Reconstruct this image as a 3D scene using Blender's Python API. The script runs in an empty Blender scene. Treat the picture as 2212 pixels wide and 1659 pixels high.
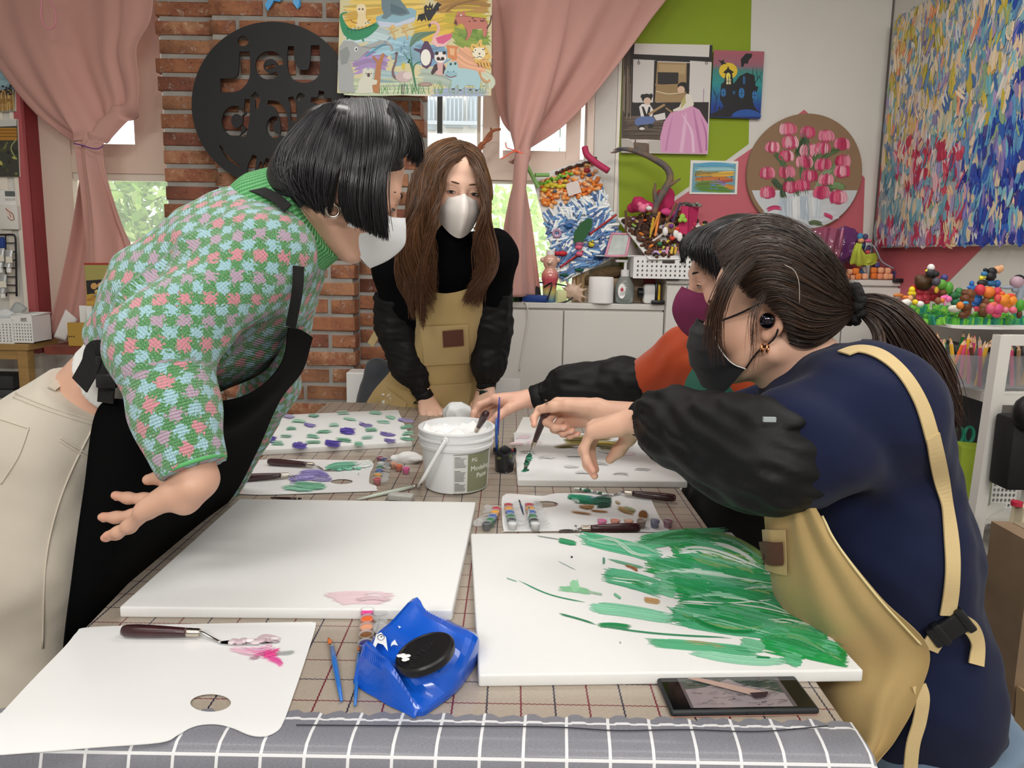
import bpy, bmesh, math, random
import numpy as np
from mathutils import Vector, Matrix
random.seed(7); RNG = np.random.default_rng(7)
SC = bpy.context.scene; COL = SC.collection
# ---------------------------------------------------------------- camera
CZ = 1.298; FPX = 1466.0; TH = .1326; YP = 744.8; ROLL = .01716
cam_d = bpy.data.cameras.new('camera'); cam = bpy.data.objects.new('camera', cam_d); COL.objects.link(cam)
cam_d.sensor_fit = 'HORIZONTAL'; cam_d.sensor_width = 36.0; cam_d.lens = FPX/2212*36
cam_d.shift_y = -(829.5-YP)/2212; cam_d.clip_start = .02
_f = Vector((0, math.cos(TH), -math.sin(TH))); _u0 = Vector((0, math.sin(TH), math.cos(TH))); _x = Vector((1,0,0))
_r = math.cos(ROLL)*_x + math.sin(ROLL)*_u0; _u = -math.sin(ROLL)*_x + math.cos(ROLL)*_u0
cam.matrix_world = Matrix(((_r.x,_u.x,-_f.x,0),(_r.y,_u.y,-_f.y,0),(_r.z,_u.z,-_f.z,CZ),(0,0,0,1)))
SC.camera = cam
# ---------------------------------------------------------------- world + lights
W = bpy.data.worlds.new('world'); SC.world = W; W.use_nodes = True
W.node_tree.nodes['Background'].inputs[0].default_value = (.93, .97, 1, 1)
W.node_tree.nodes['Background'].inputs[1].default_value = 2.7
def area(name, loc, sx, sy, power, col=(1,1,1), rot=(0,0,0)):
    l = bpy.data.lights.new(name, 'AREA'); l.shape = 'RECTANGLE'; l.size = sx; l.size_y = sy; l.energy = power; l.color = col
    o = bpy.data.objects.new(name, l); o.location = loc; o.rotation_euler = rot; COL.objects.link(o); return o
for lx, ly, pw in ((-1.0,.2,10),(.75,.2,11),(-.5,1.75,11),(.95,1.75,13),(-1.0,-1.7,40),(.75,-1.7,44)):
    area('ceiling_lamp_light', (lx,ly,2.66), 1.15, .28, pw, (1,.97,.93), (.62 if ly<-1 else 0,0,0))
SC.view_settings.view_transform = 'Standard'; SC.view_settings.look = 'None'
SC.view_settings.exposure = 0.0; SC.view_settings.gamma = 1.0; SC.view_settings.use_curve_mapping = False
# ---------------------------------------------------------------- photo ray helpers (turn a sight line and a real depth into a point)
def ray(x, y):
    u = (x-1106)/FPX; v = (YP-y)/FPX; c, s = math.cos(ROLL), math.sin(ROLL)
    u, v = c*u-s*v, s*u+c*v
    return np.array([u, math.cos(TH)+v*math.sin(TH), -math.sin(TH)+v*math.cos(TH)])
C0 = np.array([0,0,CZ])
def P(x, y, Y): d = ray(x,y); return C0 + d*(Y/d[1])
def PZ(x, y, z): d = ray(x,y); return C0 + d*((z-CZ)/d[2])
def PX(x, y, X): d = ray(x,y); return C0 + d*(X/d[0])
def pp(l): return [P(*q) for q in l]
# ---------------------------------------------------------------- materials
def lin(h):
    if not isinstance(h, str): return tuple(h)[:3]
    h = h.lstrip('#'); out = []
    for i in (0,2,4):
        c = int(h[i:i+2],16)/255; out.append(c/12.92 if c <= .04045 else ((c+.055)/1.055)**2.4)
    return tuple(out)
def N(nt, typ, ins=None, **pr):
    n = nt.nodes.new(typ)
    for k, v in pr.items(): setattr(n, k, v)
    for k, v in (ins or {}).items():
        if isinstance(v, bpy.types.NodeSocket): nt.links.new(v, n.inputs[k])
        else: n.inputs[k].default_value = v
    return n
def rgba(c): return (*lin(c), 1)
def newmat(name):
    m = bpy.data.materials.new(name); m.use_nodes = True
    return m, m.node_tree, m.node_tree.nodes['Principled BSDF']
def coords(nt, kind='Object', scale=None):
    o = N(nt, 'ShaderNodeTexCoord').outputs[kind]
    if scale is not None: o = N(nt, 'ShaderNodeMapping', {0:o, 3:scale}).outputs[0]
    return o
def add_bump(nt, b, h, st, dist=.002):
    bp = N(nt, 'ShaderNodeBump', {'Strength':st, 'Distance':dist, 'Height':h})
    nt.links.new(bp.outputs[0], b.inputs['Normal'])
def mat(name, c, rough=.55, metal=0, bump=None, var=None, spec=.5, trans=0, ior=1.45, coat=0, sheen=0, alpha=1, emit=None, stretch=None, sss=0):
    m, nt, b = newmat(name)
    b.inputs['Base Color'].default_value = rgba(c); b.inputs['Roughness'].default_value = rough
    b.inputs['Metallic'].default_value = metal; b.inputs['Specular IOR Level'].default_value = spec
    b.inputs['Transmission Weight'].default_value = trans; b.inputs['IOR'].default_value = ior
    b.inputs['Coat Weight'].default_value = coat; b.inputs['Sheen Weight'].default_value = sheen; b.inputs['Alpha'].default_value = alpha
    if sss: b.inputs['Subsurface Weight'].default_value = sss; b.inputs['Subsurface Scale'].default_value = .004
    if emit: b.inputs['Emission Color'].default_value = rgba(emit[0]); b.inputs['Emission Strength'].default_value = emit[1]
    co = coords(nt, 'Object', stretch) if (bump or var) else None
    if var:
        nz = N(nt, 'ShaderNodeTexNoise', {'Vector':co, 'Scale':var[0], 'Detail':5})
        d = lin(c) ; d2 = lin(var[2]) if len(var) > 2 else tuple(x*(1-var[1]) for x in d)
        r = N(nt, 'ShaderNodeMapRange', {0:nz.outputs[0], 1:.35, 2:.65})
        mx = N(nt, 'ShaderNodeMix', {0:r.outputs[0], 6:(*d,1), 7:(*d2,1)}, data_type='RGBA')
        nt.links.new(mx.outputs[2], b.inputs['Base Color'])
    if bump:
        nz = N(nt, 'ShaderNodeTexNoise', {'Vector':co, 'Scale':bump[0], 'Detail':4})
        add_bump(nt, b, nz.outputs[0], bump[1])
    return m
def vmat(name, rough=.55, bump=None, metal=0, spec=.5, coat=0, sss=0, sheen=0):
    m, nt, b = newmat(name)
    a = N(nt, 'ShaderNodeAttribute', attribute_name='Col')
    nt.links.new(a.outputs[0], b.inputs['Base Color'])
    b.inputs['Roughness'].default_value = rough; b.inputs['Metallic'].default_value = metal; b.inputs['Specular IOR Level'].default_value = spec
    b.inputs['Coat Weight'].default_value = coat; b.inputs['Sheen Weight'].default_value = sheen
    if sss: b.inputs['Subsurface Weight'].default_value = sss; b.inputs['Subsurface Scale'].default_value = .004; b.inputs['Subsurface Radius'].default_value = (1,.4,.25)
    if bump:
        nz = N(nt, 'ShaderNodeTexNoise', {'Vector':coords(nt), 'Scale':bump[0], 'Detail':4})
        add_bump(nt, b, nz.outputs[0], bump[1])
    return m
# ---------------------------------------------------------------- object helpers
WL = {}
def mk(name, V, F, m, parent=None, smooth=False, col=None, kind=None, origin=None, autos=None):
    V = np.asarray(V, float).reshape(-1,3)
    if parent is not None: org = WL[parent]
    elif origin is not None: org = np.asarray(origin, float)
    else: org = np.array([(V[:,0].min()+V[:,0].max())/2, (V[:,1].min()+V[:,1].max())/2, V[:,2].min()])
    me = bpy.data.meshes.new(name)
    VL = V - org
    if isinstance(F, np.ndarray):
        n = F.shape[1]; me.vertices.add(len(VL)); me.vertices.foreach_set('co', VL.ravel())
        me.loops.add(F.size); me.loops.foreach_set('vertex_index', F.ravel().astype(np.int32))
        me.polygons.add(len(F)); me.polygons.foreach_set('loop_start', np.arange(0, F.size, n, dtype=np.int32))
        me.update(calc_edges=True)
    else: me.from_pydata([tuple(v) for v in VL], [], [tuple(int(i) for i in f) for f in F])
    if smooth is not False:
        me.polygons.foreach_set('use_smooth', np.ones(len(me.polygons), bool))
        if smooth is not True: me.set_sharp_from_angle(angle=math.radians(smooth))
    if col is not None:
        col = np.asarray(col, float)
        a = me.color_attributes.new('Col', 'FLOAT_COLOR', 'POINT')
        a.data.foreach_set('color', np.c_[col, np.ones(len(col))].ravel().astype(np.float32))
    me.update()
    o = bpy.data.objects.new(name, me); COL.objects.link(o)
    if isinstance(m, (list, tuple)):
        for q in m: me.materials.append(q)
    elif m: me.materials.append(m)
    if parent is not None: o.parent = parent
    else: o.location = org
    WL[o] = org
    if kind: o['kind'] = kind
    return o
def tag(o, label, cat=None, group=None, kind=None):
    if label: o['label'] = label
    if cat: o['category'] = cat
    if group: o['group'] = group
    if kind: o['kind'] = kind
    return o
def thing(name, label, cat, loc, group=None):
    o = bpy.data.objects.new(name, None); COL.objects.link(o); o.empty_display_size = .05
    o.location = Vector(loc); WL[o] = np.asarray(loc, float)
    return tag(o, label, cat, group)
def dup(root, loc, label=None, rotz=0):
    r = root.copy(); COL.objects.link(r); r.location = Vector(loc); r.rotation_euler = (0,0,rotz); WL[r] = np.asarray(loc, float)
    if label: r['label'] = label
    for ch in list(root.children):
        c = ch.copy(); COL.objects.link(c); c.parent = r
        for g in list(ch.children):
            d = g.copy(); COL.objects.link(d); d.parent = c
    return r
class MB:
    """collects simple solids into one mesh"""
    def __init__(s): s.V = []; s.F = []; s.C = []
    def add(s, V, F, c=None):
        b = len(s.V); s.V += [tuple(v) for v in V]; s.F += [tuple(i+b for i in f) for f in F]
        s.C += [lin(c) if c is not None else (.8,.8,.8)]*len(V); return s
    def box(s, lo, hi, c=None, rot=None, piv=None):
        x0,y0,z0 = lo; x1,y1,z1 = hi
        V = np.array([(x0,y0,z0),(x1,y0,z0),(x1,y1,z0),(x0,y1,z0),(x0,y0,z1),(x1,y0,z1),(x1,y1,z1),(x0,y1,z1)], float)
        if rot is not None:
            pv = V.mean(0) if piv is None else np.array(piv); V = (V-pv)@np.array(rot).T+pv
        return s.add(V, [(0,3,2,1),(4,5,6,7),(0,1,5,4),(1,2,6,5),(2,3,7,6),(3,0,4,7)], c)
    def cbox(s, c0, size, c=None, rot=None):
        c0 = np.array(c0,float); h = np.array(size)/2; return s.box(c0-h, c0+h, c, rot)
    def bevbox(s, c0, size, bev, c=None, rot=None, seg=2):
        bm = bmesh.new(); bmesh.ops.create_cube(bm, size=1)
        for v in bm.verts: v.co = Vector((v.co.x*size[0], v.co.y*size[1], v.co.z*size[2]))
        bmesh.ops.bevel(bm, geom=bm.edges[:], offset=bev, segments=seg, profile=.5, affect='EDGES')
        V = np.array([v.co[:] for v in bm.verts]); bm.verts.index_update(); F = [[v.index for v in f.verts] for f in bm.faces]; bm.free()
        if rot is not None: V = V@np.array(rot).T
        return s.add(V+np.array(c0), F, c)
    def tube(s, path, r, n=8, c=None, cap=True, flat=None):
        V, F = tube(path, r, n, cap, flat); return s.add(V, F, c)
    def lathe(s, prof, c0, n=24, c=None, axis=None, cap=True):
        V, F = lathe(prof, c0, n, axis, cap); return s.add(V, F, c)
    def ell(s, c0, r, c=None, rot=None, n=10, m=7):
        V = []; F = []
        for i in range(m+1):
            a = math.pi*i/m
            for j in range(n): b = 2*math.pi*j/n; V.append((math.sin(a)*math.cos(b), math.sin(a)*math.sin(b), math.cos(a)))
        for i in range(m):
            for j in range(n): F.append((i*n+j, (i+1)*n+j, (i+1)*n+(j+1)%n, i*n+(j+1)%n))
        r = np.array(r if np.ndim(r) else (r,r,r)); V = np.array(V)*r
        if rot is not None: V = V@np.array(rot).T
        return s.add(V+np.array(c0), F, c)
    def prism(s, pts, dv, c=None):
        n = len(pts); pts = np.array(pts, float); dv = np.array(dv)
        return s.add(np.r_[pts, pts+dv], [tuple(range(n))[::-1], tuple(range(n,2*n))]+[(i,(i+1)%n,(i+1)%n+n,i+n) for i in range(n)], c)
    def build(s, name, m, parent=None, smooth=False, vc=False, **k):
        return mk(name, s.V, s.F, m, parent, smooth, s.C if vc else None, **k)
def frame_of(d, ref=None):
    d = np.array(d,float); d /= np.linalg.norm(d)+1e-12
    ref = np.array(ref if ref is not None else ((0,0,1) if abs(d[2]) < .9 else (1,0,0)), float)
    a = np.cross(ref, d); a /= np.linalg.norm(a)+1e-12
    return a, np.cross(d, a), d
def cr(pts, n):
    """Catmull-Rom resample of points (k,dim) to n samples"""
    p = np.asarray(pts, float); k = len(p)
    if k == 2: t = np.linspace(0,1,n)[:,None]; return p[0]*(1-t)+p[1]*t
    e = np.r_[[2*p[0]-p[1]], p, [2*p[-1]-p[-2]]]
    t = np.linspace(0, k-1, n); i = np.minimum(t.astype(int), k-2); u = (t-i)[:,None]
    a,b,c,d = e[i],e[i+1],e[i+2],e[i+3]
    return .5*(2*b+(c-a)*u+(2*a-5*b+4*c-d)*u*u+(3*b-a-3*c+d)*u**3)
def tube(path, r, n=8, cap=True, flat=None):
    p = np.asarray(path, float); k = len(p); r = np.ones(k)*r if np.ndim(r) == 0 else np.asarray(r,float)
    if len(r) != k: r = np.interp(np.linspace(0,1,k), np.linspace(0,1,len(r)), r)
    T = np.gradient(p, axis=0); T /= np.linalg.norm(T,axis=1)[:,None]+1e-12
    a, b, _ = frame_of(T[0]); V = []
    for i in range(k):
        a = a - T[i]*np.dot(a,T[i]); a /= np.linalg.norm(a)+1e-12; b = np.cross(T[i], a)
        A, B = a, b
        if flat is not None:
            A = np.cross(np.array(flat[0],float), T[i]); A /= np.linalg.norm(A)+1e-12; B = np.cross(T[i], A)
        for j in range(n):
            q = 2*math.pi*(j+.5)/n
            V.append(p[i]+r[i]*(A*math.cos(q)+B*math.sin(q)*(flat[1] if flat is not None else 1)))
    F = [(i*n+j, i*n+(j+1)%n, (i+1)*n+(j+1)%n, (i+1)*n+j) for i in range(k-1) for j in range(n)]
    if cap: F += [tuple(range(n))[::-1], tuple((k-1)*n+j for j in range(n))]
    return V, F
def lathe(prof, c0, n=24, axis=None, cap=True):
    """prof: (radius, height) from bottom to top"""
    A = np.eye(3)
    if axis is not None: a,b,d = frame_of(axis); A = np.array([a,b,d])
    V = [np.array(c0)+A.T@np.array([r*math.cos(2*math.pi*j/n), r*math.sin(2*math.pi*j/n), h]) for r,h in prof for j in range(n)]
    k = len(prof); F = [(i*n+j, i*n+(j+1)%n, (i+1)*n+(j+1)%n, (i+1)*n+j) for i in range(k-1) for j in range(n)]
    if cap:
        if prof[0][0] > 1e-5: F.append(tuple(range(n))[::-1])
        if prof[-1][0] > 1e-5: F.append(tuple((k-1)*n+j for j in range(n)))
    return V, F
def patch(rows, nu, nv, thick=.002, disp=None, cyc=False):
    """smooth sheet through a grid of control points, with thickness"""
    G = np.array([cr(r, nu) for r in rows]); G = np.array([cr(G[:,j], nv) for j in range(nu)]).transpose(1,0,2)
    du = np.gradient(G, axis=1); dv = np.gradient(G, axis=0); Nn = np.cross(du, dv); Nn /= np.linalg.norm(Nn,axis=2)[...,None]+1e-9
    if disp is not None:
        U, Vv = np.meshgrid(np.linspace(0,1,nu), np.linspace(0,1,nv)); G = G + Nn*disp(U, Vv)[...,None]
    A = G.reshape(-1,3); B = (G-Nn*thick).reshape(-1,3); n = nu*nv
    i, j = np.meshgrid(np.arange(nv-1), np.arange(nu-1), indexing='ij'); q = (i*nu+j).ravel()
    F1 = np.c_[q, q+1, q+nu+1, q+nu]; F2 = np.c_[q+n, q+nu+n, q+nu+1+n, q+1+n]
    e = [np.arange(nu-1), (nv-1)*nu+np.arange(nu-1)[::-1]+1, np.arange(nv-1)[::-1]*nu+nu, np.arange(nv-1)*nu+nu-1]
    st = [1, -1, -nu, nu]; F = [F1, F2]
    for k, (s0, d) in enumerate(zip(e, st)):
        F.append(np.c_[s0+d, s0, s0+n, s0+d+n])
    return np.r_[A,B], np.concatenate(F)
def ribbon(path, nrm, w, thick=.0015, n=24):
    """flat strap along path; nrm one normal or one per path point"""
    p = cr(path, n); nr = np.asarray(nrm,float); nr = cr(nr, n) if nr.ndim == 2 else np.tile(nr,(n,1))
    T = np.gradient(p,axis=0); S = np.cross(T, nr); S /= np.linalg.norm(S,axis=1)[:,None]+1e-9; Nn = np.cross(S,T); Nn /= np.linalg.norm(Nn,axis=1)[:,None]+1e-9
    w = np.interp(np.linspace(0,1,n), np.linspace(0,1,np.size(w)), np.ravel(w))[:,None]
    V = np.concatenate([p+S*w/2+Nn*thick/2, p-S*w/2+Nn*thick/2, p-S*w/2-Nn*thick/2, p+S*w/2-Nn*thick/2])
    F = [(k*n+i, k*n+i+1, ((k+1)%4)*n+i+1, ((k+1)%4)*n+i) for k in range(4) for i in range(n-1)]+[(0,n,2*n,3*n),(n-1,4*n-1,3*n-1,2*n-1)]
    return V, F
# ---------------------------------------------------------------- SDF solids (surface nets)
def surfnets(D, o, h):
    S = D < 0; nx,ny,nz = D.shape
    cnt = np.zeros((nx-1,ny-1,nz-1), np.int8)
    for i in (0,1):
        for j in (0,1):
            for k in (0,1): cnt += S[i:nx-1+i, j:ny-1+j, k:nz-1+k]
    act = (cnt > 0)&(cnt < 8); ci = np.argwhere(act); idx = np.full(act.shape, -1, np.int64); idx[act] = np.arange(len(ci))
    acc = np.zeros((len(ci),3)); num = np.zeros(len(ci))
    cs = [(i,j,k) for i in (0,1) for j in (0,1) for k in (0,1)]
    val = {c: D[ci[:,0]+c[0], ci[:,1]+c[1], ci[:,2]+c[2]] for c in cs}
    for c in cs:
        for ax in range(3):
            if c[ax] == 0:
                d = list(c); d[ax] = 1; a, b = val[c], val[tuple(d)]
                x = (a < 0) != (b < 0); t = np.where(x, a/np.where(x, a-b, 1), 0)
                pt = np.tile(np.array(c,float),(len(ci),1)); pt[:,ax] = t
                acc[x] += pt[x]; num[x] += 1
    V = (ci+acc/num[:,None])*h+o; F = []
    for ax in range(3):
        a = [slice(1,-1)]*3; a[ax] = slice(0,-1); b = [slice(1,-1)]*3; b[ax] = slice(1,None)
        s0, s1 = S[tuple(a)], S[tuple(b)]; e = np.argwhere(s0 != s1); flip = s1[s0 != s1]
        g = e.copy(); u, w = [q for q in range(3) if q != ax]; g[:,u] += 1; g[:,w] += 1
        def at(du, dw):
            q = g.copy(); q[:,u] -= du; q[:,w] -= dw; return idx[q[:,0],q[:,1],q[:,2]]
        Q = np.c_[at(1,1), at(0,1), at(0,0), at(1,0)]
        if ax == 1: flip = ~flip
        Q[flip] = Q[flip][:,::-1]; F.append(Q)
    F = np.concatenate(F); return V, F[(F >= 0).all(1)]
class SDF:
    def __init__(s, k=.02): s.p = []; s.k = k
    def cone(s, a, b, ra, rb, k=None, op=1, flat=None, ux=0):
        s.p.append(('c', np.array(a,float), np.array(b,float), ra, rb, s.k if k is None else k, op, flat)); return s
    def chain(s, pts, rs, k=None, flat=None):
        for i in range(len(pts)-1): s.cone(pts[i], pts[i+1], rs[i], rs[i+1], k, 1, flat)
        return s
    def ell(s, c, r, R=None, k=None, op=1):
        s.p.append(('e', np.array(c,float), np.array(r if np.ndim(r) else (r,r,r),float), np.eye(3) if R is None else np.array(R,float), None, s.k if k is None else k, op, None)); return s
    def d1(s, q, X):
        if q[0] == 'c':
            a, b = q[1], q[2]
            if q[7] is not None:
                n = np.array(q[7][0],float); n /= np.linalg.norm(n); f = 1/q[7][1]-1
                X = X+np.multiply.outer((X-a)@n, n)*f; b = b+n*((b-a)@n)*f
            ab = b-a; pa = X-a; L = ab@ab+1e-12; t = np.clip((pa@ab)/L, 0, 1)
            d = np.linalg.norm(pa-t[...,None]*ab, axis=-1)-(q[3]+(q[4]-q[3])*t)
            return d*(min(1,q[7][1]) if q[7] is not None else 1)
        L = (X-q[1])@q[3]; k0 = np.linalg.norm(L/q[2],axis=-1); k1 = np.linalg.norm(L/q[2]**2,axis=-1)
        return k0*(k0-1)/(k1+1e-9)
    def bb(s, q):
        if q[0] == 'c':
            r = max(q[3],q[4])*(max(1,q[7][1]) if q[7] is not None else 1); return np.minimum(q[1],q[2])-r, np.maximum(q[1],q[2])+r
        r = np.sqrt((q[3]**2)@(q[2]**2)); return q[1]-r, q[1]+r
    def mesh(s, h, disp=None, clip=None, lo=None, hi=None):
        B = [s.bb(q) for q in s.p if q[6] > 0]
        lo = np.min([b[0] for b in B],0)-3*h if lo is None else np.array(lo); hi = np.max([b[1] for b in B],0)+3*h if hi is None else np.array(hi)
        n = np.ceil((hi-lo)/h).astype(int)+1; D = np.full(n, .5, np.float32)
        ax = [lo[i]+h*np.arange(n[i]) for i in range(3)]
        for q in s.p:
            b0, b1 = s.bb(q); pad = q[5]+3*h
            i0 = np.clip(np.floor((b0-pad-lo)/h).astype(int),0,n); i1 = np.clip(np.ceil((b1+pad-lo)/h).astype(int)+1,0,n)
            if (i1 <= i0).any(): continue
            sl = tuple(slice(i0[i],i1[i]) for i in range(3))
            X = np.stack(np.meshgrid(*[ax[i][sl[i]] for i in range(3)], indexing='ij'),-1)
            d = s.d1(q, X); k = q[5]; A = D[sl]
            if q[6] > 0:
                hh = np.maximum(k-np.abs(A-d),0)/max(k,1e-6); D[sl] = np.minimum(A,d)-hh*hh*k*.25
            else:
                hh = np.maximum(k-np.abs(A+d),0)/max(k,1e-6); D[sl] = np.maximum(A,-d)+hh*hh*k*.25
        if disp is not None or clip is not None:
            m = np.abs(D) < .06; I = np.argwhere(m); X = lo+I*h; v = D[m]
            if disp is not None: v = v+disp(X)
            if clip is not None: v = np.maximum(v, clip(X))
            D[m] = v
        if clip is not None:
            m = D < -.05; I = np.argwhere(m); D[m] = np.maximum(D[m], clip(lo+I*h))
        return surfnets(D, lo, h)
def halfspaces(*pl):
    """clip function: keep where (x-p).n < 0 for every plane"""
    return lambda X: np.max([(X-np.array(p))@(np.array(n,float)/np.linalg.norm(n)) for p, n in pl], 0)
def wnoise(X, s, seed=0):
    """cheap smooth pseudo noise in -1..1"""
    r = np.random.default_rng(seed); o = 0
    for i in range(5):
        k = r.normal(size=3); k /= np.linalg.norm(k); o = o+np.sin(X@k*s*(1+.35*i)+r.uniform(0,6.28)+1.3*np.sin(X@np.roll(k,1)*s*.7))
    return o/3.2
def joinm(L):
    V = []; F = []; b = 0
    for v, f in L: V.append(np.asarray(v,float)); F.append(np.asarray(f)+b); b += len(v)
    return np.concatenate(V), np.concatenate(F)
# ---------------------------------------------------------------- flat pictures: paint laid on a plane in thin layers
class Pic:
    def __init__(s, mp, nrm, step=1e-5, base=4e-4): s.mp = mp; s.n = np.array(nrm,float); s.V = []; s.F = []; s.C = []; s.l = base; s.st = step
    def poly(s, pts, c, lift=None):
        b = len(s.V); s.l += s.st; h = s.l if lift is None else lift
        for q in pts: s.V.append(s.mp(q[0],q[1])+s.n*h); s.C.append(lin(c))
        s.F.append(tuple(range(b,b+len(pts)))); return s
    def ell(s, x, y, rx, ry, c, rot=0, n=16, a0=0, a1=360):
        r = math.radians(rot); L = []
        for i in range(n+(a1-a0 < 360)):
            t = math.radians(a0+(a1-a0)*i/n); u, v = rx*math.cos(t), ry*math.sin(t)
            L.append((x+u*math.cos(r)-v*math.sin(r), y+u*math.sin(r)+v*math.cos(r)))
        return s.poly(L, c)
    def line(s, pts, w, c, n=None, taper=None):
        p = cr(pts, n or max(2,4*len(pts)-3)) if len(pts) > 2 else np.array(pts,float)
        T = np.gradient(p,axis=0); T /= np.linalg.norm(T,axis=1)[:,None]+1e-9; Q = np.c_[-T[:,1],T[:,0]]
        ww = np.ones(len(p))*w/2
        if taper: ww = ww*np.interp(np.linspace(0,1,len(p)), np.linspace(0,1,len(taper)), taper)
        b = len(s.V); s.l += s.st
        for q in np.r_[p+Q*ww[:,None], p-Q*ww[:,None]]: s.V.append(s.mp(*q)+s.n*s.l); s.C.append(lin(c))
        k = len(p); s.F += [(b+i,b+i+1,b+k+i+1,b+k+i) for i in range(k-1)]; return s
    def brush(s, pts, w, c, n=10, jit=.12, dry=.25, wav=.0, relief=.0006, seg=6, fill=1):
        """bristle stroke made of thin filaments of wet paint"""
        p = cr(pts, seg); T = np.gradient(p,axis=0); T /= np.linalg.norm(T,axis=1)[:,None]+1e-9; Q = np.c_[-T[:,1],T[:,0]]; c = np.array(lin(c))
        for k in range(n):
            o = (k+.5)/n-.5; prof = math.sqrt(max(0,1-(2*o)**2)); t0 = random.uniform(0,dry)*(1.3-prof); t1 = 1-random.uniform(0,dry)*(1.3-prof)
            f = np.linspace(t0,t1,seg)*(seg-1); i = np.minimum(f.astype(int),seg-2); u = (f-i)[:,None]
            cc = p[i]*(1-u)+p[i+1]*u; qq = Q[i]; off = w*(o+random.uniform(-1,1)*.4/n)
            hw = fill*w/n*random.uniform(.5,.85)*np.interp(np.linspace(0,1,seg),[0,.15,.85,1],[.35,1,1,.3])
            cc = cc+qq*off; h = s.l+random.random()*relief
            kc = np.clip(c*(1+random.uniform(-1,1)*jit*1.5)+random.uniform(-1,1)*jit*.12,0,1)
            b = len(s.V)
            for q in np.r_[cc+qq*hw[:,None], cc-qq*hw[:,None]]: s.V.append(s.mp(*q)+s.n*h); s.C.append(kc)
            s.F += [(b+j,b+j+1,b+seg+j+1,b+seg+j) for j in range(seg-1)]
        s.l += s.st*.2; return s
    def build(s, name, m, parent, kind=None):
        return mk(name, s.V, s.F, m, parent, False, s.C, kind=kind or 'stuff')
def text_mesh(txt, size, extrude, o, ex, ey, align='LEFT', bold=0):
    """flat letters placed at o with axes ex, ey"""
    cu = bpy.data.curves.new('t','FONT'); cu.body = txt; cu.size = size; cu.extrude = extrude; cu.align_x = align; cu.offset = bold; cu.resolution_u = 3
    ob = bpy.data.objects.new('t', cu); COL.objects.link(ob); dg = bpy.context.evaluated_depsgraph_get()
    me = bpy.data.meshes.new_from_object(ob.evaluated_get(dg)); V = np.array([v.co[:] for v in me.vertices]); F = [tuple(p.vertices) for p in me.polygons]
    bpy.data.objects.remove(ob); bpy.data.meshes.remove(me); bpy.data.curves.remove(cu)
    ex = np.array(ex,float); ey = np.array(ey,float); ex /= np.linalg.norm(ex); ey /= np.linalg.norm(ey); ez = np.cross(ex,ey)
    return np.array(o)+V[:,:1]*ex+V[:,1:2]*ey+V[:,2:3]*ez, F
# ================================================================ ROOM
XR = 1.70; YB = 3.25; YW = 3.32; YL = 3.15; ZC = 2.72
M_wall = mat('wall_white', '#d9d6d0', .7, bump=(60,.05), var=(3,.04))
M_ceil = mat('ceiling_white', '#e4e2dc', .8)
M_green = mat('wall_green_paint', '#8ba20c', .6, var=(4,.06))
M_pink = mat('wall_pink_paint', '#c2626c', .6, var=(4,.06))
M_red = mat('red_reveal_paint', '#8f3038', .5, var=(8,.15))
M_pvc = mat('window_pvc', '#e3cfc0', .4)
M_pvc2 = mat('window_pvc_white', '#e8e0d4', .4)
def terrazzo():
    m, nt, b = newmat('terrazzo_floor'); co = coords(nt)
    v = N(nt,'ShaderNodeTexVoronoi',{'Vector':co,'Scale':70.0}); r = N(nt,'ShaderNodeValToRGB',{0:v.outputs['Color']})
    e = r.color_ramp.elements; e[0].color = rgba('#5c5a55'); e[1].color = rgba('#a8a49b'); e.new(.5).color = rgba('#8b877e')
    nt.links.new(r.outputs[0], b.inputs['Base Color']); b.inputs['Roughness'].default_value = .35; return m
def struct(o): o['kind'] = 'structure'; return o
struct(MB().box((-2.9,-3.2,-.1),(XR+.1,YW+.1,0)).build('floor', terrazzo()))
struct(MB().box((-2.9,-3.2,ZC),(XR+.1,YW+.1,ZC+.1)).build('ceiling', M_ceil))
wr = struct(MB().box((XR,-3.2,0),(XR+.1,YB+.1,ZC)).build('wall_right', M_wall))
struct(MB().box((-2.9,-3.2,0),(-2.8,YL,ZC)).build('wall_left', M_wall))
struct(MB().box((-2.8,-3.2,0),(XR,-3.1,ZC)).build('wall_front', M_wall))
xg = P(1337,300,YB)[0]
wb = struct(MB().box((xg-.16,YB,0),(XR,YB+.1,ZC)).build('wall_back', M_wall))
xl0 = P(60,400,YL)[0]
# wall pier left of the window with its red reveal
wl = struct(MB().box((-2.9,YL,0),(xl0,YL+.2,ZC)).build('wall_back_left', M_wall))
mk('painted_reveal', *(lambda m:(m.V,m.F))(MB().box((xl0,YL+.012,.80),(xl0+.006,YW,ZC))), M_red, parent=wl)
MB().box((xl0-.05,YL-.012,0),(xl0+.003,YL+.004,ZC)).build('corner_bead', M_pvc2, parent=wl)
MB().box((xl0-.12,YL-.008,0),(xl0-.085,YL+.004,ZC)).build('corner_bead', M_pvc2, parent=wl)
MB().box((xl0-.030,YL-.014,.80),(xl0+.004,YL+.006,ZC)).build('painted_edge',mat('reveal_edge_paint','#b0585c',.5),parent=wl)
# parapet below the windows
struct(MB().box((xl0,YW-.06,0),(xg-.16,YW+.12,.83)).build('wall_back_parapet', M_wall))
struct(MB().box((P(94,740,2.93)[0],2.93,.83),(P(400,700,YW)[0],YW-.02,.865)).build('trim_1', mat('sill_wood','#7a3a2c',.5,var=(20,.3))))
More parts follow.
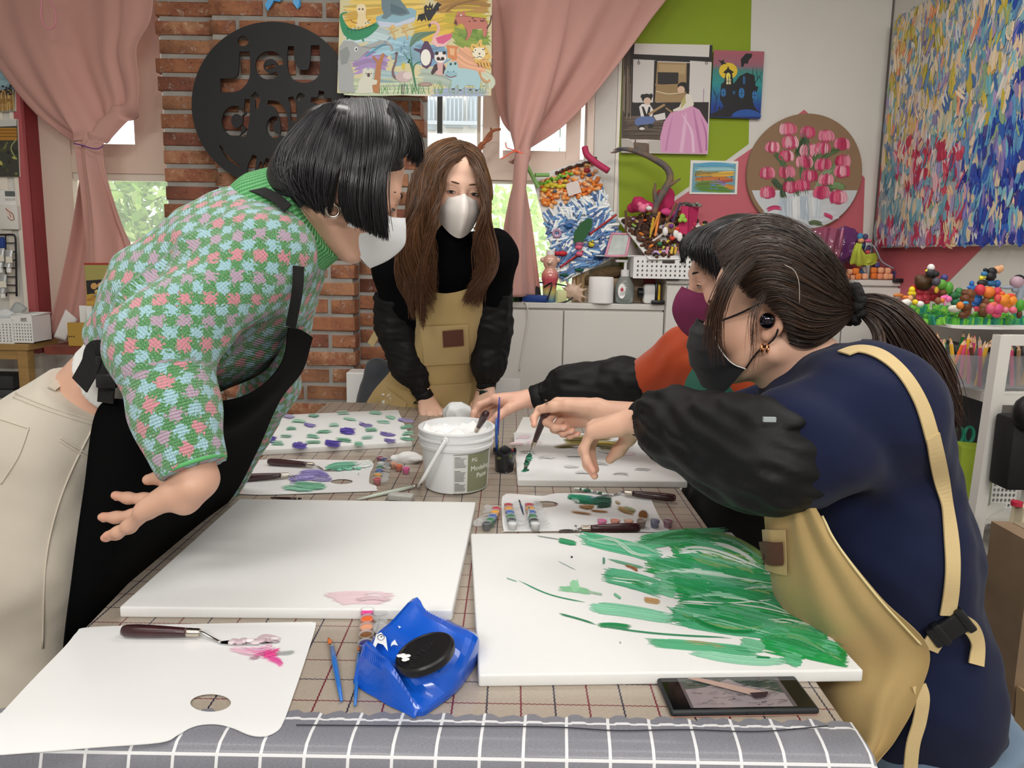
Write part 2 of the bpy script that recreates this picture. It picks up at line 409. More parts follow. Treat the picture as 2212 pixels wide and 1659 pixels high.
# paint fields on the two walls (coats of paint, flat)
def paint(name, pts, m, par, mp, n, off=.0012):
    V = [mp(*q)+np.array(n)*off for q in pts]; return mk(name, V, [tuple(range(len(V)))], m, parent=par)
mpB = lambda x,y: P(x,y,YB); mpR = lambda x,y: PX(x,y,XR)
paint('painted_field', [(1337,-190),(1627,-190),(1617,311),(1572,344),(1448,431),(1400,470),(1337,640)], M_green, wb, mpB, (0,-1,0))
paint('painted_field', [(1737,237),(1775,272),(1868,385),(1850,900),(1337,900),(1337,640),(1450,439),(1638,311)], M_pink, wb, mpB, (0,-1,0))
cz0 = mpB(1872,385)
V = [np.array([XR-.0012,YB,cz0[2]]), mpR(1912,312)*1, mpR(2330,-60), mpR(2330,300), mpR(2118,540), mpR(2058,600), mpR(1990,670), np.array([XR-.0012,YB,.5])]
for q in V: q[0] = XR-.0012
mk('painted_field', V, [tuple(range(len(V)))], M_pink, parent=wr)
MB().box((XR-.006,YB-.008,0),(XR+.002,YB+.004,ZC),'#777777').build('corner_joint', mat('joint_grey','#6a6664',.7), parent=wr)
# white pier right of the window
MB().box((P(1283,300,YB-.02)[0],YB-.03,0),(P(1330,300,YB-.03)[0],YB+.01,ZC)).build('pier_board', M_wall, parent=wb)
MB().box((P(1331,300,YB-.02)[0],YB-.018,0),(P(1338,300,YB-.02)[0],YB+.004,ZC)).build('edge_bead', M_pvc2, parent=wb)
# ---------------------------------------------------------------- brick pillar
def brickmat(i, a, b_):
    m, nt, b = newmat('brick_%d'%i); co = N(nt,'ShaderNodeNewGeometry').outputs['Position']
    n1 = N(nt,'ShaderNodeTexNoise',{'Vector':co,'Scale':16.0,'Detail':6.0,'Roughness':.7}); n2 = N(nt,'ShaderNodeTexNoise',{'Vector':co,'Scale':32.0,'Detail':8.0,'Roughness':.75})
    x = N(nt,'ShaderNodeMix',{0:N(nt,'ShaderNodeMapRange',{0:n1.outputs[0],1:.4,2:.62}).outputs[0],6:rgba(a),7:rgba(b_)},data_type='RGBA')
    y = N(nt,'ShaderNodeMix',{0:N(nt,'ShaderNodeMapRange',{0:n2.outputs[0],1:.56,2:.72,4:.8}).outputs[0],6:x.outputs[2],7:rgba('#dccab6')},data_type='RGBA')
    n3 = N(nt,'ShaderNodeTexNoise',{'Vector':co,'Scale':90.0,'Detail':3.0})
    z = N(nt,'ShaderNodeMix',{0:N(nt,'ShaderNodeMapRange',{0:n3.outputs[0],1:.64,2:.7,4:.8}).outputs[0],6:y.outputs[2],7:rgba('#3a201a')},data_type='RGBA')
    nt.links.new(z.outputs[2], b.inputs['Base Color']); b.inputs['Roughness'].default_value = .85; add_bump(nt,b,n2.outputs[0],.6,.004); return m
BM = [brickmat(i,a,b) for i,(a,b) in enumerate([('#a06a4a','#86503a'),('#a9724f','#7f4c3a'),('#955c45','#b08260'),('#b07e5c','#94634a'),('#8c5643','#704436')])]
M_mort = mat('mortar','#a19d97',.9,bump=(80,.5),var=(14,.2))
XP0, XP1 = P(463,300,2.95)[0], P(766,700,2.95)[0]
XS0, XS1 = P(350,300,3.03)[0], P(912,300,3.03)[0]
wp = struct(MB().box((XP0+.008,2.9545,0),(XP1-.008,3.3,ZC)).box((XS0+.012,3.0345,0),(XS1-.01,3.3,ZC)).build('wall_brick_pillar', M_mort))
protos = []
for i in range(10):
    mb = MB().bevbox((0,0,0),(1,.11,.0585),.005,seg=2); V = np.array(mb.V); r = np.random.default_rng(i)
    V[:,1] += .0012*np.sin(V[:,0]*9+i)+r.normal(0,.0012,len(V)); V[:,2] += .0015*np.sin(V[:,0]*13+2*i)+r.normal(0,.0007,len(V))
    me = bpy.data.meshes.new('brick'); me.from_pydata([tuple(v) for v in V],[],mb.F); me.materials.append(BM[i%5])
    me.polygons.foreach_set('use_smooth',np.ones(len(me.polygons),bool)); me.set_sharp_from_angle(angle=.7); protos.append(me)
def brick(x0, x1, y, z):
    o = bpy.data.objects.new('brick', random.choice(protos)); COL.objects.link(o); o.parent = wp
    o.scale = (x1-x0,1,random.uniform(.95,1.03)); o.location = Vector(((x0+x1)/2,y+.055-random.uniform(0,.004),z))-Vector(WL[wp])
    o.rotation_euler = (0,random.uniform(-.004,.004),random.uniform(-.007,.007))
PITCH = .0765; zb = P(700,662,2.95)[2]; zb -= PITCH*int(zb/PITCH); row = 0
while zb < ZC-.03:
    L = XP1-XP0; jt = .017; bl = .228
    if row % 2 == 0: cuts = [0, bl*.5, bl*1.5+jt, L]
    else: cuts = [0, bl, 2*bl+jt, L]
    for a, b in zip(cuts[:-1], cuts[1:]): brick(XP0+a+(jt/2 if a else -.002), XP0+b-(jt/2 if b < L else -.002), 2.95, zb)
    brick(XS0+random.uniform(-.014,.012), XP0-.006 if row%2 else XP0-.01, 3.03, zb+.02)
    w = XS1-XP1
    if row % 2: brick(XP1+.006, XP1+.12, 3.03, zb+.015); brick(XP1+.134, XS1+random.uniform(-.012,.012), 3.03, zb+.015)
    else: brick(XP1+.006, XP1+.225, 3.03, zb+.015); brick(XP1+.239, XS1+random.uniform(-.012,.012), 3.03, zb+.015)
    zb += PITCH; row += 1
# ---------------------------------------------------------------- windows
def glassmat(name, tint=(1,1,1), frost=0):
    m = bpy.data.materials.new(name); m.use_nodes = True; nt = m.node_tree; nt.nodes.clear()
    tr = N(nt,'ShaderNodeBsdfTransparent',{0:(*tint,1)}); gl = N(nt,'ShaderNodeBsdfGlossy',{0:(1,1,1,1),1:.05})
    fr = N(nt,'ShaderNodeFresnel',{0:1.45}); mx = N(nt,'ShaderNodeMixShader',{0:fr.outputs[0],1:tr.outputs[0],2:gl.outputs[0]}); out = mx
    if frost:
        df = N(nt,'ShaderNodeBsdfTranslucent',{0:(.95,1,.92,1)}); out = N(nt,'ShaderNodeMixShader',{0:frost,1:mx.outputs[0],2:df.outputs[0]})
    N(nt,'ShaderNodeOutputMaterial',{0:out.outputs[0]}); return m
M_glass = glassmat('window_glass'); M_frost = glassmat('window_glass_textured',(.97,1,.95),.10)
M_mint = mat('mint_frame','#9fd0b4',.4)
def bar(mb, x0,y0,x1,y1, Y, d=.05):
    Y += .0016*(len(mb.V)//8); a, b = P(x0,y1,Y), P(x1,y0,Y); mb.box((min(a[0],b[0]),Y,min(a[2],b[2])),(max(a[0],b[0]),Y+d,max(a[2],b[2]))); return mb
def pane(x0,y0,x1,y1,Y,par,m): bar(MB(),x0,y0,x1,y1,Y,.006).build('pane',m,parent=par)
w1 = MB(); [bar(w1,*q,3.24,.07) for q in ((88,-180,118,745),(118,340,420,372),(118,700,420,745))]
w1 = struct(w1.build('window_1', M_pvc))
fr = MB(); [bar(fr,*q,3.25,.04) for q in ((118,-180,160,340),(160,312,293,340),(293,-180,331,340))]; fr = fr.build('upper_sash', M_pvc, parent=w1)
pane(160,-180,293,312,3.275,fr,M_glass)
f2 = MB(); [bar(f2,*q,3.28,.03) for q in ((331,-180,337,340),(337,312,420,340))]; f2 = f2.build('upper_sash', M_mint, parent=w1); pane(337,-180,420,312,3.295,f2,M_glass)
fl = MB(); [bar(fl,*q,3.25,.04) for q in ((118,372,146,700),(146,372,420,388),(146,690,420,700))]; fl = fl.build('lower_sash', M_pvc2, parent=w1)
pane(146,388,420,690,3.275,fl,M_frost)
w2 = MB(); [bar(w2,*q,3.2,.08) for q in ((1268,-180,1284,760),(880,345,1268,385),(880,700,1268,760))]; w2 = struct(w2.build('window_2', M_pvc))
ws = MB(); [bar(ws,*q,3.22,.045) for q in ((1042,-180,1086,345),(1222,-180,1268,345),(1086,327,1222,345),(1086,-180,1222,-150))]; ws = ws.build('upper_sash', M_pvc, parent=w2)
pane(1086,-150,1222,327,3.245,ws,M_glass); bar(MB(),1208,-150,1222,327,3.25,.02).build('mint_bead',M_mint,parent=ws)
we = MB(); [bar(we,*q,3.27,.03) for q in ((880,-180,905,345),(1030,-180,1043,345),(905,327,1030,345))]; we = we.build('upper_sash', M_pvc2, parent=w2); pane(905,-180,1030,327,3.285,we,M_glass)
wl2 = MB(); [bar(wl2,*q,3.22,.045) for q in ((1042,385,1062,700),(1245,385,1268,700),(1062,385,1245,396))]; wl2 = wl2.build('lower_sash', M_pvc2, parent=w2)
pane(1062,396,1245,700,3.245,wl2,M_frost); pane(880,385,1042,700,3.285,wl2,M_frost)
tag(bar(MB(),944,-250,957,420,3.55,.03).build('window_bar', mat('dark_pole','#2a2a2c',.5)), 'dark vertical pole standing outside right window', 'pole')
# ---------------------------------------------------------------- outside
bd = thing('apartment_building','pale apartment facade with balcony railing seen through right window','building', P(985,500,8.0)-np.array([0,0,2.2]))
M_fac = mat('facade','#e9e6df',.8); a, b = P(820,700,8), P(1400,-300,8)
MB().box((a[0],8.02,a[2]),(b[0],8.4,b[2])).build('wall',M_fac,parent=bd)
rl = MB(); [bar(rl,*q,7.8,.06) for q in ((905,196,1045,202),(905,262,1045,268))]; [bar(rl,x,202,x+3,262,7.82,.03) for x in range(908,1045,9)]; rl.build('balcony_railing',mat('rail_grey','#a9adb0',.5),parent=bd)
for q in ((962,212,1000,275),(1012,205,1034,275),(1095,240,1180,330),(915,215,940,280)): bar(MB(),*q,7.96,.06).build('window_pane',mat('far_glass','#b9c4c8',.3),parent=bd)
bar(MB(),880,290,1080,330,7.7,.3).build('balcony_slab',mat('slab','#cfc7ba',.8),parent=bd)
def leafbush(x0,x1,y0,y1,Y,n,cols,sz):
    V=[];F=[];C=[]
    for i in range(n):
        p = P(random.uniform(x0,x1),y0+(y1-y0)*random.random(),Y+random.uniform(-.5,.5)); p[2] -= max(0,.35*abs(math.sin(p[0]*5))-.1)*(random.random())
        a = RNG.normal(size=3); a /= np.linalg.norm(a); b = np.cross(a,RNG.normal(size=3)); b /= np.linalg.norm(b); s = sz*random.uniform(.6,1.4)
        k = len(V); V += [p-a*s, p+b*s*.45, p+a*s, p-b*s*.45]; F.append((k,k+1,k+2,k+3)); C += [lin(random.choice(cols))]*4
    return V,F,C
V,F,C = leafbush(60,470,340,760,5.2,5200,['#7d9a3c','#9fb558','#6a8834','#c3d08a','#5a7a30'],.05)
tag(mk('tree_foliage',V,F,vmat('leaf_far',.6),col=C),'sunlit yellow green tree foliage outside left window','foliage',kind='stuff')
V,F,C = leafbush(1040,1300,400,760,5.0,1600,['#a9c45a','#c8d98a','#8fae4a','#dfe8b4'],.05)
tag(mk('tree_foliage',V,F,vmat('leaf_far2',.6),col=C),'pale green foliage outside right window low down','foliage',kind='stuff')
# ---------------------------------------------------------------- curtains
def clothmat(name,c,c2=None,rough=.8,scale=900,st=.15,sheen=.2,spec=.3):
    m,nt,b = newmat(name); co = coords(nt); n1 = N(nt,'ShaderNodeTexNoise',{'Vector':co,'Scale':6.0,'Detail':6.0})
    x = N(nt,'ShaderNodeMix',{0:n1.outputs[0],6:rgba(c),7:rgba(c2 or c)},data_type='RGBA'); nt.links.new(x.outputs[2],b.inputs['Base Color'])
    b.inputs['Roughness'].default_value = rough; b.inputs['Sheen Weight'].default_value = sheen; b.inputs['Specular IOR Level'].default_value = spec
    wv = N(nt,'ShaderNodeTexNoise',{'Vector':co,'Scale':float(scale),'Detail':2.0}); add_bump(nt,b,wv.outputs[0],st,.001); return m
def curtmat():
    m = clothmat('curtain_pink','#d6a59b','#dbaba1',.65,600,.1); nt = m.node_tree; b = nt.nodes['Principled BSDF']
    tl = N(nt,'ShaderNodeBsdfTranslucent',{0:rgba('#cf8a80')}); mx = N(nt,'ShaderNodeMixShader',{0:.22,1:b.outputs[0],2:tl.outputs[0]})
    nt.links.new(mx.outputs[0], nt.nodes['Material Output'].inputs[0]); return m
M_curt = curtmat()
def curtain(name, L, R, Y, label, folds, amp, seed):
    rows = []
    for (lx,ly),(rx,ry) in zip(L,R):
        rows.append([P(lx+(rx-lx)*t, ly+(ry-ly)*t+ (0), Y+.03*math.sin(seed+t*5)) for t in np.linspace(0,1,7)])
    wd = np.array([abs(r[0]-l[0]) for l,r in zip(L,R)],float); wn = np.interp(np.linspace(0,1,150),np.linspace(0,1,len(wd)),wd/wd.max())
    def dp(U,V):
        k = np.interp(V[:,0],np.linspace(0,1,150),wn)[:,None]; ph = U*folds*2*math.pi+seed
        f = np.sin(ph+1.5*np.sin(V*3+seed)); f = np.sign(f)*np.abs(f)**.6+.35*np.sin(2.3*ph+V*4)+.12*np.sin(5.1*ph-V*3)
        return amp*f*(.35+.65*(1-np.abs(k-.3)))
    V,F = patch(rows,110,150,.003,dp)
    return tag(mk(name,V,F,M_curt,smooth=True),label,'curtain')
c1 = curtain('curtain', [(-110,-230),(-90,-60),(-60,60),(10,170),(80,252),(150,303),(176,318),(176,326),(160,430),(138,560),(104,725)],
        [(345,-230),(338,-60),(334,40),(303,105),(305,205),(258,240),(222,290),(216,326),(262,470),(290,560),(296,735)], 3.06,
        'dusty pink curtain tied with purple cord at left window',1.35,.045,1.0)
c2 = curtain('curtain', [(1064,-230),(1062,-60),(1061,60),(1061,170),(1075,262),(1102,312),(1112,332),(1108,342),(1088,420),(1072,520),(1060,640)],
        [(1500,-230),(1470,-60),(1395,52),(1310,165),(1225,265),(1160,318),(1142,334),(1138,342),(1152,420),(1164,510),(1178,640)], 3.06,
        'dusty pink curtain tied with orange string at right window',1.2,.045,2.4)
def cord(name,pts,r,c,label,cat='cord'): return tag(mk(name,*tube(cr(pts,60),r,8),mat(name+'_m',c,.5),smooth=True),label,cat)
cord('purple_cord',pp([(160,310,3.0),(178,314,2.99),(196,320,2.985),(212,321,2.99),(222,314,3.05),(196,312,3.1),(178,316,3.02)]),.0028,'#6a3c86','purple cord tied around the left pink curtain')
tg = mk('tie_string',*joinm([(np.array(v),[f for f in F_ if len(f)==4]) for v,F_ in (tube(cr(pp([(1112,325,3.02),(1118,328,2.99),(1133,332,2.985),(1142,335,3.0),(1140,326,3.1),(1115,322,3.08),(1112,326,3.02)]),40),.004,8),
    tube(cr(pp([(1116,326,3.0),(1104,330,2.98),(1092,338,2.98),(1082,343,2.98)]),16),.003,8),tube(cr(pp([(1116,326,3.0),(1102,322,2.98),(1094,318,2.98),(1092,308,2.98)]),16),.0022,8))]),mat('tie_orange','#ef6a50',.5),smooth=True)
tag(tg,'orange string knotted around the right pink curtain','string')
cord('hanging_loop',pp([(92,-30,2.9),(89,20,2.9),(91,45,2.9),(103,62,2.9),(116,58,2.9),(121,38,2.9),(116,15,2.9),(104,-5,2.9),(100,-30,2.9)]),.0032,'#d88e9c','thin pink cord loop hanging before the left curtain')
# ================================================================ TABLE AND WHAT LIES ON IT
ZT = .742
def plaid():
    m,nt,b = newmat('plaid_cloth'); co = coords(nt); s = N(nt,'ShaderNodeSeparateXYZ',{0:co})
    def M(op,a,b_=0,c=0): return N(nt,'ShaderNodeMath',{0:a,1:b_,2:c},operation=op).outputs[0]
    q = .0425; tw = M('MULTIPLY',M('SINE',M('MULTIPLY',s.outputs[0],900)),.0005); tv = M('MULTIPLY',M('SINE',M('MULTIPLY',s.outputs[1],900)),.0004)
    def ln(c,w): f = M('FRACT',M('DIVIDE',M('ADD',c,10*q),q)); return M('LESS_THAN',M('ABSOLUTE',M('SUBTRACT',f,.5)),w)
    def alt(c): return M('GREATER_THAN',M('FRACT',M('DIVIDE',M('ADD',c,10*q),2*q)),.5)
    lv = ln(M('ADD',s.outputs[0],tv),.026); lh = ln(M('ADD',s.outputs[1],tw),.02)
    base = N(nt,'ShaderNodeTexNoise',{'Vector':N(nt,'ShaderNodeMapping',{0:co,3:(200,900,1)}).outputs[0],'Scale':1.0,'Detail':3.0})
    bc = N(nt,'ShaderNodeMix',{0:base.outputs[0],6:rgba('#968b7e'),7:rgba('#b4a89a')},data_type='RGBA')
    cv = N(nt,'ShaderNodeMix',{0:alt(s.outputs[0]),6:rgba('#2c2a3c'),7:rgba('#6c2230')},data_type='RGBA')
    ch = N(nt,'ShaderNodeMix',{0:alt(s.outputs[1]),6:rgba('#6c2a34'),7:rgba('#3a3040')},data_type='RGBA')
    a = N(nt,'ShaderNodeMix',{0:lh,6:bc.outputs[2],7:ch.outputs[2]},data_type='RGBA'); c = N(nt,'ShaderNodeMix',{0:lv,6:a.outputs[2],7:cv.outputs[2]},data_type='RGBA')
    st = N(nt,'ShaderNodeTexNoise',{'Vector':co,'Scale':9.0,'Detail':4.0})
    d = N(nt,'ShaderNodeMix',{0:N(nt,'ShaderNodeMapRange',{0:st.outputs[0],1:.62,2:.75,4:.3}).outputs[0],6:c.outputs[2],7:rgba('#8a8560')},data_type='RGBA')
    nt.links.new(d.outputs[2],b.inputs['Base Color']); b.inputs['Roughness'].default_value=.5; b.inputs['Coat Weight'].default_value=.55; b.inputs['Coat Roughness'].default_value=.12
    return m
def gridcloth():
    m,nt,b = newmat('grey_grid_cloth'); a = N(nt,'ShaderNodeAttribute',attribute_name='Col'); s = N(nt,'ShaderNodeSeparateXYZ',{0:a.outputs['Vector']})
    def M(op,a,b_=0): return N(nt,'ShaderNodeMath',{0:a,1:b_},operation=op).outputs[0]
    q=.0495
    def ln(c): return M('LESS_THAN',M('ABSOLUTE',M('SUBTRACT',M('FRACT',M('DIVIDE',c,q)),.5)),.036)
    g = M('MAXIMUM',ln(s.outputs[0]),ln(s.outputs[1]))
    co = N(nt,'ShaderNodeMapping',{0:a.outputs['Vector'],3:(300,1200,1)}); n1 = N(nt,'ShaderNodeTexNoise',{'Vector':co.outputs[0],'Scale':1.0,'Detail':2.0})
    n2 = N(nt,'ShaderNodeTexNoise',{'Vector':coords(nt),'Scale':5.0,'Detail':5.0})
    bc = N(nt,'ShaderNodeMix',{0:n1.outputs[0],6:rgba('#5c5e67'),7:rgba('#90919a')},data_type='RGBA')
    bc2 = N(nt,'ShaderNodeMix',{0:N(nt,'ShaderNodeMapRange',{0:n2.outputs[0],1:.55,2:.7,4:.35}).outputs[0],6:bc.outputs[2],7:rgba('#aeb0b8')},data_type='RGBA')
    c = N(nt,'ShaderNodeMix',{0:g,6:bc2.outputs[2],7:rgba('#dedfe2')},data_type='RGBA'); nt.links.new(c.outputs[2],b.inputs['Base Color'])
    b.inputs['Roughness'].default_value=.5; b.inputs['Coat Weight'].default_value=.25; b.inputs['Coat Roughness'].default_value=.2; return m
t = thing('work_table','long work table covered by plaid cloth in the middle of the room','table',(-.12,1.55,0))
MB().box((-.61,.715,.70),(.395,2.43,.7385)).build('tabletop',mat('table_wood','#b08a62',.5,var=(12,.2)),parent=t)
for x,y in ((-.56,.78),(.35,.78),(-.56,2.37),(.35,2.37)): MB().box((x-.03,y-.03,0),(x+.03,y+.03,.70)).build('leg',mat('table_leg','#55504a',.5),parent=t)
# plaid cloth: top plus hanging sides
def cloth_rows():
    rows=[]
    for y,xl,xr in ((2.47,-.685,.425),(2.0,-.685,.42),(1.6,-.675,.42),(1.2,-.655,.42),(.95,-.63,.42),(.748,-.612,.418)):
        r=[]
        for x,z in ((xl-.02,.45),(xl-.012,.60),(xl-.004,.70),(xl+.0,.732),(xl+.008,ZT),(xl+.03,ZT)): r.append((x,y,z))
        for f in np.linspace(.08,.92,8): r.append((xl+(xr-xl)*f,y,ZT))
        for x,z in ((xr-.03,ZT),(xr-.008,ZT),(xr,.732),(xr+.004,.70),(xr+.012,.60),(xr+.02,.45)): r.append((x,y,z))
        rows.append(r)
    return rows
rows=cloth_rows(); V=[];F=[]
for r in rows: V+=r
k=len(rows[0]); F=[(i*k+j,i*k+j+1,(i+1)*k+j+1,(i+1)*k+j) for i in range(len(rows)-1) for j in range(k-1)]
tag(mk('tablecloth',V,F,plaid(),smooth=50),'beige plaid tablecloth with dark red and navy lines covering the table','tablecloth')
prof=[(.757,ZT+.0012),(.74,ZT+.0014),(.722,ZT+.001),(.708,ZT-.002),(.699,ZT-.010),(.694,ZT-.03),(.691,ZT-.10),(.688,ZT-.25),(.684,.15)]
V=[];F=[];C=[];n=121;s=0;k=len(prof)
for i,(y,z) in enumerate(prof):
    if i: s+=math.hypot(y-prof[i-1][0],z-prof[i-1][1])
    for j in range(n):
        x=-.63+1.052*j/(n-1); d=max(0,(ZT-z-.03))*.03
        cr_=0 if i else .003*math.sin(j*2.1)+.002*math.sin(j*5.3)
        V.append((x+ (max(0,ZT-z)*.05 if j>n-4 else 0), y+d*math.sin(x*21)+cr_, z-(.004 if (j in (0,n-1)) else 0))); C.append((x+5+.004*math.sin(s*20),s+.0125,0))
F=[(i*n+j,(i+1)*n+j,(i+1)*n+j+1,i*n+j+1) for i in range(k-1) for j in range(n-1)]
b0=len(V)
tag(mk('front_cloth',V,F,gridcloth(),smooth=True,col=C),'grey cloth with white check lines hanging over the front table edge','tablecloth')
M_thread=mat('dark_thread','#23242e',.7)
tag(mk('loose_thread',*tube(cr([PZ(x,y,ZT+.003) for x,y in ((640,1566),(900,1568),(1180,1570),(1330,1578),(1480,1576),(1640,1580),(1788,1568))],60),.0007,5),M_thread),'long dark thread lying along the front table edge','thread')
# ---------------------------------------------------------------- canvases
M_canv=mat('canvas_white','#e4e5e4',.75,bump=(900,.12)); M_oil=vmat('oil_paint',.38,bump=(220,.3))
M_flat=vmat('flat_paint',.55)
def canvas(label,quad,z=.7595,th=.0175,slope=None):
    q=np.array(quad); q=[np.array([*p[:2],z]) for p in q]; c=np.mean(q,0)
    t=thing('canvas',label,'canvas',(c[0],c[1],z-th))
    bm=bmesh.new(); vs=[bm.verts.new(p) for p in q]+[bm.verts.new(p-np.array([0,0,th])) for p in q]
    for f in ((0,1,2,3),(7,6,5,4),(0,4,5,1),(1,5,6,2),(2,6,7,3),(3,7,4,0)): bm.faces.new([vs[i] for i in f])
    bmesh.ops.recalc_face_normals(bm,faces=bm.faces[:]); bmesh.ops.bevel(bm,geom=bm.edges[:],offset=.003,segments=3,profile=.5,affect='EDGES'); bm.verts.index_update()
    V=[v.co[:] for v in bm.verts]; F=[[v.index for v in f.verts] for f in bm.faces]; bm.free()
    mk('stretched_cloth',V,F,M_canv,parent=t,smooth=40); return t
ZC_=.7595
mpC=lambda x,y: PZ(x,y,ZC_)
def rect(nl,nd,fr):
    nl,nd,fr=[PZ(*q,ZC_)[:2] for q in (nl,nd,fr)]; e=nd-nl; e/=np.linalg.norm(e); n=np.array([-e[1],e[0]]); a,b=(fr-nl)@e,(fr-nl)@n
    return [nl,nl+a*e,nl+a*e+b*n,nl+b*n]
cl=canvas('blank white canvas with a faint pink smudge, nearest on left',[PZ(*q,ZC_) for q in ((257,1311),(977,1318),(1028,1084),(517,1077))])
z3=lambda x,y:(x*.4792,1050+y*.4792)
def Z3(l): return [z3(*q) for q in l]
p=Pic(mpC,(0,0,1),2e-5)
for k in range(5): p.brush(Z3([(1450+k*20,495+k*9),(1600,485+k*9),(1790-k*12,490+k*9)]),11,'#edd3da',10,.04,.3,relief=.0002,seg=8)
p.brush(Z3([(1600,520),(1680,508),(1770,520)]),8,'#ddc3cb',8,.08,.3,relief=.0015,seg=8); p.brush(Z3([(1640,500),(1700,492),(1730,515)]),9,'#f2e4e8',7,.05,.3,relief=.002,seg=8)
p.build('paint',M_oil,cl)
cg=canvas('white canvas brushed with green streaks, nearest on right',[PZ(*q,ZC_) for q in ((1034,1458),(1866,1447),(1581,1149),(1017,1152))])
z4=lambda x,y:(980+x*.4159,1100+y*.4159)
def Z4(l): return [z4(*q) for q in l]
p=Pic(mpC,(0,0,1),1.2e-5,5e-4)
G=[([(650,145),(800,180),(950,215),(1090,262)],58,'#58bd90'),([(540,160),(640,182)],28,'#2f9a68'),([(940,185),(1150,148),(1430,135)],62,'#5fbf8c'),([(1020,165),(1240,160),(1430,170)],40,'#3fae74'),
([(1120,175),(1350,235),(1630,340)],120,'#26a558'),([(1280,150),(1450,190),(1620,290)],75,'#88b068'),([(1200,230),(1420,260),(1640,330)],60,'#35aa62'),([(1040,300),(1300,345),(1660,390)],95,'#4aa87c'),
([(770,335),(930,372),(1095,425)],66,'#58b58a'),([(870,395),(1090,430)],26,'#4aa878'),([(1150,450),(1400,470),(1690,490)],95,'#2a9c5c'),([(1180,430),(1330,450),(1450,470)],40,'#187f44'),([(1360,480),(1600,520),(1820,600)],100,'#55ad82'),([(1480,420),(1640,410),(1740,470)],70,'#46ad74'),([(1540,360),(1660,380),(1700,420)],50,'#3aa868'),
([(700,508),(900,530),(1160,575)],48,'#8ad2b0'),([(1110,545),(1400,592),(1660,630)],88,'#4fb080'),([(1480,575),(1600,580),(1760,610)],46,'#2f9a64'),([(1620,590),(1760,605),(1890,600)],60,'#79bc9c'),([(1680,600),(1740,625)],44,'#329a6a'),
([(740,605),(830,603),(925,615)],24,'#238f56'),([(1590,650),(1800,700),(2035,765)],88,'#15a050'),([(1780,740),(1900,765),(2060,800)],46,'#1c9c52'),([(1700,690),(1860,740)],40,'#35b070'),([(1900,720),(1980,740),(2040,780)],40,'#0f8a42'),
([(990,690),(1250,712),(1610,748)],40,'#5fb88a'),([(1180,690),(1300,700),(1420,725)],20,'#b89a6a'),([(1220,742),(1480,785),(1750,800)],32,'#9ad8ba'),([(1430,720),(1540,735),(1610,735)],22,'#4aa070'),
([(540,412),(640,420),(715,435)],30,'#93d3a6'),([(622,368),(630,400),(640,432)],34,'#9ad8ae'),([(690,430),(775,447)],12,'#a8c8b0'),([(330,370),(500,445),(700,490)],6,'#3f9a70'),([(270,358),(330,378)],4,'#7ab898'),([(545,545),(640,570),(745,602)],8,'#2f8a60'),
([(760,612),(1080,650),(1460,672)],9,'#3f9068'),([(430,140),(560,160)],5,'#9aa8a0'),([(540,270),(640,320)],4,'#9ab0a8'),([(800,260),(900,285),(1000,310)],14,'#6fb090'),([(780,250),(780,290)],12,'#5a9a80'),([(830,440),(870,468)],16,'#7cc09c'),
([(890,290),(930,305),(960,325)],16,'#a0704c'),([(985,472),(1030,478),(1075,485)],28,'#c8a070'),([(1370,525),(1460,540),(1570,553)],14,'#b08a62'),([(1240,750),(1240,752)],2,'#888888'),([(1570,770),(1650,775)],10,'#1f8a50'),([(1290,180),(1320,185)],20,'#d0a868'),([(860,690),(870,700)],6,'#aaaaaa')]
for pts,w,c in G: p.brush(Z4(pts),w*.4159*(1.25 if w>30 else 1),c,max(5,int(w*.5)),.08,.26,relief=.0006,seg=14,fill=1.5 if w>30 else 1)
for k in range(95):
    f=random.random()**.8; cx,cy=1120+880*f,230+480*f; o=random.gauss(0,1)*(150-70*f); x,y=cx-o*.35+random.uniform(-90,60),cy+o; L_=random.uniform(60,190)
    xr_=1440+ (y-117)*.95-L_*.5-20
    x=min(x,xr_)
    if y<135 or y>800 or x<560: continue
    if 255<y<380 and 1240<x<1480 or (640<y<700 and x<1500): continue
    p.brush(Z4([(x-L_,y-L_*.22),(x,y),(x+L_*.5,y+L_*.16)]),random.uniform(14,34),random.choice(['#2f9c60','#46ad74','#5fb88a','#79c49c','#1f8f4e','#3aa868','#88b878' if y<400 else '#55ad82','#94b070' if (y<380 and x>1300) else '#4aa87c','#2aa458']),18,.10,.6,relief=.0006,seg=12,fill=1.9)
for pts,w,c in G[:26]:
    if w>50:
        for k in range(4):
            q=[(x+random.uniform(-25,25),y+random.uniform(-.45,.45)*w) for x,y in pts]; p.brush(Z4(q),w*.12,random.choice(['#c8e6d4','#2f9c60','#8fd0ae','#1c8a4a','#e4efe8','#5fae84','#66b58c','#7fb070']),6,.08,.7,relief=.0006,seg=12)
p.ell(*z4(613,250),2.4,2,'#333333'); p.build('paint',M_oil,cg)
cp=canvas('white canvas dotted with mint and purple daubs, at far left',rect((563,971),(907,952),(860,885)))
z1=lambda x,y:(480+x/3.16,850+y/3.16)
def Z1(l): return [z1(*q) for q in l]
p=Pic(mpC,(0,0,1),2e-5,5e-4)
for x,y,c in [(455,160,'#b3acd8'),(600,218,'#9a90d2'),(320,312,'#5b4fb0'),(530,358,'#5b4fb0'),(755,346,'#5a4eb4'),(855,260,'#6053b8'),(980,217,'#a096d0'),(1255,187,'#a9a0d6'),(1130,281,'#8d80c8'),(1145,325,'#9184c8')]:
    w=random.uniform(.8,1.2); s=14 if '5' in c[1] or c[1]=='6' else 8
    p.brush(Z1([(x-50*w,y-6),(x,y+3),(x+55*w,y+6)]),s,c,10,.08,.5,relief=.004,seg=8); p.brush(Z1([(x-50*w,y-8),(x-30*w,y-2),(x,y)]),s*.6,c,6,.08,.4,relief=.006,seg=6)
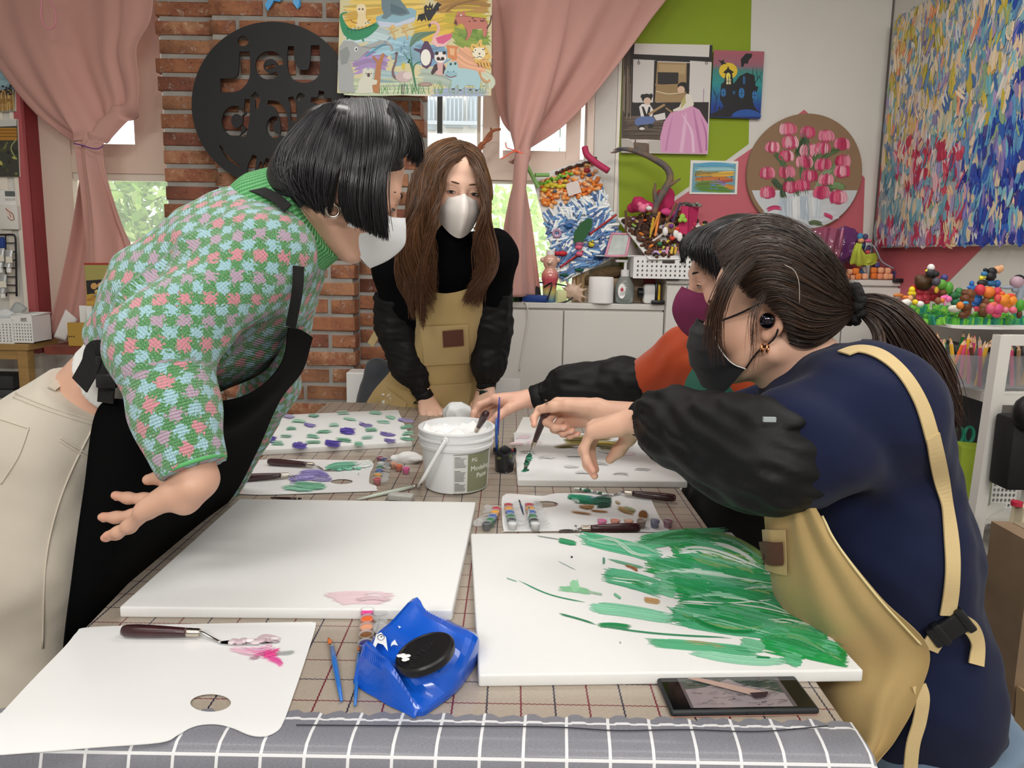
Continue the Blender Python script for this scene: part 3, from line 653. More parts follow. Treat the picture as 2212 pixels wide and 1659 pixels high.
for x,y in [(315,208),(285,250),(470,243),(520,195),(625,158),(825,137),(870,180),(1045,138),(1150,168),(695,267),(435,297),(620,300),(380,347),(620,337),(830,325),(990,305),(935,352),(765,222),(1100,200),(1020,255),(1260,235),(1265,280),(1265,318)]:
    w=random.uniform(.75,1.25); a=random.uniform(-8,14)
    p.brush(Z1([(x-48*w,y-a*.6),(x,y-3),(x+48*w,y+a*.6)]),7,random.choice(['#8cc9ae','#9fd6bd','#83bfa4','#b4dccb']),9,.08,.5,relief=.005,seg=8)
p.build('paint',M_oil,cp)
cw=canvas('white textured canvas with an olive gold patch, at far right',rect((1118,1036),(1530,1040),(1400,937)))
z2=lambda x,y:(980+x/3.687,800+y/3.687)
def Z2(l): return [z2(*q) for q in l]
p=Pic(mpC,(0,0,1),2e-5,5e-4)
for pts,w,c in [([(790,612),(950,605),(1150,600)],30,'#9c7f22'),([(870,565),(1000,560),(1180,555)],44,'#8c7a1e'),([(1000,590),(1200,590),(1400,610)],46,'#7d6c1a'),([(900,545),(1100,540),(1250,550)],26,'#a38c34'),([(1150,620),(1300,630),(1400,625)],30,'#8f7c26'),([(1250,570),(1350,590),(1420,600)],30,'#6f6418')]:
    p.brush(Z2(pts),w/3.687,c,16,.22,.4,relief=.004,seg=10); p.brush(Z2([(x+20,y+4) for x,y in pts]),w/6,random.choice(['#c0a848','#5f5414']),8,.2,.6,relief=.005,seg=10)
for pts,w in [([(930,630),(1050,618),(1110,608)],16),([(1120,640),(1250,660),(1380,655)],18),([(850,535),(980,528),(1120,505)],12),([(800,612),(830,606)],10)]: p.brush(Z2(pts),w/3.687,'#f0efea',8,.04,.5,relief=.006,seg=8)
for x,y in [(960,690),(740,700),(930,775),(1160,752),(1030,822),(1330,828),(1500,795),(590,660)]:
    p.brush(Z2([(x-70,y),(x,y-8),(x+75,y+4)]),7,'#e9e9e8',8,.03,.5,relief=.004,seg=8)
for x,y in [(560,540),(640,580),(500,590),(1380,670)]: p.brush(Z2([(x-70,y+5),(x,y-10),(x+70,y)]),8,'#f2dde4',7,.03,.5,relief=.0004,seg=6)
p.build('paint',M_oil,cw)
sp=[PZ(*q,ZT+.002) for q in ((1112,938),(1215,938),(1200,901),(1130,901))]
tag(mk('paper_sheet',[*sp,*[q-np.array([0,0,.0015]) for q in sp]],[(0,1,2,3),(7,6,5,4),(0,4,5,1),(1,5,6,2),(2,6,7,3),(3,7,4,0)],mat('paper_white','#ecebe8',.8)),'small white sheet lying behind the gold patched canvas','paper')
# ---------------------------------------------------------------- palettes
def plate(outer,holes,z,th,nsm=90,bend=None):
    """flat sheet with holes from smooth outlines (world xy)"""
    cu=bpy.data.curves.new('c','CURVE'); cu.dimensions='2D'; cu.fill_mode='BOTH'; cu.extrude=th/2
    for L in [outer]+holes:
        sp=cu.splines.new('POLY'); sp.points.add(len(L)-1); sp.use_cyclic_u=True
        for q,pt in zip(L,sp.points): pt.co=(q[0],q[1],0,1)
    ob=bpy.data.objects.new('c',cu); COL.objects.link(ob); me=bpy.data.meshes.new_from_object(ob.evaluated_get(bpy.context.evaluated_depsgraph_get()))
    bm=bmesh.new(); bm.from_mesh(me); bpy.data.objects.remove(ob); bpy.data.curves.remove(cu); bpy.data.meshes.remove(me)
    if bend:
        ys=np.arange(min(q[1] for q in outer),max(q[1] for q in outer),.012)
        for y in ys: bmesh.ops.bisect_plane(bm,geom=bm.verts[:]+bm.edges[:]+bm.faces[:],plane_co=(0,y,0),plane_no=(0,1,0))
        for x in np.arange(min(q[0] for q in outer),max(q[0] for q in outer),.03): bmesh.ops.bisect_plane(bm,geom=bm.verts[:]+bm.edges[:]+bm.faces[:],plane_co=(x,0,0),plane_no=(1,0,0))
    bmesh.ops.remove_doubles(bm,verts=bm.verts[:],dist=1e-6)
    bm.verts.index_update(); V=np.array([v.co[:] for v in bm.verts]); F=[[v.index for v in f.verts] for f in bm.faces]; bm.free()
    V[:,2]+=z+th/2
    if bend: V[:,2]+=bend(V[:,0],V[:,1])
    return V,F
def smooth_closed(L,n):
    L=np.array(L,float); k=len(L); e=np.r_[L[-2:],L,L[:3]]; return cr(e,(len(e)-1)*n+1)[2*n:2*n+k*n]
M_plas=mat('palette_white','#edeeef',.35,coat=.3)
def palette(label,out,holes,z,bend=None,n=5):
    o=[PZ(*q,z)[:2] for q in smooth_closed(out,n)]; hs=[[PZ(cx+rx*math.cos(a),cy+ry*math.sin(a),z)[:2] for a in np.linspace(0,2*math.pi,28,endpoint=False)] for cx,cy,rx,ry in holes]
    t=thing('paint_palette',label,'palette',(*np.mean(o,0),z)); V,F=plate(o,hs,z,.0011,bend=bend); mk('sheet',V,F,M_plas,parent=t,smooth=40); return t
bendf=lambda X,Y: np.where(Y<.745,-((.745-Y)**2)*1.2,0)+np.where((X<-.42)&(Y<.76),.0,0)+.001*np.sin(X*14)*np.clip(.8-Y,0,1)*10
pa=palette('white plastic palette with thumb hole and a pink smear, nearest',[(186,1357),(300,1352),(480,1348),(655,1345),(676,1346),(682,1354),(660,1425),(633,1505),(612,1562),(598,1580),(572,1590),(540,1588),(500,1573),(468,1566),(435,1567),(410,1574),(385,1587),(345,1602),(200,1610),(60,1618),(-20,1621),(-40,1610),(-45,1590),(-10,1555),(70,1470),(140,1398),(165,1368)],[(455,1520,44,20)],ZT+.002,bendf)
p=Pic(lambda x,y:PZ(x,y,ZT+.0034),(0,0,1),2e-5)
for pts,w,c in [([(1030,735),(1120,750),(1200,765)],30,'#f3c8dc'),([(1150,700),(1200,690),(1270,705)],40,'#d9c4cc'),([(1180,770),(1220,760),(1275,745)],26,'#f0509c'),([(1190,770),(1250,790),(1275,815)],26,'#f562b4'),([(1140,770),(1190,755),(1250,735)],20,'#e66aa4'),([(1230,760),(1290,755),(1335,750)],18,'#b9bdbd'),([(1100,740),(1180,745),(1230,720)],24,'#f2a4cc'),([(1120,780),(1170,775)],14,'#c9a8b8'),([(1160,720),(1210,735),(1240,745)],20,'#f3e8ee')]: p.brush(Z3(pts),w*.479,c,12,.1,.5,relief=.002,seg=10)
p.build('paint',M_oil,pa)
pb=palette('white palette with mint and purple paint left of the bucket',[(530,995),(640,993),(770,995),(797,994),(806,1001),(806,1010),(800,1022),(797,1040),(800,1046),(812,1050),(813,1056),(806,1061),(700,1065),(575,1069),(500,1066),(470,1062),(476,1040),(515,1000)],[(738,1041,24,5.5)],ZT+.002)
p=Pic(lambda x,y:PZ(x,y,ZT+.0034),(0,0,1),2e-5)
for pts,w,c in [([(700,515),(800,500),(930,495)],44,'#7cc9ab'),([(760,530),(850,520),(920,515)],16,'#4fa584'),([(920,500),(980,490),(1030,480)],40,'#eaf2ee'),([(450,590),(560,570),(680,560)],50,'#a49cd6'),([(520,555),(650,550),(740,580)],40,'#8f86cc'),([(600,590),(680,585),(760,590)],28,'#b7b0e0'),([(400,640),(520,650),(640,660)],36,'#95d3b8'),([(480,625),(600,635),(720,640)],40,'#82c6a6'),([(930,548),(932,556)],6,'#888888')]:
    for k in range(2): p.brush(Z1([(x,y+random.uniform(-5,5)) for x,y in pts]),w/3.16,c,14,.12,.5,relief=.003,seg=10)
p.build('paint',M_oil,pb)
pc=palette('white palette with dark green and brown paint right of bucket',[(1090,1070),(1100,1067),(1140,1070),(1172,1072),(1192,1068),(1215,1066),(1300,1067),(1385,1068),(1402,1071),(1412,1092),(1427,1122),(1446,1146),(1440,1150),(1270,1147.5),(1100,1148.5),(1088,1146),(1084,1110),(1084,1078)],[(1179,1090,27,7.2)],ZT+.002)
p=Pic(lambda x,y:PZ(x,y,ZT+.0034),(0,0,1),2e-5)
for pts,w,c in [([(900,1010),(1000,1015),(1120,1030)],44,'#2f9a78'),([(950,1040),(1080,1050),(1180,1060)],44,'#1f7a5c'),([(1100,1050),(1180,1040),(1265,1050)],54,'#1f5f4c'),([(1130,1085),(1200,1085),(1260,1080)],34,'#16503f'),([(1040,1020),(1100,1035),(1150,1020)],18,'#6a9ccc'),([(940,1030),(980,1045),(1000,1060)],24,'#e4efe8'),([(990,1085),(1060,1095),(1125,1090)],30,'#a98050'),([(930,1130),(1020,1145),(1105,1155)],14,'#b98a58'),([(1085,1122),(1160,1128),(1235,1135)],14,'#b98a58'),([(1300,1100),(1370,1120),(1440,1145)],36,'#b79868'),([(1340,1090),(1420,1110),(1450,1130)],24,'#a8b890'),([(1280,1050),(1330,1070)],14,'#c8b08a'),([(960,1240),(985,1243)],5,'#555555')]:
    for k in range(2): p.brush(Z2([(x,y+random.uniform(-6,6)) for x,y in pts]),w/3.687,c,14,.16,.5,relief=.003,seg=10)
p.build('paint',M_oil,pc)
# ---------------------------------------------------------------- palette knives
M_hnd=mat('knife_handle','#3c1a20',.32,coat=.5,var=(60,.35)); M_steel=mat('steel','#c9c9cb',.18,metal=1); M_ferr=mat('ferrule_steel','#c2b9ac',.25,metal=1)
def knife(label,a,b,path,tip,bw=.012,nrm=(0,0,1),paint=None,r=.0092,loose=True):
    a,b,tip=map(np.array,(a,b,tip)); path=[np.array(q) for q in path]; d=(b-a)/np.linalg.norm(b-a); L=np.linalg.norm(b-a)
    t=thing('palette_knife',label,'palette knife',np.array([*(a+b)[:2]/2,min(a[2],b[2],tip[2])-.004]))
    MB().lathe([(.0,0),(r*.7,.002),(r*.95,.008),(r*1.02,L*.25),(r*.9,L*.6),(r*.72,L*.93),(r*.66,L)],a,16,axis=d).build('handle',M_hnd,parent=t,smooth=True)
    MB().lathe([(r*.68,0),(r*.7,.004),(r*.66,.006),(r*.66,.014),(r*.58,.018)],b,14,axis=d).build('ferrule',M_ferr,parent=t,smooth=40)
    pts=cr([b+d*.016]+path,16); MB().tube(pts,np.linspace(.0026,.0022,16),8).build('shank',M_steel,parent=t,smooth=True)
    e=pts[-1]; V,F=ribbon([e,e*.75+tip*.25,e*.4+tip*.6,tip],nrm,[.006,bw,bw*.95,bw*.25],.0008,18); bl=mk('blade',V,F,M_steel,parent=t,smooth=30)
    if paint:
        mb=MB(); 
        for i in range(14):
            f=random.uniform(.15,1); mb.ell(e*(1-f)+tip*f+np.array(nrm)*.0015+RNG.normal(0,.0025,3)*np.array([1,1,.3]),(random.uniform(.003,.008),random.uniform(.003,.006),.0025),random.choice(paint))
        mb.build('paint',M_oil,parent=bl,vc=True,smooth=True)
    return t
K=lambda x,y,z:PZ(x,y,z)
knife('maroon handled palette knife resting on the nearest white palette',K(262,1362,.7545),K(405,1366,.7545),[K(440,1369,.754),K(458,1379,.749),K(476,1388,.747)],K(603,1386,.747),.013,(0,0,1),['#d8ccd0','#e8dfe4','#c9b3bc'])
knife('maroon handled palette knife touching mint paint on middle left palette',K(578,997,.7545),K(663,1003,.7545),[K(680,1004,.753),K(690,1010,.748),K(700,1016,.747)],K(775,1013,.747),.013,(0,0,1),['#7cc9ab'])
knife('maroon handled palette knife touching purple paint on middle left palette',K(517,1033,.7545),K(607,1027,.7545),[K(622,1025,.753),K(632,1029,.748),K(640,1034,.747)],K(676,1031,.747),.011,(0,0,1),['#a49cd6'])
knife('maroon handled palette knife with green blade at back of right palette',K(1461,1076,.7545),K(1366,1066,.7545),[K(1345,1063,.753),K(1335,1067,.748),K(1322,1071,.747)],K(1242,1056,.747),.013,(0,0,1),['#2f8a68','#1f5f4c','#d8e0da'])
knife('maroon handled palette knife at front of right palette before green canvas',K(1384,1139,.7545),K(1275,1141,.7545),[K(1256,1141,.753),K(1248,1144,.748),K(1238,1146,.747)],K(1207,1146,.747),.012)
# ---------------------------------------------------------------- paint pots
M_pot=mat('clear_plastic','#e8ecee',.15,trans=.6,ior=1.2,alpha=.45); M_ptop=vmat('pot_paint',.25,coat=.5)
_pc={}
def potmesh():
    V,F=lathe([(.0072,0),(.0082,.001),(.0098,.016),(.0108,.0165),(.0108,.0172),(.0092,.0172),(.0086,.015)],(0,0,0),16,cap=False); me=bpy.data.meshes.new('pot'); me.from_pydata([tuple(v) for v in V],[],F); me.materials.append(M_pot); me.polygons.foreach_set('use_smooth',np.ones(len(me.polygons),bool)); return me
def paintmesh(c):
    if c not in _pc:
        V,F=lathe([(.0070,.0008),(.0094,.0145),(.0088,.0152),(.004,.0148),(0,.0146)],(0,0,0),16); me=bpy.data.meshes.new('paint_fill'); me.from_pydata([tuple(v) for v in V],[],F); me.materials.append(mat('pot_'+c.strip('#'),c,.3,coat=.4)); me.polygons.foreach_set('use_smooth',np.ones(len(me.polygons),bool)); _pc[c]=me
    return _pc[c]
PM=potmesh()
def lidmesh():
    V,F=lathe([(.0104,0),(.0108,.001),(.0108,.002),(.009,.0026),(0,.0026)],(0,0,0),14); me=bpy.data.meshes.new('lid'); me.from_pydata([tuple(v) for v in V],[],F); me.materials.append(M_pot); return me
LM=lidmesh()
def strip(label,pts,cols,lids=None,grp='strips of small paint pots',sc=1.0,z=ZT+.0006):
    q=[PZ(x,y,z) for x,y in pts]; t=thing('paint_pot_strip',label,'paint pots',np.mean(q,0),grp)
    for i,(w,c) in enumerate(zip(q,cols)):
        o=bpy.data.objects.new('pot',PM); COL.objects.link(o); o.parent=t; o.location=Vector(w-WL[t]); o.scale=(sc,)*3
        f=bpy.data.objects.new('paint_fill',paintmesh(c)); COL.objects.link(f); f.parent=o
        if lids:
            l=bpy.data.objects.new('lid',LM); COL.objects.link(l); l.parent=o; l.location=(lids[0]/1,lids[1],.013); l.rotation_euler=(random.uniform(-.5,.5),lids[2]+random.uniform(-.25,.25),random.uniform(0,1))
    return t
R6=['#ee3f9c','#ee6a2c','#e9a27c','#7c4f28','#2a2670','#8f2450']
strip('open pots of pink, orange, peach and brown paint by blue packet',[(793,1341),(793,1357),(792,1375),(791,1393),(790,1411)],R6[:5],(.02,.0,.2),sc=1.0)
strip('row of pots from crimson to pink behind middle left palette',[(821,999),(830,1003),(840,1008),(851,1012),(862,1017),(877,1023)],R6[::-1],None)
strip('row of pots from white to red at right edge of middle left palette',[(823,1012),(821,1020),(819,1028),(817,1037),(815,1047)],['#d9dcdc','#2f7a58','#2f5fae','#e8a83c','#c02838'],(.017,0,.1))
RC=['#c8283c','#eda52c','#2f62b4','#1f7a44','#39434a','#e6e8e8']
strip('leftmost open pot strip beside the right palette',[(1072,1112),(1069,1120),(1064,1129),(1059,1137),(1051,1145)],['#c8283c','#eda52c','#2f62b4','#1f7a44','#39434a'],(-.017,.004,-.2))
strip('middle open pot strip at left edge of the right palette',[(1098,1104),(1099,1112),(1101,1120),(1103,1129),(1105,1137),(1107,1146)],RC,(.018,.002,.15))
strip('open pot strip with black and white pots on the right palette',[(1143,1104),(1145,1112),(1148,1120),(1150,1129),(1153,1138),(1156,1146)],['#c8283c','#eda52c','#2f62b4','#1f7a44','#1a1c20','#e6e8e8'],(.018,.003,.15),z=ZT+.0036)
strip('straight row of six closed pots, pink to crimson, on right palette',[(1300,1139),(1328.5,1139),(1357,1139),(1385,1139),(1414,1139),(1442,1139)],R6,(0,0,0),z=ZT+.0036)
tp=thing('paint_pot','single tipped over pot of brown paint on right palette','paint pot',PZ(1388,1118,ZT+.004))
mbp=MB().lathe([(.0075,0),(.009,.001),(.0105,.016),(.0115,.017),(.0095,.017)],PZ(1388,1115,ZT+.013)+np.array([.002,.012,0]),16,axis=(-.1,-1,.25),cap=False); o=mbp.build('cup',M_pot,parent=tp,smooth=True)
MB().lathe([(.007,.001),(.0094,.014),(0,.0145)],PZ(1388,1115,ZT+.013)+np.array([.002,.012,0]),16,axis=(-.1,-1,.25)).build('paint_fill',mat('brown_fill','#7c4f28',.3),parent=tp)
# ---------------------------------------------------------------- brushes
def brush(label,tip,fer,end,hcol,r=.0035,bcol='#c8692c',fcol=None):
    tip,fer,end=map(np.array,(tip,fer,end)); m=fer*.7+tip*.3; d=end-fer
    t=thing('paint_brush',label,'brush',np.array([*((tip+end)/2)[:2],min(tip[2],end[2])-.003]))
    MB().tube([fer,fer+d*.3,fer+d*.7,end],[r*.9,r*1.1,r*.9,r*.5],10).build('handle',mat('brush_'+hcol[1:],hcol,.3,coat=.4),parent=t,smooth=True)
    MB().tube([m,fer],[r*.75,r*.85],10).build('ferrule',M_ferr if not fcol else mat('fer'+fcol[1:],fcol,.3,metal=.6),parent=t,smooth=True)
    MB().tube([m,(m+tip)/2,tip],[r*.7,r*.85,r*.25],8).build('bristles',mat('bristle_'+bcol[1:],bcol,.7),parent=t,smooth=True); return t
brush('blue brush with orange bristles lying left of the blue packet',K(709,1378,.7475),K(717,1398,.7475),K(738,1514,.746),'#2a72c8')
brush('second blue brush lying partly under the blue packet',K(776,1395,.7475),K(775,1412,.7475),K(767,1524,.746),'#2f74c4',.003)
brush('pale green handled brush lying left of the bucket',K(912,1046,.748),K(893,1051,.748),K(771,1079,.747),'#c3cec2',.0042,'#5a3020')
brush('dark brush lying behind the blank canvas',K(652,1077,.746),K(640,1077,.746),K(585,1075,.746),'#3a2422',.003,'#2a2020')
brush('tiny brush leaning upright among the open paint pots',K(1121,1079,.80),K(1124,1088,.788),K(1131,1112,.765),'#3a4a66',.0022,'#39404c')
brush('tiny grey brush standing behind the white paint pot',K(1143,1094,.78),K(1143,1100,.775),K(1139,1124,.762),'#9aa0a4',.0022,'#6a6a5a')
# ---------------------------------------------------------------- blue wipes packet
M_pack=mat('blue_foil','#0d55c4',.3,coat=.35,bump=(70,.25))
pk=thing('wipes_packet','crumpled blue wet wipes packet with black flip lid','packet',PZ(900,1440,ZT))
rows=[[(764,1478,.744),(775,1484,.744),(806,1505,.744),(850,1530,.744),(893,1550,.744),(895,1550,.744)],[(766,1470,.746),(785,1391,.789),(815,1415,.793),(847,1440,.789),(898,1522,.757),(906,1547,.744)],[(772,1455,.746),(796,1394,.783),(826,1419,.778),(858,1441,.777),(917,1514,.757),(928,1540,.744)],[(790,1420,.746),(815,1371,.784),(860,1401,.784),(920,1447,.784),(978,1473,.764),(992,1488,.744)],
[(820,1390,.746),(842,1346,.789),(887,1371,.789),(960,1396,.789),(1008,1434,.771),(1020,1448,.744)],[(850,1365,.746),(896,1293,.811),(925,1320,.803),(975,1346,.797),(1030,1376,.789),(1036,1410,.744)],[(868,1345,.744),(885,1340,.744),(930,1345,.744),(985,1352,.744),(1030,1385,.744),(1037,1405,.744)]]
rw=[[PZ(*q) for q in r] for r in rows]
V,F=patch(rw,22,24,.0012,lambda U,Vv:.0016*np.sin(U*17+Vv*9)*np.sin(Vv*15-U*6)); mk('wrapper',V,F,M_pack,parent=pk,smooth=16)
fin=MB()
for a,b,n_ in ((rw[1][1:5],rw[0][1:5],26),(rw[5][1:5],rw[4][1:5],26)):
    A=cr(a,n_)
    for i in range(n_-1): fin.tube([A[i]+(cr(b,n_)[i]-A[i])*.0+(0,-.0008,.0004),A[i]+(cr(b,n_)[i]-A[i])*.28+(0,-.0012,.0006)],.0007,5)
fin.build('crimped_seam',M_pack,parent=pk,kind='stuff')
cl0=PZ(919,1412,.798); ax=np.array([-.30,-.02,1.]); ax/=np.linalg.norm(ax); M_lid=mat('black_lid','#17171a',.35,bump=(200,.1))
ld=MB().lathe([(.037,-.006),(.0385,-.002),(.0385,.003),(.0365,.0055),(.034,.006),(.033,.0052),(0,.0052)],cl0,40,axis=ax).build('lid',M_lid,parent=pk,smooth=30)
a_,b_,_=frame_of(ax); ey=np.array([-.8,.6,0]); ey-=ax*(ey@ax); ey/=np.linalg.norm(ey); ex=np.cross(ey,ax)
V,F=text_mesh('ARTEZA',.0125,.0004,cl0+ax*.0056-ex*.028-ey*.004,ex,ey); mk('raised_lettering',V,F,mat('lid_letters','#232326',.5),parent=ld)
mb=MB()
for i in range(9): mb.ell(cl0+ax*.0055-ex*0+np.array([-.022,-.016,0])+RNG.normal(0,.004,3)*np.array([1,1,.1]),(.004,.003,.001),'#e8e8e8')
mb.build('paint_spots',mat('white_spot','#eeeeee',.5),parent=ld,smooth=True)
# printed sleeve patch on the packet's left shoulder
q=Pic(lambda x,y:PZ(x,y,.7905),(0,-.3,.9),1e-4,1e-3); q.poly([(804,1400),(813,1372),(823,1367),(834,1378),(838,1408),(828,1394),(816,1390),(810,1402)],'#e8eaee'); q.ell(823,1378,8,7,'#1a2a50'); q.ell(823,1378.5,6.5,5.5,'#e8eaee'); q.ell(824,1377,2,1.5,'#1a2a50'); [q.poly(z,'#dfe6f2') for z in ([(846,1390),(853,1383),(857,1391),(860,1396),(850,1394),(844,1398)],[(860,1353),(867,1356),(862,1359)])]; q.build('printed_mark',M_flat,pk)
# ---------------------------------------------------------------- phone
ph=thing('smartphone','dark smartphone lying face up under the green canvas edge','phone',PZ(1590,1500,ZT))
c4=[PZ(*q,.752) for q in ((1449,1537),(1763,1531),(1726,1458),(1419,1462))]; ctr=np.mean(c4,0); ex=(c4[1]-c4[0]+c4[2]-c4[3]); Lx=np.linalg.norm(ex)/2; ex/=np.linalg.norm(ex); ey=np.array([-ex[1],ex[0],0]); Ly=abs((c4[3]-c4[0])@ey); Rm=np.array([ex,ey,[0,0,1]]).T
MB().bevbox(ctr-[0,0,.0045],(Lx,Ly,.009),.004,rot=Rm,seg=3).build('case',mat('phone_case','#1d2024',.5),parent=ph,smooth=40)
MB().bevbox(ctr-[0,0,.0086],(Lx*.985,Ly*.96,.0012),.0005,rot=Rm,seg=1).build('case_back',mat('case_rose','#c98a78',.4),parent=ph)
mpS=lambda x,y:ctr+ex*(x-.5)*Lx+ey*(y-.5)*Ly
q=Pic(mpS,(0,0,1),2e-5,2e-4); q.poly([(.02,.05),(.98,.05),(.98,.95),(.02,.95)],'#0c0d10'); q.poly([(.14,.08),(.86,.08),(.86,.93),(.14,.93)],'#585256'); q.poly([(.16,.08),(.83,.08),(.83,.9),(.16,.9)],'#8d8488')
q.poly([(.5,.9),(.83,.9),(.83,.45),(.7,.6),(.58,.7)],'#3f4a44'); q.poly([(.16,.9),(.5,.9),(.3,.65),(.16,.6)],'#4c5750')
for i in range(130):
    x,y=random.uniform(.17,.8),random.uniform(.1,.87); a=random.uniform(-.5,.9); l=random.uniform(.02,.09); x2,y2=min(.82,max(.17,x+l*math.cos(a))),min(.89,max(.09,y+l*math.sin(a))); q.line([(x,y),(x2,y2)],random.uniform(.004,.012),random.choice(['#3a4038','#2f3530','#a59c9f','#6b5560','#574a50','#9c8f94','#46524a']))
q.poly([(.2,.88),(.28,.9),(.72,.42),(.66,.32),(.6,.34)],'#b39a90'); q.poly([(.58,.42),(.72,.45),(.68,.3),(.6,.26)],'#3c3034'); q.build('screen',mat('x','#000000') and vmat('screen_glass',.08,coat=.3),ph)
for x0,x1 in ((.62,.72),(.5,.56)): MB().bevbox(mpS((x0+x1)/2,0)-[0,0,.004]-ey*.0004,((x1-x0)*Lx,.0016,.003),.0007,rot=Rm).build('side_button',mat('phone_button','#17191c',.4),parent=ph)
# ---------------------------------------------------------------- bucket of paste
BY=1.585; bc=P(986,1000,BY); bx=bc[0]; zr=P(986,919,BY)[2]; rb,rt=.0755,.0885
def brad(z): return rb+(rt-.004-rb)*(z-ZT)/(zr-ZT)
bk=thing('paste_bucket','white plastic bucket of modelling paste in table middle','bucket',(bx,BY,ZT)); M_bkt=mat('bucket_plastic','#e4e6e8',.35,sss=.1)
H=zr-ZT
MB().lathe([(rb*.9,0),(rb,.004),(brad(zr-.045),H-.045),(rt-.001,H-.043),(rt+.001,H-.036),(rt-.002,H-.034),(rt-.002,H-.024),(rt+.003,H-.022),(rt+.003,H-.018),(rt-.002,H-.016),(rt,H-.006),(rt+.003,H-.004),(rt+.003,H-.001),(rt,H),(rt-.004,H),(rt-.006,H-.01),(rb-.002,.01),(0,.01)],(bx,BY,ZT),56).build('tub',M_bkt,parent=bk,smooth=35)
n=40;V=[];F=[]
for i in range(n):
    for j in range(56):
        r=(i/(n-1))*(rt-.0065); a=2*math.pi*j/56; x,y=r*math.cos(a),r*math.sin(a); V.append((bx+x,BY+y,zr-.022+.006*math.sin(x*90+2*math.sin(y*70))+.005*math.sin(y*130-x*60)+.018*max(0,(r/rt-.72))*3*(.6+.4*math.sin(a*9)+.4*math.sin(a*23))))
F=[(i*56+j,(i+1)*56+j,(i+1)*56+(j+1)%56,i*56+(j+1)%56) for i in range(n-1) for j in range(56)]; mk('paste',V,F,mat('white_paste','#f2f2f1',.45,bump=(120,.3)),parent=bk,smooth=True)
hub=P(963,951,BY-.089); hp=cr([hub+(0,-.004,0),P(950,972,BY-.1),P(932,1003,BY-.105),P(913,1036,BY-.10),P(904,1048,BY-.075),P(906,1050,BY-.02),P(912,1045,BY+.04)],30)
MB().tube(hp,.0052,8,flat=((.6,-.8,0),.45)).build('handle',mat('bucket_handle','#e9ebec',.35),parent=bk,smooth=True)
MB().lathe([(.008,0),(.008,.006),(.005,.008),(0,.008)],hub+(0,.004,0),14,axis=(hub-np.array([bx,BY,hub[2]]))).build('handle_boss',M_bkt,parent=bk,smooth=30)
th0=math.atan2(-(.089),P(985,1020,BY-.085)[0]-bx); zl0,zl1=P(1020,1068,BY-.08)[2],P(1020,984,BY-.08)[2]
def mpL(u,v):
    a=-1.575+1.15*u; z=zl0+(zl1-zl0)*v; r=brad(z)+.0006; return np.array([bx+r*math.cos(a),BY+r*math.sin(a),z])
class RPic(Pic):
    def grid(s,u0,v0,u1,v1,c,n=14):
        s.l+=s.st
        for i in range(n):
            a,b=u0+(u1-u0)*i/n,u0+(u1-u0)*(i+1)/n; k=len(s.V)
            for u,v in ((a,v0),(b,v0),(b,v1),(a,v1)):
                q=s.mp(u,v); nr=q-np.array([bx,BY,q[2]]); nr/=np.linalg.norm(nr); s.V.append(q+nr*s.l); s.C.append(lin(c))
            s.F.append((k,k+1,k+2,k+3))
rp=RPic(mpL,(0,-1,0),6e-5,1e-4); rp.grid(0,0,.36,1,'#d3d4d1'); rp.grid(.36,.02,1.12,1,'#7f8367'); rp.grid(-.01,-.02,1.12,-.005,'#6c705a',20); rp.grid(0,1.0,1.12,1.015,'#5c604c',20)
for i in range(25):
    if i in (8,9,18): continue
    rp.grid(.03,.93-.036*i,.03+random.uniform(.2,.3)*(1 if i not in (0,10,19) else .5),.945-.036*i,'#6f716e' if i not in (0,10,19) else '#3f413e',6)
rp.build('label',mat('x2','#000000') and vmat('label_paper',.5),bk)
def curved_text(txt,size,u,v,par,m):
    V,F=text_mesh(txt,size,.0001,(0,0,0),(1,0,0),(0,1,0)); V=np.array(V); out=[]
    for x,y,zz in V:
        z=zl0+(zl1-zl0)*v+y; r=brad(z)+.0009+zz; a=-1.575+1.15*u+x/r; out.append((bx+r*math.cos(a),BY+r*math.sin(a),z))
    mk('label_lettering',out,F,m,parent=par)
M_wt=mat('label_white','#e9eae4',.5)
curved_text('PG',.0125,.46,.80,bk,M_wt); curved_text('Modeling',.0165,.44,.56,bk,M_wt); curved_text('Paste',.0165,.62,.36,bk,M_wt)
knife('dark palette knife standing in the paste bucket',P(1052,889,1.56),P(1034,922,1.585),[P(1030,930,1.588),P(1028,936,1.59)],P(1022,950,1.60),.012)
# ---------------------------------------------------------------- brush cup
cx,cy=P(1089,1040,1.70)[:2]; cu=thing('brush_cup','black paint stained brush cup right of the bucket','cup',(cx,cy,ZT)); mbc=MB(); zt=P(1089,972,1.70)[2]-ZT
V,F=lathe([(.022,0),(.024,.003),(.026,zt*.72),(.0275,zt*.8),(.031,zt*.9),(.0305,zt),(.0285,zt),(.024,zt*.8),(.022,.01),(0,.01)],(cx,cy,ZT),28); V=np.array(V); a=np.arctan2(V[:,1]-cy,V[:,0]-cx); V[:,2]+=np.where(V[:,2]-ZT>zt*.85,.004*np.sin(a*5),0); mk('cup',V,F,mat('black_cup','#1c1f24',.3,coat=.3),parent=cu,smooth=40)
sm=MB(); 
for x,y,c,rx,rz in ((1098,1035,'#8a9094',.003,.006),(1093,1022,'#6c7276',.002,.004),(1103,985,'#5d6238',.005,.005),(1078,990,'#565a34',.006,.004),(1107,972,'#8a2a30',.004,.003)): sm.ell(P(x,y,1.70-.0255),(rx,.0015,rz),c)
sm.build('paint_stains',vmat('stain',.5),parent=cu,vc=True,smooth=True)
brush('slim blue brush standing in the black cup behind the bucket',P(1075,990,1.70),P(1073,975,1.70),P(1072,903,1.70),'#2f62b8',.0035,'#3a3a30')
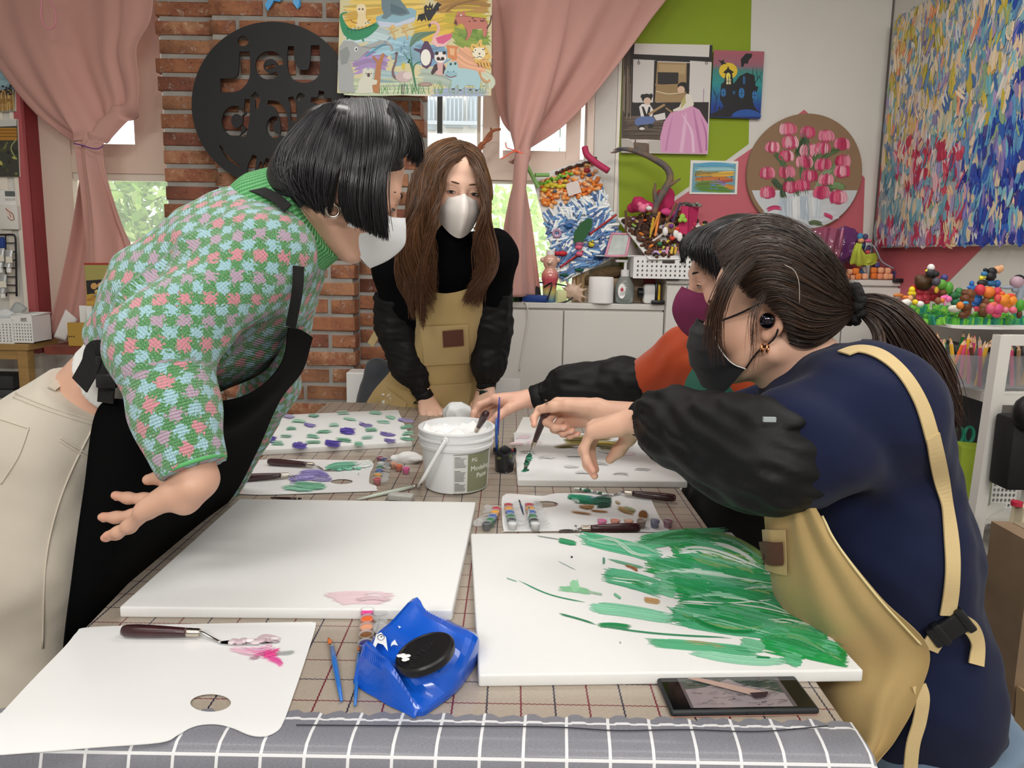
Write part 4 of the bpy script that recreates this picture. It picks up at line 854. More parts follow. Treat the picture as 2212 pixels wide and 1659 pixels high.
brush('violet tipped blue brush leaning upright behind the bucket',P(1077,990,1.725),P(1075,940,1.72),P(1079,858,1.71),'#3a3f9c',.0032,'#8a7a30','#b89a48')
# ---------------------------------------------------------------- eraser, tissue, plastic bag
MB_=MB().bevbox(PZ(866,1073,ZT+.009),(.057,.026,.013),.003,rot=((.97,.2,0),(-.2,.97,0),(0,0,1)))
tag(MB_.build('eraser',mat('eraser_grey','#b9b8b2',.7,var=(60,.2)),smooth=40),'worn grey eraser lying left of the white bucket','eraser')
def lump(name,label,cat,c,r,m,seed,amp=.006,fr=60,h=.003):
    s=SDF(.01); g=np.random.default_rng(seed)
    for i in range(7): s.ell(np.array(c)+g.normal(0,.35,3)*np.array(r),np.array(r)*g.uniform(.45,.75,3))
    V,F=s.mesh(h,lambda X:amp*np.abs(wnoise(X,fr,seed))-amp*.6); return tag(mk(name,V,F,m,smooth=40),label,cat)
M_tis=mat('tissue','#e9e9e8',.8)
lump('tissue','crumpled white tissue lying behind the paint pots','tissue',PZ(884,990,ZT+.010),(.032,.02,.012),M_tis,3)
mb_=mat('cloudy_plastic','#eef2f3',.25,trans=.25,ior=1.2)
lump('plastic_bag','crumpled translucent plastic bag behind the bucket','bag',P(998,893,1.98),(.05,.035,.038),mb_,5,.012,45)
# ================================================================ PEOPLE
from mathutils.bvhtree import BVHTree
class Surf:
    """look up points on a garment along a sight line, so trims lie on it"""
    def __init__(s,*parts):
        V,F=joinm([(v,f) for v,f in parts]); s.b=BVHTree.FromPolygons([tuple(v) for v in V],[tuple(map(int,f)) for f in F])
    def hit(s,x,y,off=.002):
        d=Vector(ray(x,y)).normalized(); h=s.b.ray_cast(Vector(C0),d)
        if h[0] is None: return None
        n=np.array(h[1]); 
        if n@np.array(d)>0: n=-n
        return np.array(h[0])+n*off,n
    def path(s,L,off=.002,n=40):
        q=cr(L,n); out=[s.hit(*a,off) for a in q]; out=[o for o in out if o is not None]
        return np.array([o[0] for o in out]),np.array([o[1] for o in out])
def sm(V,k=3):
    V=np.array(V); 
    for _ in range(k): V[1:-1]=.25*V[:-2]+.5*V[1:-1]+.25*V[2:]
    return V
class Fr:
    def __init__(s,o,F,U=(0,0,1),sc=1.0):
        F=np.array(F,float); F/=np.linalg.norm(F); U=np.array(U,float); U-=F*(U@F); U/=np.linalg.norm(U); s.o=np.array(o,float); s.R=np.array([np.cross(F,U),F,U]).T; s.sc=sc
    def __call__(s,x,y=None,z=None):
        if y is None: return np.array([s(*q) for q in x])
        return s.o+s.R@(np.array([x,y,z])*s.sc)
    def loc(s,X): return (np.asarray(X)-s.o)@s.R/s.sc
def head(S,f,lids=.0,closed=False):
    c=f.sc; E=lambda p,r,k=.012,op=1,R=None: S.ell(f(*p),np.array(r if np.ndim(r) else (r,)*3)*c,f.R if R is None else f.R@R,k*c,op)
    Cn=lambda a,b,ra,rb,k=.01,op=1: S.cone(f(*a),f(*b),ra*c,rb*c,k*c,op)
    E((0,-.014,.043),(.073,.092,.078)); E((0,.03,-.012),(.064,.056,.092),.02); E((0,.038,-.07),(.05,.044,.04),.02); E((0,.066,-.097),(.02,.017,.015),.02)
    for s in (-1,1): E((s*.038,.056,-.032),(.026,.026,.026),.02); Cn((s*.058,.0,-.06),(s*.022,.062,-.094),.016,.014,.02)
    Cn((-.034,.074,.021),(.034,.074,.021),.012,.012,.02)
    for s in (-1,1): E((s*.032,.104,.002),(.017,.017,.012),.012,-1)
    Cn((0,.083,.008),(0,.106,-.03),.0075,.0105,.014); 
    for s in (-1,1): E((s*.011,.096,-.032),(.0085,.0095,.0075),.008)
    E((0,.09,-.062),(.022,.012,.008),.01)
    for s in (-1,1):
        E((s*.032,.0735,.003),(.0165,.0155,.0135),.004)   # closed over eyeball: lids
        a=.35*s; R=np.array([[math.cos(a),-math.sin(a),0],[math.sin(a),math.cos(a),0],[0,0,1]])
        E((s*.077,-.010,-.004),(.008,.019,.031),.006,1,R); E((s*.083,-.004,.0),(.007,.011,.02),.005,-1,R); E((s*.074,.002,-.032),(.007,.008,.009),.006)
        E((s*.078,.006,-.006),(.005,.005,.008),.004)
def hand(S,w,d,pn,side,curl,s=1.0,thumb=None,spread=1.0,k=.006):
    d=np.array(d,float); d/=np.linalg.norm(d); pn=np.array(pn,float); pn-=d*(pn@d); pn/=np.linalg.norm(pn); t=np.cross(d,pn)*(1 if side=='R' else -1); w=np.array(w,float)
    Lc=lambda l,a,p: w+s*(d*l+t*a+pn*p)
    kn=[(.084,.028,0),(.088,.009,-.004),(.083,-.011,-.002),(.074,-.029,.003)]; ln=[(.042,.025,.021),(.046,.029,.022),(.043,.026,.021),(.033,.020,.019)]; rr=[.0087,.0089,.0084,.0075]; tips=[]
    for (l,a,p),q in zip(kn,(.014,.006,-.004,-.013)): S.cone(Lc(0,q,0),Lc(l,a,p),.0175*s,.0112*s,.012*s)
    S.cone(Lc(.03,.018,.008),Lc(.07,.02,.006),.016*s,.013*s,.014*s); S.cone(Lc(.03,-.018,.006),Lc(.062,-.024,.006),.014*s,.011*s,.012*s)
    for i,((l,a,p),L,r,c) in enumerate(zip(kn,ln,rr,curl)):
        q=Lc(l,a,p); ang=0; sp=(1.5-i)*.075*spread
        for j in range(3):
            ang+=math.radians(c[j]); e=(d*math.cos(ang)+pn*math.sin(ang)); e=e+t*sp*math.cos(ang)*(1 if j==0 else .6); e/=np.linalg.norm(e)
            q2=q+e*L[j]*s; S.cone(q,q2,r*s*(1.05-.1*j),r*s*(.96-.12*j),k*s); 
            nrm=-pn*math.cos(ang)+d*math.sin(ang); 
            if j==2: tips.append((q2-e*.004*s,e,nrm,r*s*.8))
            q=q2
    th=thumb or [(.020,.020,.010),(.052,.044,.018),(.080,.056,.020),(.104,.060,.022)]; tp=[Lc(*x) for x in th]; S.chain(tp,[.0165*s,.0125*s,.0105*s,.0078*s],.008*s)
    return tips,tp
def forearm(S,e,w,r0=.042,r1=.0245,k=.02):
    e=np.array(e);w=np.array(w); S.chain([e,e*.65+w*.35,w],[r0,r0*.92,r1],k)
M_skin=vmat('skin',.48,bump=(500,.06),sss=.12); M_nail=mat('nail','#e3b2a2',.25,coat=.3)
def skincol(V,base,red=None):
    b=np.tile(np.array(lin(base)),(len(V),1)); n=wnoise(V,60,4)[:,None]*.04; b=b*(1+n)
    if red is not None:
        for p,r,c,a in red:
            w=np.exp(-(((V-p)/r)**2).sum(1))[:,None]*a; b=b*(1-w)+np.array(lin(c))*w
    return b
def nails(tips,parent,rs=1.0):
    for p,e,n,r in tips:
        x=np.cross(e,n); R=np.array([x,e,n]).T; MB().ell(p+n*r*.72,(r*.72,r*1.05,r*.25),rot=R,n=8,m=5).build('fingernail',M_nail,parent=parent,smooth=True)
def strands(guides,n,r,K=14,jit=.003,seed=0,c0='#1a1618',c1='#3a3034',wave=0,ends=(.35,1,.9,.25),gl=None,lenj=.12):
    """many fine locks interpolated between guide curves"""
    g=np.random.default_rng(seed); G=np.array([cr(q,K) for q in guides]); m=len(G)
    s=g.uniform(0,m-1,n); i=np.minimum(s.astype(int),m-2); u=(s-i)[:,None,None]; Pt=G[i]*(1-u)+G[i+1]*u
    tt=np.linspace(0,1,K)
    # length jitter: resample along t
    L=1-lenj*g.uniform(0,1,n)**1.5; st=g.uniform(0,.05,n); f=(st[:,None]+(L-st)[:,None]*tt[None])*(K-1); j=np.minimum(f.astype(int),K-2); w=(f-j)[...,None]; ar=np.arange(n)[:,None]
    Pt=Pt[ar,j]*(1-w)+Pt[ar,j+1]*w
    off=g.normal(0,1,(n,1,3))*jit+np.cumsum(g.normal(0,1,(n,K,3)),1)*jit*.10; Pt=Pt+off*(.35+.65*tt)[None,:,None]
    if wave:
        ph=np.sin(tt[None]*g.uniform(14.4,15.2,(n,1))+s[:,None]*2.2)*wave*np.clip(tt*1.6-.25,0,1)[None]; sd=np.cross(np.gradient(Pt,axis=1),np.array([0,1.,0])); sd/=np.linalg.norm(sd,axis=2)[...,None]+1e-9; Pt=Pt+sd*ph[...,None]; Pt[...,1]+=np.cos(tt[None]*14+s[:,None]*2)*wave*.6*np.clip(tt*1.6-.25,0,1)[None]
    T=np.gradient(Pt,axis=1); T/=np.linalg.norm(T,axis=2)[...,None]+1e-9; ref=g.normal(size=(n,1,3)); a=np.cross(T,ref); a/=np.linalg.norm(a,axis=2)[...,None]+1e-9; b=np.cross(T,a)
    rad=r*g.uniform(.5,1.2,(n,1))*np.interp(tt,np.linspace(0,1,len(ends)),ends)[None]
    V=np.stack([Pt+rad[...,None]*(a*math.cos(q)+b*math.sin(q)) for q in (0,2.094,4.189)],2).reshape(-1,3)
    base=(np.arange(n)[:,None]*K+np.arange(K-1)[None])*3; base=base.ravel(); F=np.concatenate([np.c_[base+q,base+(q+1)%3,base+3+(q+1)%3,base+3+q] for q in range(3)])
    A,B=np.array(lin(c0)),np.array(lin(c1)); mixv=np.clip(g.beta(1.3,2.2,n),0,1)[:,None]; cc=A*(1-mixv)+B*mixv; C=np.repeat(cc,K*3,0)
    if gl is not None:
        k=np.tile(np.repeat(np.clip(tt*1.3-.3,0,1),3),n)[:,None]; C=C*(1-k)+np.repeat(np.array(lin(gl))*(.6+.8*mixv),K*3,0)*k
    return V,F,C
def hairmat(name,rough=.36):
    m=vmat(name,rough,spec=.6); b=m.node_tree.nodes['Principled BSDF']; b.inputs['Anisotropic'].default_value=.4; return m
M_hair=hairmat('hair_black',.33); M_hairb=hairmat('hair_brown',.4)
def hairobj(parts,m,parent,name='hair'):
    V=[];F=[];C=[];b=0
    for v,f,c in parts:
        V.append(v);F.append(f+b);b+=len(v);C.append(np.tile(np.array(lin(c)),(len(v),1)) if isinstance(c,str) else c)
    return mk(name,np.concatenate(V),np.concatenate(F),m,parent,True,np.concatenate(C))
def drape(guides,surf,off=.004,n=12):
    out=[]
    for g in guides:
        r=[]
        for x,y,Y in cr(g,n):
            q=P(x,y,Y); h=surf.hit(x,y,0)
            if h is not None and h[0][1]-off<q[1]: d=(h[0]-C0)/np.linalg.norm(h[0]-C0); q=h[0]-d*off
            r.append(q)
        out.append(sm(r,2))
    return out
def shrink(m,d=.005):
    V,F=m; N_=np.zeros_like(V); n=np.cross(V[F[:,1]]-V[F[:,0]],V[F[:,3]]-V[F[:,0]]); 
    for k in range(4): np.add.at(N_,F[:,k],n)
    N_/=np.linalg.norm(N_,axis=1)[:,None]+1e-12; c=V.mean(0); s=np.sign(((V-c)*N_).sum()); return V-N_*d*s
def cap(f,prims,cut,h=.005):
    S=SDF(.02)
    for p,r in prims: S.ell(f(*p),np.array(r)*f.sc,f.R)
    for p,r in cut: S.ell(f(*p),np.array(r)*f.sc,f.R,.012,-1)
    return S.mesh(h)
def mask(f,parent,m,name='face_mask',prot=1.0,zs=1.0,rows=None,pleat=0,col=None):
    sy=lambda L:[(-x,y,z) for x,y,z in L[:0:-1]]+L
    if rows is None:
        rows=[[(0,.114,.003),(.013,.104,-.005),(.038,.084,-.016),(.064,.040,-.012)],[(0,.131*prot,-.02),(.02,.113,-.022),(.045,.083,-.028),(.068,.036,-.028)],[(0,.141*prot,-.05),(.02,.121,-.052),(.045,.089,-.054),(.068,.036,-.052)],[(0,.130*prot,-.09),(.02,.108,-.09),(.042,.077,-.086),(.061,.034,-.078)],[(0,.104,-.126),(.02,.089,-.122),(.040,.062,-.110),(.055,.030,-.096)]]
    rows=[[(x,y,z*zs) for x,y,z in r] for r in rows]
    rr=[[f(*q) for q in sy(r)] for r in rows]
    dp=None
    if pleat: dp=lambda U,Vv: pleat*np.abs(((Vv*4)%1)-.3)-pleat*.3
    V,F=patch(rr,41,36,.0012,dp); 
    dd=(V[len(V)//2+20]-V[20])@f.R[:,1]
    o=mk(name,V,F,m,parent=parent,smooth=50); return o
def loops(f,parent,m,side,top,bot,r=.0013):
    e=lambda x,y,z:f(side*x,y,z)
    for k in (top,bot):
        mid=(np.array(k)*.5+np.array((.078,-.005,.02 if k is top else -.03))*.5); mid[0]+=.004
        MB().tube(cr([e(*k),e(*mid),e(.084,-.012,.024 if k is top else -.034),e(.082,-.022,.0)],14),r,6).build('ear_loop',m,parent=parent,smooth=True)
def eyes(f,parent,gaze=(0,-.3),open_=.5,brow='#3a2a22',iris='#1c1210',sides=(-1,1),rise=0):
    Mw=mat('eye_white','#d9d2cc',.15,coat=.6); Mi=mat('iris_dark',iris,.1,coat=.8); Ml=mat('lash_dark','#181210',.6); Mb=mat('brow_'+brow[1:],brow,.8)
    for s in sides:
        c=np.array((s*.032,.0735,.003)); pt=lambda ax,az,r:f(*(c+np.array([math.sin(ax)*math.cos(az)*.0167*r,math.cos(ax)*math.cos(az)*.0157*r,math.sin(az)*.0137*r])))
        def edge(z0,amp,n=11): return [pt(u*.82*1.0,z0+amp*(1-u*u)+.05*u*s,1.012) for u in np.linspace(-1,1,n)]
        lo=edge(-.42,-.16); up=edge(-.36,.42*open_)
        V=lo+up; F=[(i,i+1,11+i+1,11+i) for i in range(10)]; e=mk('eye',V,F,Mw,parent=parent,smooth=True)
        gx,gz=gaze; ic=[]; 
        az0=-.42-.1+.42*open_*.45
        for i in range(16):
            a=2*math.pi*i/16; x,z=gx+.34*math.cos(a),az0+.40*math.sin(a); u=min(1,abs(x)/.82); z=min(max(z,-.42-.16*(1-u*u)),-.36+.42*open_*(1-u*u)); ic.append(pt(x,z,1.03))
        mk('iris',ic,[tuple(range(16))],Mi,parent=e)
        MB().tube(sm(up,1),[.0006,.0013,.0014,.0008],6).tube([q+f.R[:,2]*-.0 for q in lo],.0004,5).build('eyelashes',Ml,parent=parent,smooth=True)
        MB().tube([pt(u*.8,.30+.15*(1-u*u),1.012) for u in np.linspace(-1,1,9)],.0005,5).build('lid_crease',mat('crease','#a5745c',.6),parent=parent,smooth=True)
        b=[f(s*x,y,z+rise) for x,y,z in ((.014,.0905,.0255),(.024,.0895,.0275),(.038,.0835,.0275),(.05,.073,.0232))]
        MB().tube(cr(b,16),[.0016,.0026,.0022,.0007],8,flat=(f.R[:,1],.6)).build('eyebrow',Mb,parent=parent,smooth=True)
def kuv(V,segs):
    """cloth coordinates around the nearest bone: (around, along)"""
    best=np.full(len(V),9.); UV=np.zeros((len(V),3)); off=0
    for a,b,r in segs:
        a=np.array(a);b=np.array(b);ab=b-a;L=np.linalg.norm(ab);t=(V-a)@ab/L**2;tc=np.clip(t,0,1);d=np.linalg.norm(V-a-tc[:,None]*ab,axis=1)-r
        X,Y,_=frame_of(ab,(.3,-1,.2)); q=V-a; an=np.arctan2(q@Y,q@X); k=d<best; best[k]=d[k]; UV[k]=np.c_[an*r,t*L+off,np.zeros(len(V))][k]; off+=L
    return UV+5
def knitmat():
    m,nt,b=newmat('argyle_knit'); a=N(nt,'ShaderNodeAttribute',attribute_name='Col'); co=a.outputs['Vector']
    def M(op,x,y=0,z=0): return N(nt,'ShaderNodeMath',{0:x,1:y,2:z},operation=op).outputs[0]
    nz=N(nt,'ShaderNodeTexNoise',{'Vector':co,'Scale':230.0,'Detail':4.0}); nv=N(nt,'ShaderNodeVectorMath',{0:nz.outputs['Color'],1:(.5,.5,.5)},operation='SUBTRACT')
    n2=N(nt,'ShaderNodeVectorMath',{0:co,1:N(nt,'ShaderNodeVectorMath',{0:nv.outputs[0],'Scale':.028},operation='SCALE').outputs[0]},operation='ADD'); s=N(nt,'ShaderNodeSeparateXYZ',{0:n2.outputs[0]})
    q=.0225; A=M('DIVIDE',M('ADD',s.outputs[0],s.outputs[1]),q); B=M('DIVIDE',M('SUBTRACT',s.outputs[0],s.outputs[1]),q)
    fa,fb=M('FLOOR',A),M('FLOOR',B); par=M('FLOORED_MODULO',M('ADD',fa,fb),2); pa=M('FLOORED_MODULO',fa,2)
    n3=N(nt,'ShaderNodeTexNoise',{'Vector':co,'Scale':700.0,'Detail':1.0}); hi=M('GREATER_THAN',n3.outputs[0],.52)
    mix=lambda f,x,y:N(nt,'ShaderNodeMix',{0:f,6:x if not isinstance(x,str) else rgba(x),7:y if not isinstance(y,str) else rgba(y)},data_type='RGBA').outputs[2]
    gr=mix(hi,'#43854c','#74ab76'); bl=mix(hi,'#abd3de','#96c2d0'); pk=mix(M('FLOORED_MODULO',M('FLOOR',M('MULTIPLY',fb,.5)),2),mix(hi,'#dd95a0','#cf8c98'),mix(hi,'#b0a8bc','#c79aae'))
    c=mix(par,mix(pa,bl,pk),gr); nt.links.new(c,b.inputs['Base Color']); b.inputs['Roughness'].default_value=.95; b.inputs['Sheen Weight'].default_value=.3
    w=N(nt,'ShaderNodeSeparateXYZ',{0:co}); kx=M('SINE',M('MULTIPLY',w.outputs[0],1500)); ky=M('SINE',M('ADD',M('MULTIPLY',w.outputs[1],1500),M('MULTIPLY',M('ABSOLUTE',kx),1.6)))
    h=M('ADD',M('MULTIPLY',kx,.5),ky); add_bump(nt,b,M('ADD',h,M('MULTIPLY',n3.outputs[0],1.5)),.55,.0025); return m
def ribmat(name,c0,c1,freq):
    m,nt,b=newmat(name); a=N(nt,'ShaderNodeAttribute',attribute_name='Col'); s=N(nt,'ShaderNodeSeparateXYZ',{0:a.outputs['Vector']})
    w=N(nt,'ShaderNodeMath',{0:N(nt,'ShaderNodeMath',{0:s.outputs[0],1:freq},operation='MULTIPLY').outputs[0]},operation='SINE').outputs[0]
    w2=N(nt,'ShaderNodeMath',{0:N(nt,'ShaderNodeMath',{0:s.outputs[1],1:1500.0},operation='MULTIPLY').outputs[0]},operation='SINE').outputs[0]
    c=N(nt,'ShaderNodeMix',{0:N(nt,'ShaderNodeMapRange',{0:w,1:-1.0,2:1.0}).outputs[0],6:rgba(c0),7:rgba(c1)},data_type='RGBA'); nt.links.new(c.outputs[2],b.inputs['Base Color']); b.inputs['Roughness'].default_value=.9
    add_bump(nt,b,N(nt,'ShaderNodeMath',{0:w,1:N(nt,'ShaderNodeMath',{0:w2,1:.3},operation='MULTIPLY').outputs[0]},operation='ADD').outputs[0],.7,.003); return m
M_blackcloth=clothmat('apron_black','#050506','#080809',.95,700,.12,0,.08); M_strapb=mat('strap_black','#0d0d0f',.8,bump=(900,.3)); M_buckle=mat('buckle_black','#15161a',.35)
M_khaki=clothmat('apron_khaki','#c2a873','#ad9462',.9,700,.2,.15); M_khaki2=mat('khaki_strap','#c9b283',.85,bump=(900,.3)); M_thr=mat('khaki_stitch','#e0cf9c',.8)
M_nylon=clothmat('sleeve_nylon','#090a0c','#0e0f12',.6,900,.1,0,.28); M_leather=mat('label_leather','#5a3428',.6,bump=(300,.3)); M_letter=mat('label_letters','#33201a',.7)
def folds(amp,fr,seed): return lambda X: amp*wnoise(X,fr,seed)+amp*.5*wnoise(X,fr*2.3,seed+1)
def floorpt(p,dx=0,dy=0,z=.08): return np.array([p[0]+dx,p[1]+dy,z])
# ---------------------------------------------------------------- 1. woman in the argyle sweater, bending over from the left
f1=Fr((0,0,0),(.83,.26,-.49),(0,0,1),.97); e0=P(850,447,1.113); f1.o=e0-f1.R@(np.array([.032,.085,.004])*f1.sc)
SK1='#cfa38c'
S=SDF(.02); head(S,f1); S.cone(P(632,485,1.14),f1(0,-.03,-.05),.056,.052,.03); S.cone(P(560,540,1.14),P(632,485,1.14),.06,.058,.03); hd=S.mesh(.0034)
S=SDF(.012); el,wr=P(330,770,.93),P(428,1042,.874); forearm(S,el,wr,.042,.0225); S.cone(P(418,990,.885),P(400,1082,.868),.022,.019,.02)
hp=hand(S,wr,(-.80,.20,-.46),(-.34,-.02,.80),'R',[(18,10,8),(6,12,8),(-10,10,8),(-14,12,10)],1.0,[(.018,.020,.012),(.050,.032,.022),(.078,.034,.028),(.100,.032,.034)],.35,.008); ha=S.mesh(.0024)
S=SDF(.012); el2,wr2=P(588,830,1.45),P(452,1085,1.54); forearm(S,el2,wr2,.042,.0255); hand(S,wr2,(-.3,-.3,-.8),(.6,0,-.5),'L',[(30,30,20)]*4,1.0); hb=S.mesh(.004)
S=SDF(.03); S.chain([P(165,925,1.13),P(262,832,1.13),P(350,760,1.13)],[.09,.076,.08]); S.chain([P(95,950,1.06),P(60,1450,1.03),floorpt(P(60,1450,1.03))],[.07,.05,.035]); S.chain([P(190,980,1.25),P(170,1480,1.25),floorpt(P(170,1480,1.25))],[.07,.05,.035])
for q in (floorpt(P(60,1450,1.03),z=.05),floorpt(P(170,1480,1.25),z=.05)): S.cone(q,q+np.array([.15,.05,-.015]),.035,.028)
lo=S.mesh(.01)
V,F=joinm([hd,ha,hb,lo]); C=skincol(V,SK1,[(f1(.04,.06,-.03),.03,'#cf8a74',.35),(f1(.032,.085,.004),.02,'#b98468',.35)]+[(np.array(t[0]),.012,'#d48a74',.4) for t in hp[0]])
pn1=tag(mk('person',V,F,M_skin,smooth=True,col=C),'person in green, blue and pink argyle sweater bending over from the left','person')
nails(hp[0],pn1)
eyes(f1,pn1,(.1,-.3),.35,'#2f2320',sides=(1,))
S=SDF(.035); T1=[P(352,748,1.13),P(432,674,1.13),P(545,562,1.13),P(578,522,1.13)]; S.chain(T1,[.106,.132,.118,.080],flat=((0,1,0),1.25))
sh,elb,cf=P(582,545,1.03),P(338,752,.93),P(418,1008,.878); S.chain([sh,elb,cf],[.068,.060,.038],.03); S.chain([elb,(elb+cf)/2,cf],[.058,.053,.040],.02)
sh2,elb2,cf2=P(618,548,1.25),P(585,835,1.45),P(476,1056,1.50); S.chain([sh2,elb2,cf2],[.07,.056,.04],.03)
axs=(P(560,575,1.13)-P(345,765,1.13)); d0=P(345,765,1.13)-.025*axs/np.linalg.norm(axs); cn=cf-elb; cn2=cf2-elb2
cl=lambda X:np.maximum.reduce([np.where(np.linalg.norm(X-cf,axis=1)<.1,(X-cf)@(cn/np.linalg.norm(cn))-.004,-1),np.where(np.linalg.norm(X-cf2,axis=1)<.1,(X-cf2)@(cn2/np.linalg.norm(cn2)),-1),np.where(np.linalg.norm(X-d0,axis=1)<.24,np.where(np.linalg.norm(X-elb,axis=1)<.11,-1,(d0-X)@(axs/np.linalg.norm(axs))),-1)])
sw=S.mesh(.006,lambda X:.0022*wnoise(X,48,3)+.0035*wnoise(X,20,5),cl)
mk('sweater',*sw,knitmat(),parent=pn1,smooth=True,col=kuv(sw[0],[(T1[0],T1[1],.13),(T1[1],T1[2],.13),(sh,elb,.066),(elb,cf,.052),(sh2,elb2,.066),(elb2,cf2,.05)]))
# cuff edge, collar
MB().tube([cf+.040*(math.cos(a)*frame_of(cn)[0]+math.sin(a)*frame_of(cn)[1]) for a in np.linspace(0,2*math.pi,30)],.0035,8,cap=False).build('cuff',mat('cuff_green','#5fae6c',.9,bump=(700,.4)),parent=pn1,smooth=True)
S=SDF(.01); ca,cb=P(608,492,1.13),P(672,458,1.125); S.cone(ca,cb,.099,.086); u=(cb-ca)/np.linalg.norm(cb-ca)
cm=S.mesh(.004,None,halfspaces((cb+u*.010,u),(ca-u*.035,-u))); uv=kuv(cm[0],[(ca,cb,.078)]); mk('knit_collar',*cm,ribmat('collar_rib','#459a54','#7cc488',900.0),parent=pn1,smooth=True,col=uv)
# white tee, jeans
S=SDF(.02); S.chain([P(256,832,1.13),P(345,762,1.13)],[.079,.092],flat=((0,1,0),1.25)); a=P(248,838,1.13); b=P(340,765,1.13); u=(b-a)/np.linalg.norm(b-a); mk('white_tee',*S.mesh(.006,folds(.002,40,2),halfspaces((a-u*(-.01),-u),(b+u*.02,u))),clothmat('tee_white','#e6e6e4','#dddddb',.9),parent=pn1,smooth=True)
S=SDF(.05); hipc=P(155,970,1.13); S.chain([P(228,858,1.13),hipc],[.087,.112],flat=((0,1,0),1.25)); k1,k2=P(52,1450,1.03),P(165,1480,1.25); S.chain([P(95,985,1.06),P(68,1200,1.04),k1,floorpt(k1)],[.105,.105,.09,.075]); S.chain([P(200,960,1.24),k2,floorpt(k2)],[.12,.09,.075]); u=(P(222,862,1.13)-hipc); u/=np.linalg.norm(u)
jn=S.mesh(.008,folds(.003,30,8),halfspaces((P(222,862,1.13)+u*.012,u)))
M_jean=clothmat('jeans_cream','#b5ada0','#c6beb1',.9,500,.25); mk('jeans',*jn,M_jean,parent=pn1,smooth=True)
sj=Surf(jn); M_seam=mat('seam_cream','#c6bdae',.85); sm_=MB()
for L in ([(35,850),(110,880),(205,910)],[(30,858),(108,888),(202,918)],[(0,905),(40,918),(62,925)],[(62,925),(40,985),(2,1045)],[(205,915),(140,1050),(100,1200),(92,1400)],[(130,945),(195,985)],[(128,952),(193,992)]):
    p,n=sj.path(L,.0008,30)
    if len(p)>4: sm_.tube(sm(p),.0016,5)
sm_.build('seam',M_seam,parent=pn1,smooth=True)
p,n=sj.path([(165,790),(140,820),(110,842)],.003,12); 
if len(p)>3: V,F=ribbon(sm(p),sm(n),.012,.003,12); mk('belt_loop',V,F,M_seam,parent=pn1)
# apron: bib, skirt, straps, buckle
R1=[[(622,707,1.02),(648,712,1.13),(674,728,1.25)],[(606,785,1.0),(632,792,1.12),(652,800,1.28)],[(540,850,.99),(580,860,1.08),(612,850,1.31)],[(440,872,.985),(510,920,1.06),(588,890,1.35)],[(300,868,.99),(420,960,1.04),(552,970,1.40)],[(212,880,1.0),(340,1050,1.02),(500,1068,1.44)],[(180,1060,.975),(290,1180,1.02),(420,1160,1.42)],[(150,1250,.955),(230,1330,1.02),(330,1260,1.38)],[(126,1420,.945),(190,1470,1.02),(290,1400,1.33)],[(100,1750,.94),(170,1750,1.02),(270,1650,1.32)]]
ap=patch([pp(r) for r in R1],30,80,.002,lambda U,Vv:.006*np.sin(U*9+Vv*5)*np.clip(Vv*2-.3,0,1)); mk('apron',*ap,M_blackcloth,parent=pn1,smooth=40)
ssw=Surf(sw)
def strapon(surf,L,w,off,name,m,parent,n=50,smooth_=6):
    p,nn=surf.path(L,off,n); p,nn=sm(p,smooth_),sm(nn,smooth_); V,F=ribbon(p,nn,w,.0022,n); return mk(name,V,F,m,parent=parent)
p0_=pp([(226,770,1.0),(224,715,1.02),(236,652,1.05),(264,596,1.09),(306,544,1.12),(360,493,1.13),(424,447,1.12),(485,419,1.09),(542,407,1.06),(590,424,1.03),(622,450,1.01)]); n0_=[(-.5,-.8,.3),(-.5,-.8,.3),(-.6,-.6,.5),(-.6,-.4,.7),(-.6,-.2,.8),(-.6,-.1,.8),(-.5,-.2,.9),(-.3,-.4,.9),(0,-.6,.8),(.1,-.8,.5),(.1,-1,.3)]
V,F=ribbon(p0_,n0_,[.028,.028,.026,.026,.026,.024,.022,.02,.018,.016,.016],.002,60); mk('apron_strap',V,F,M_strapb,parent=pn1)
V,F=ribbon(pp([(645,575,.985),(642,630,.99),(628,706,1.015)]),(0,-1,.2),.016,.002,20); mk('apron_strap',V,F,M_strapb,parent=pn1)
V,F=ribbon(pp([(226,770,1.0),(232,800,.995),(228,870,.99)]),(-.3,-1,.1),.030,.002,20); mk('apron_strap',V,F,M_strapb,parent=pn1)
V,F=ribbon(pp([(236,765,.985),(205,760,.98),(195,790,.98),(172,832,.985)]),(-.3,-1,.1),.034,.002,20); mk('strap_tail',V,F,M_strapb,parent=pn1)
MB().bevbox(P(236,792,.98),(.036,.010,.034),.003).bevbox(P(232,822,.98),(.030,.012,.022),.003).build('buckle',M_buckle,parent=pn1,smooth=40)
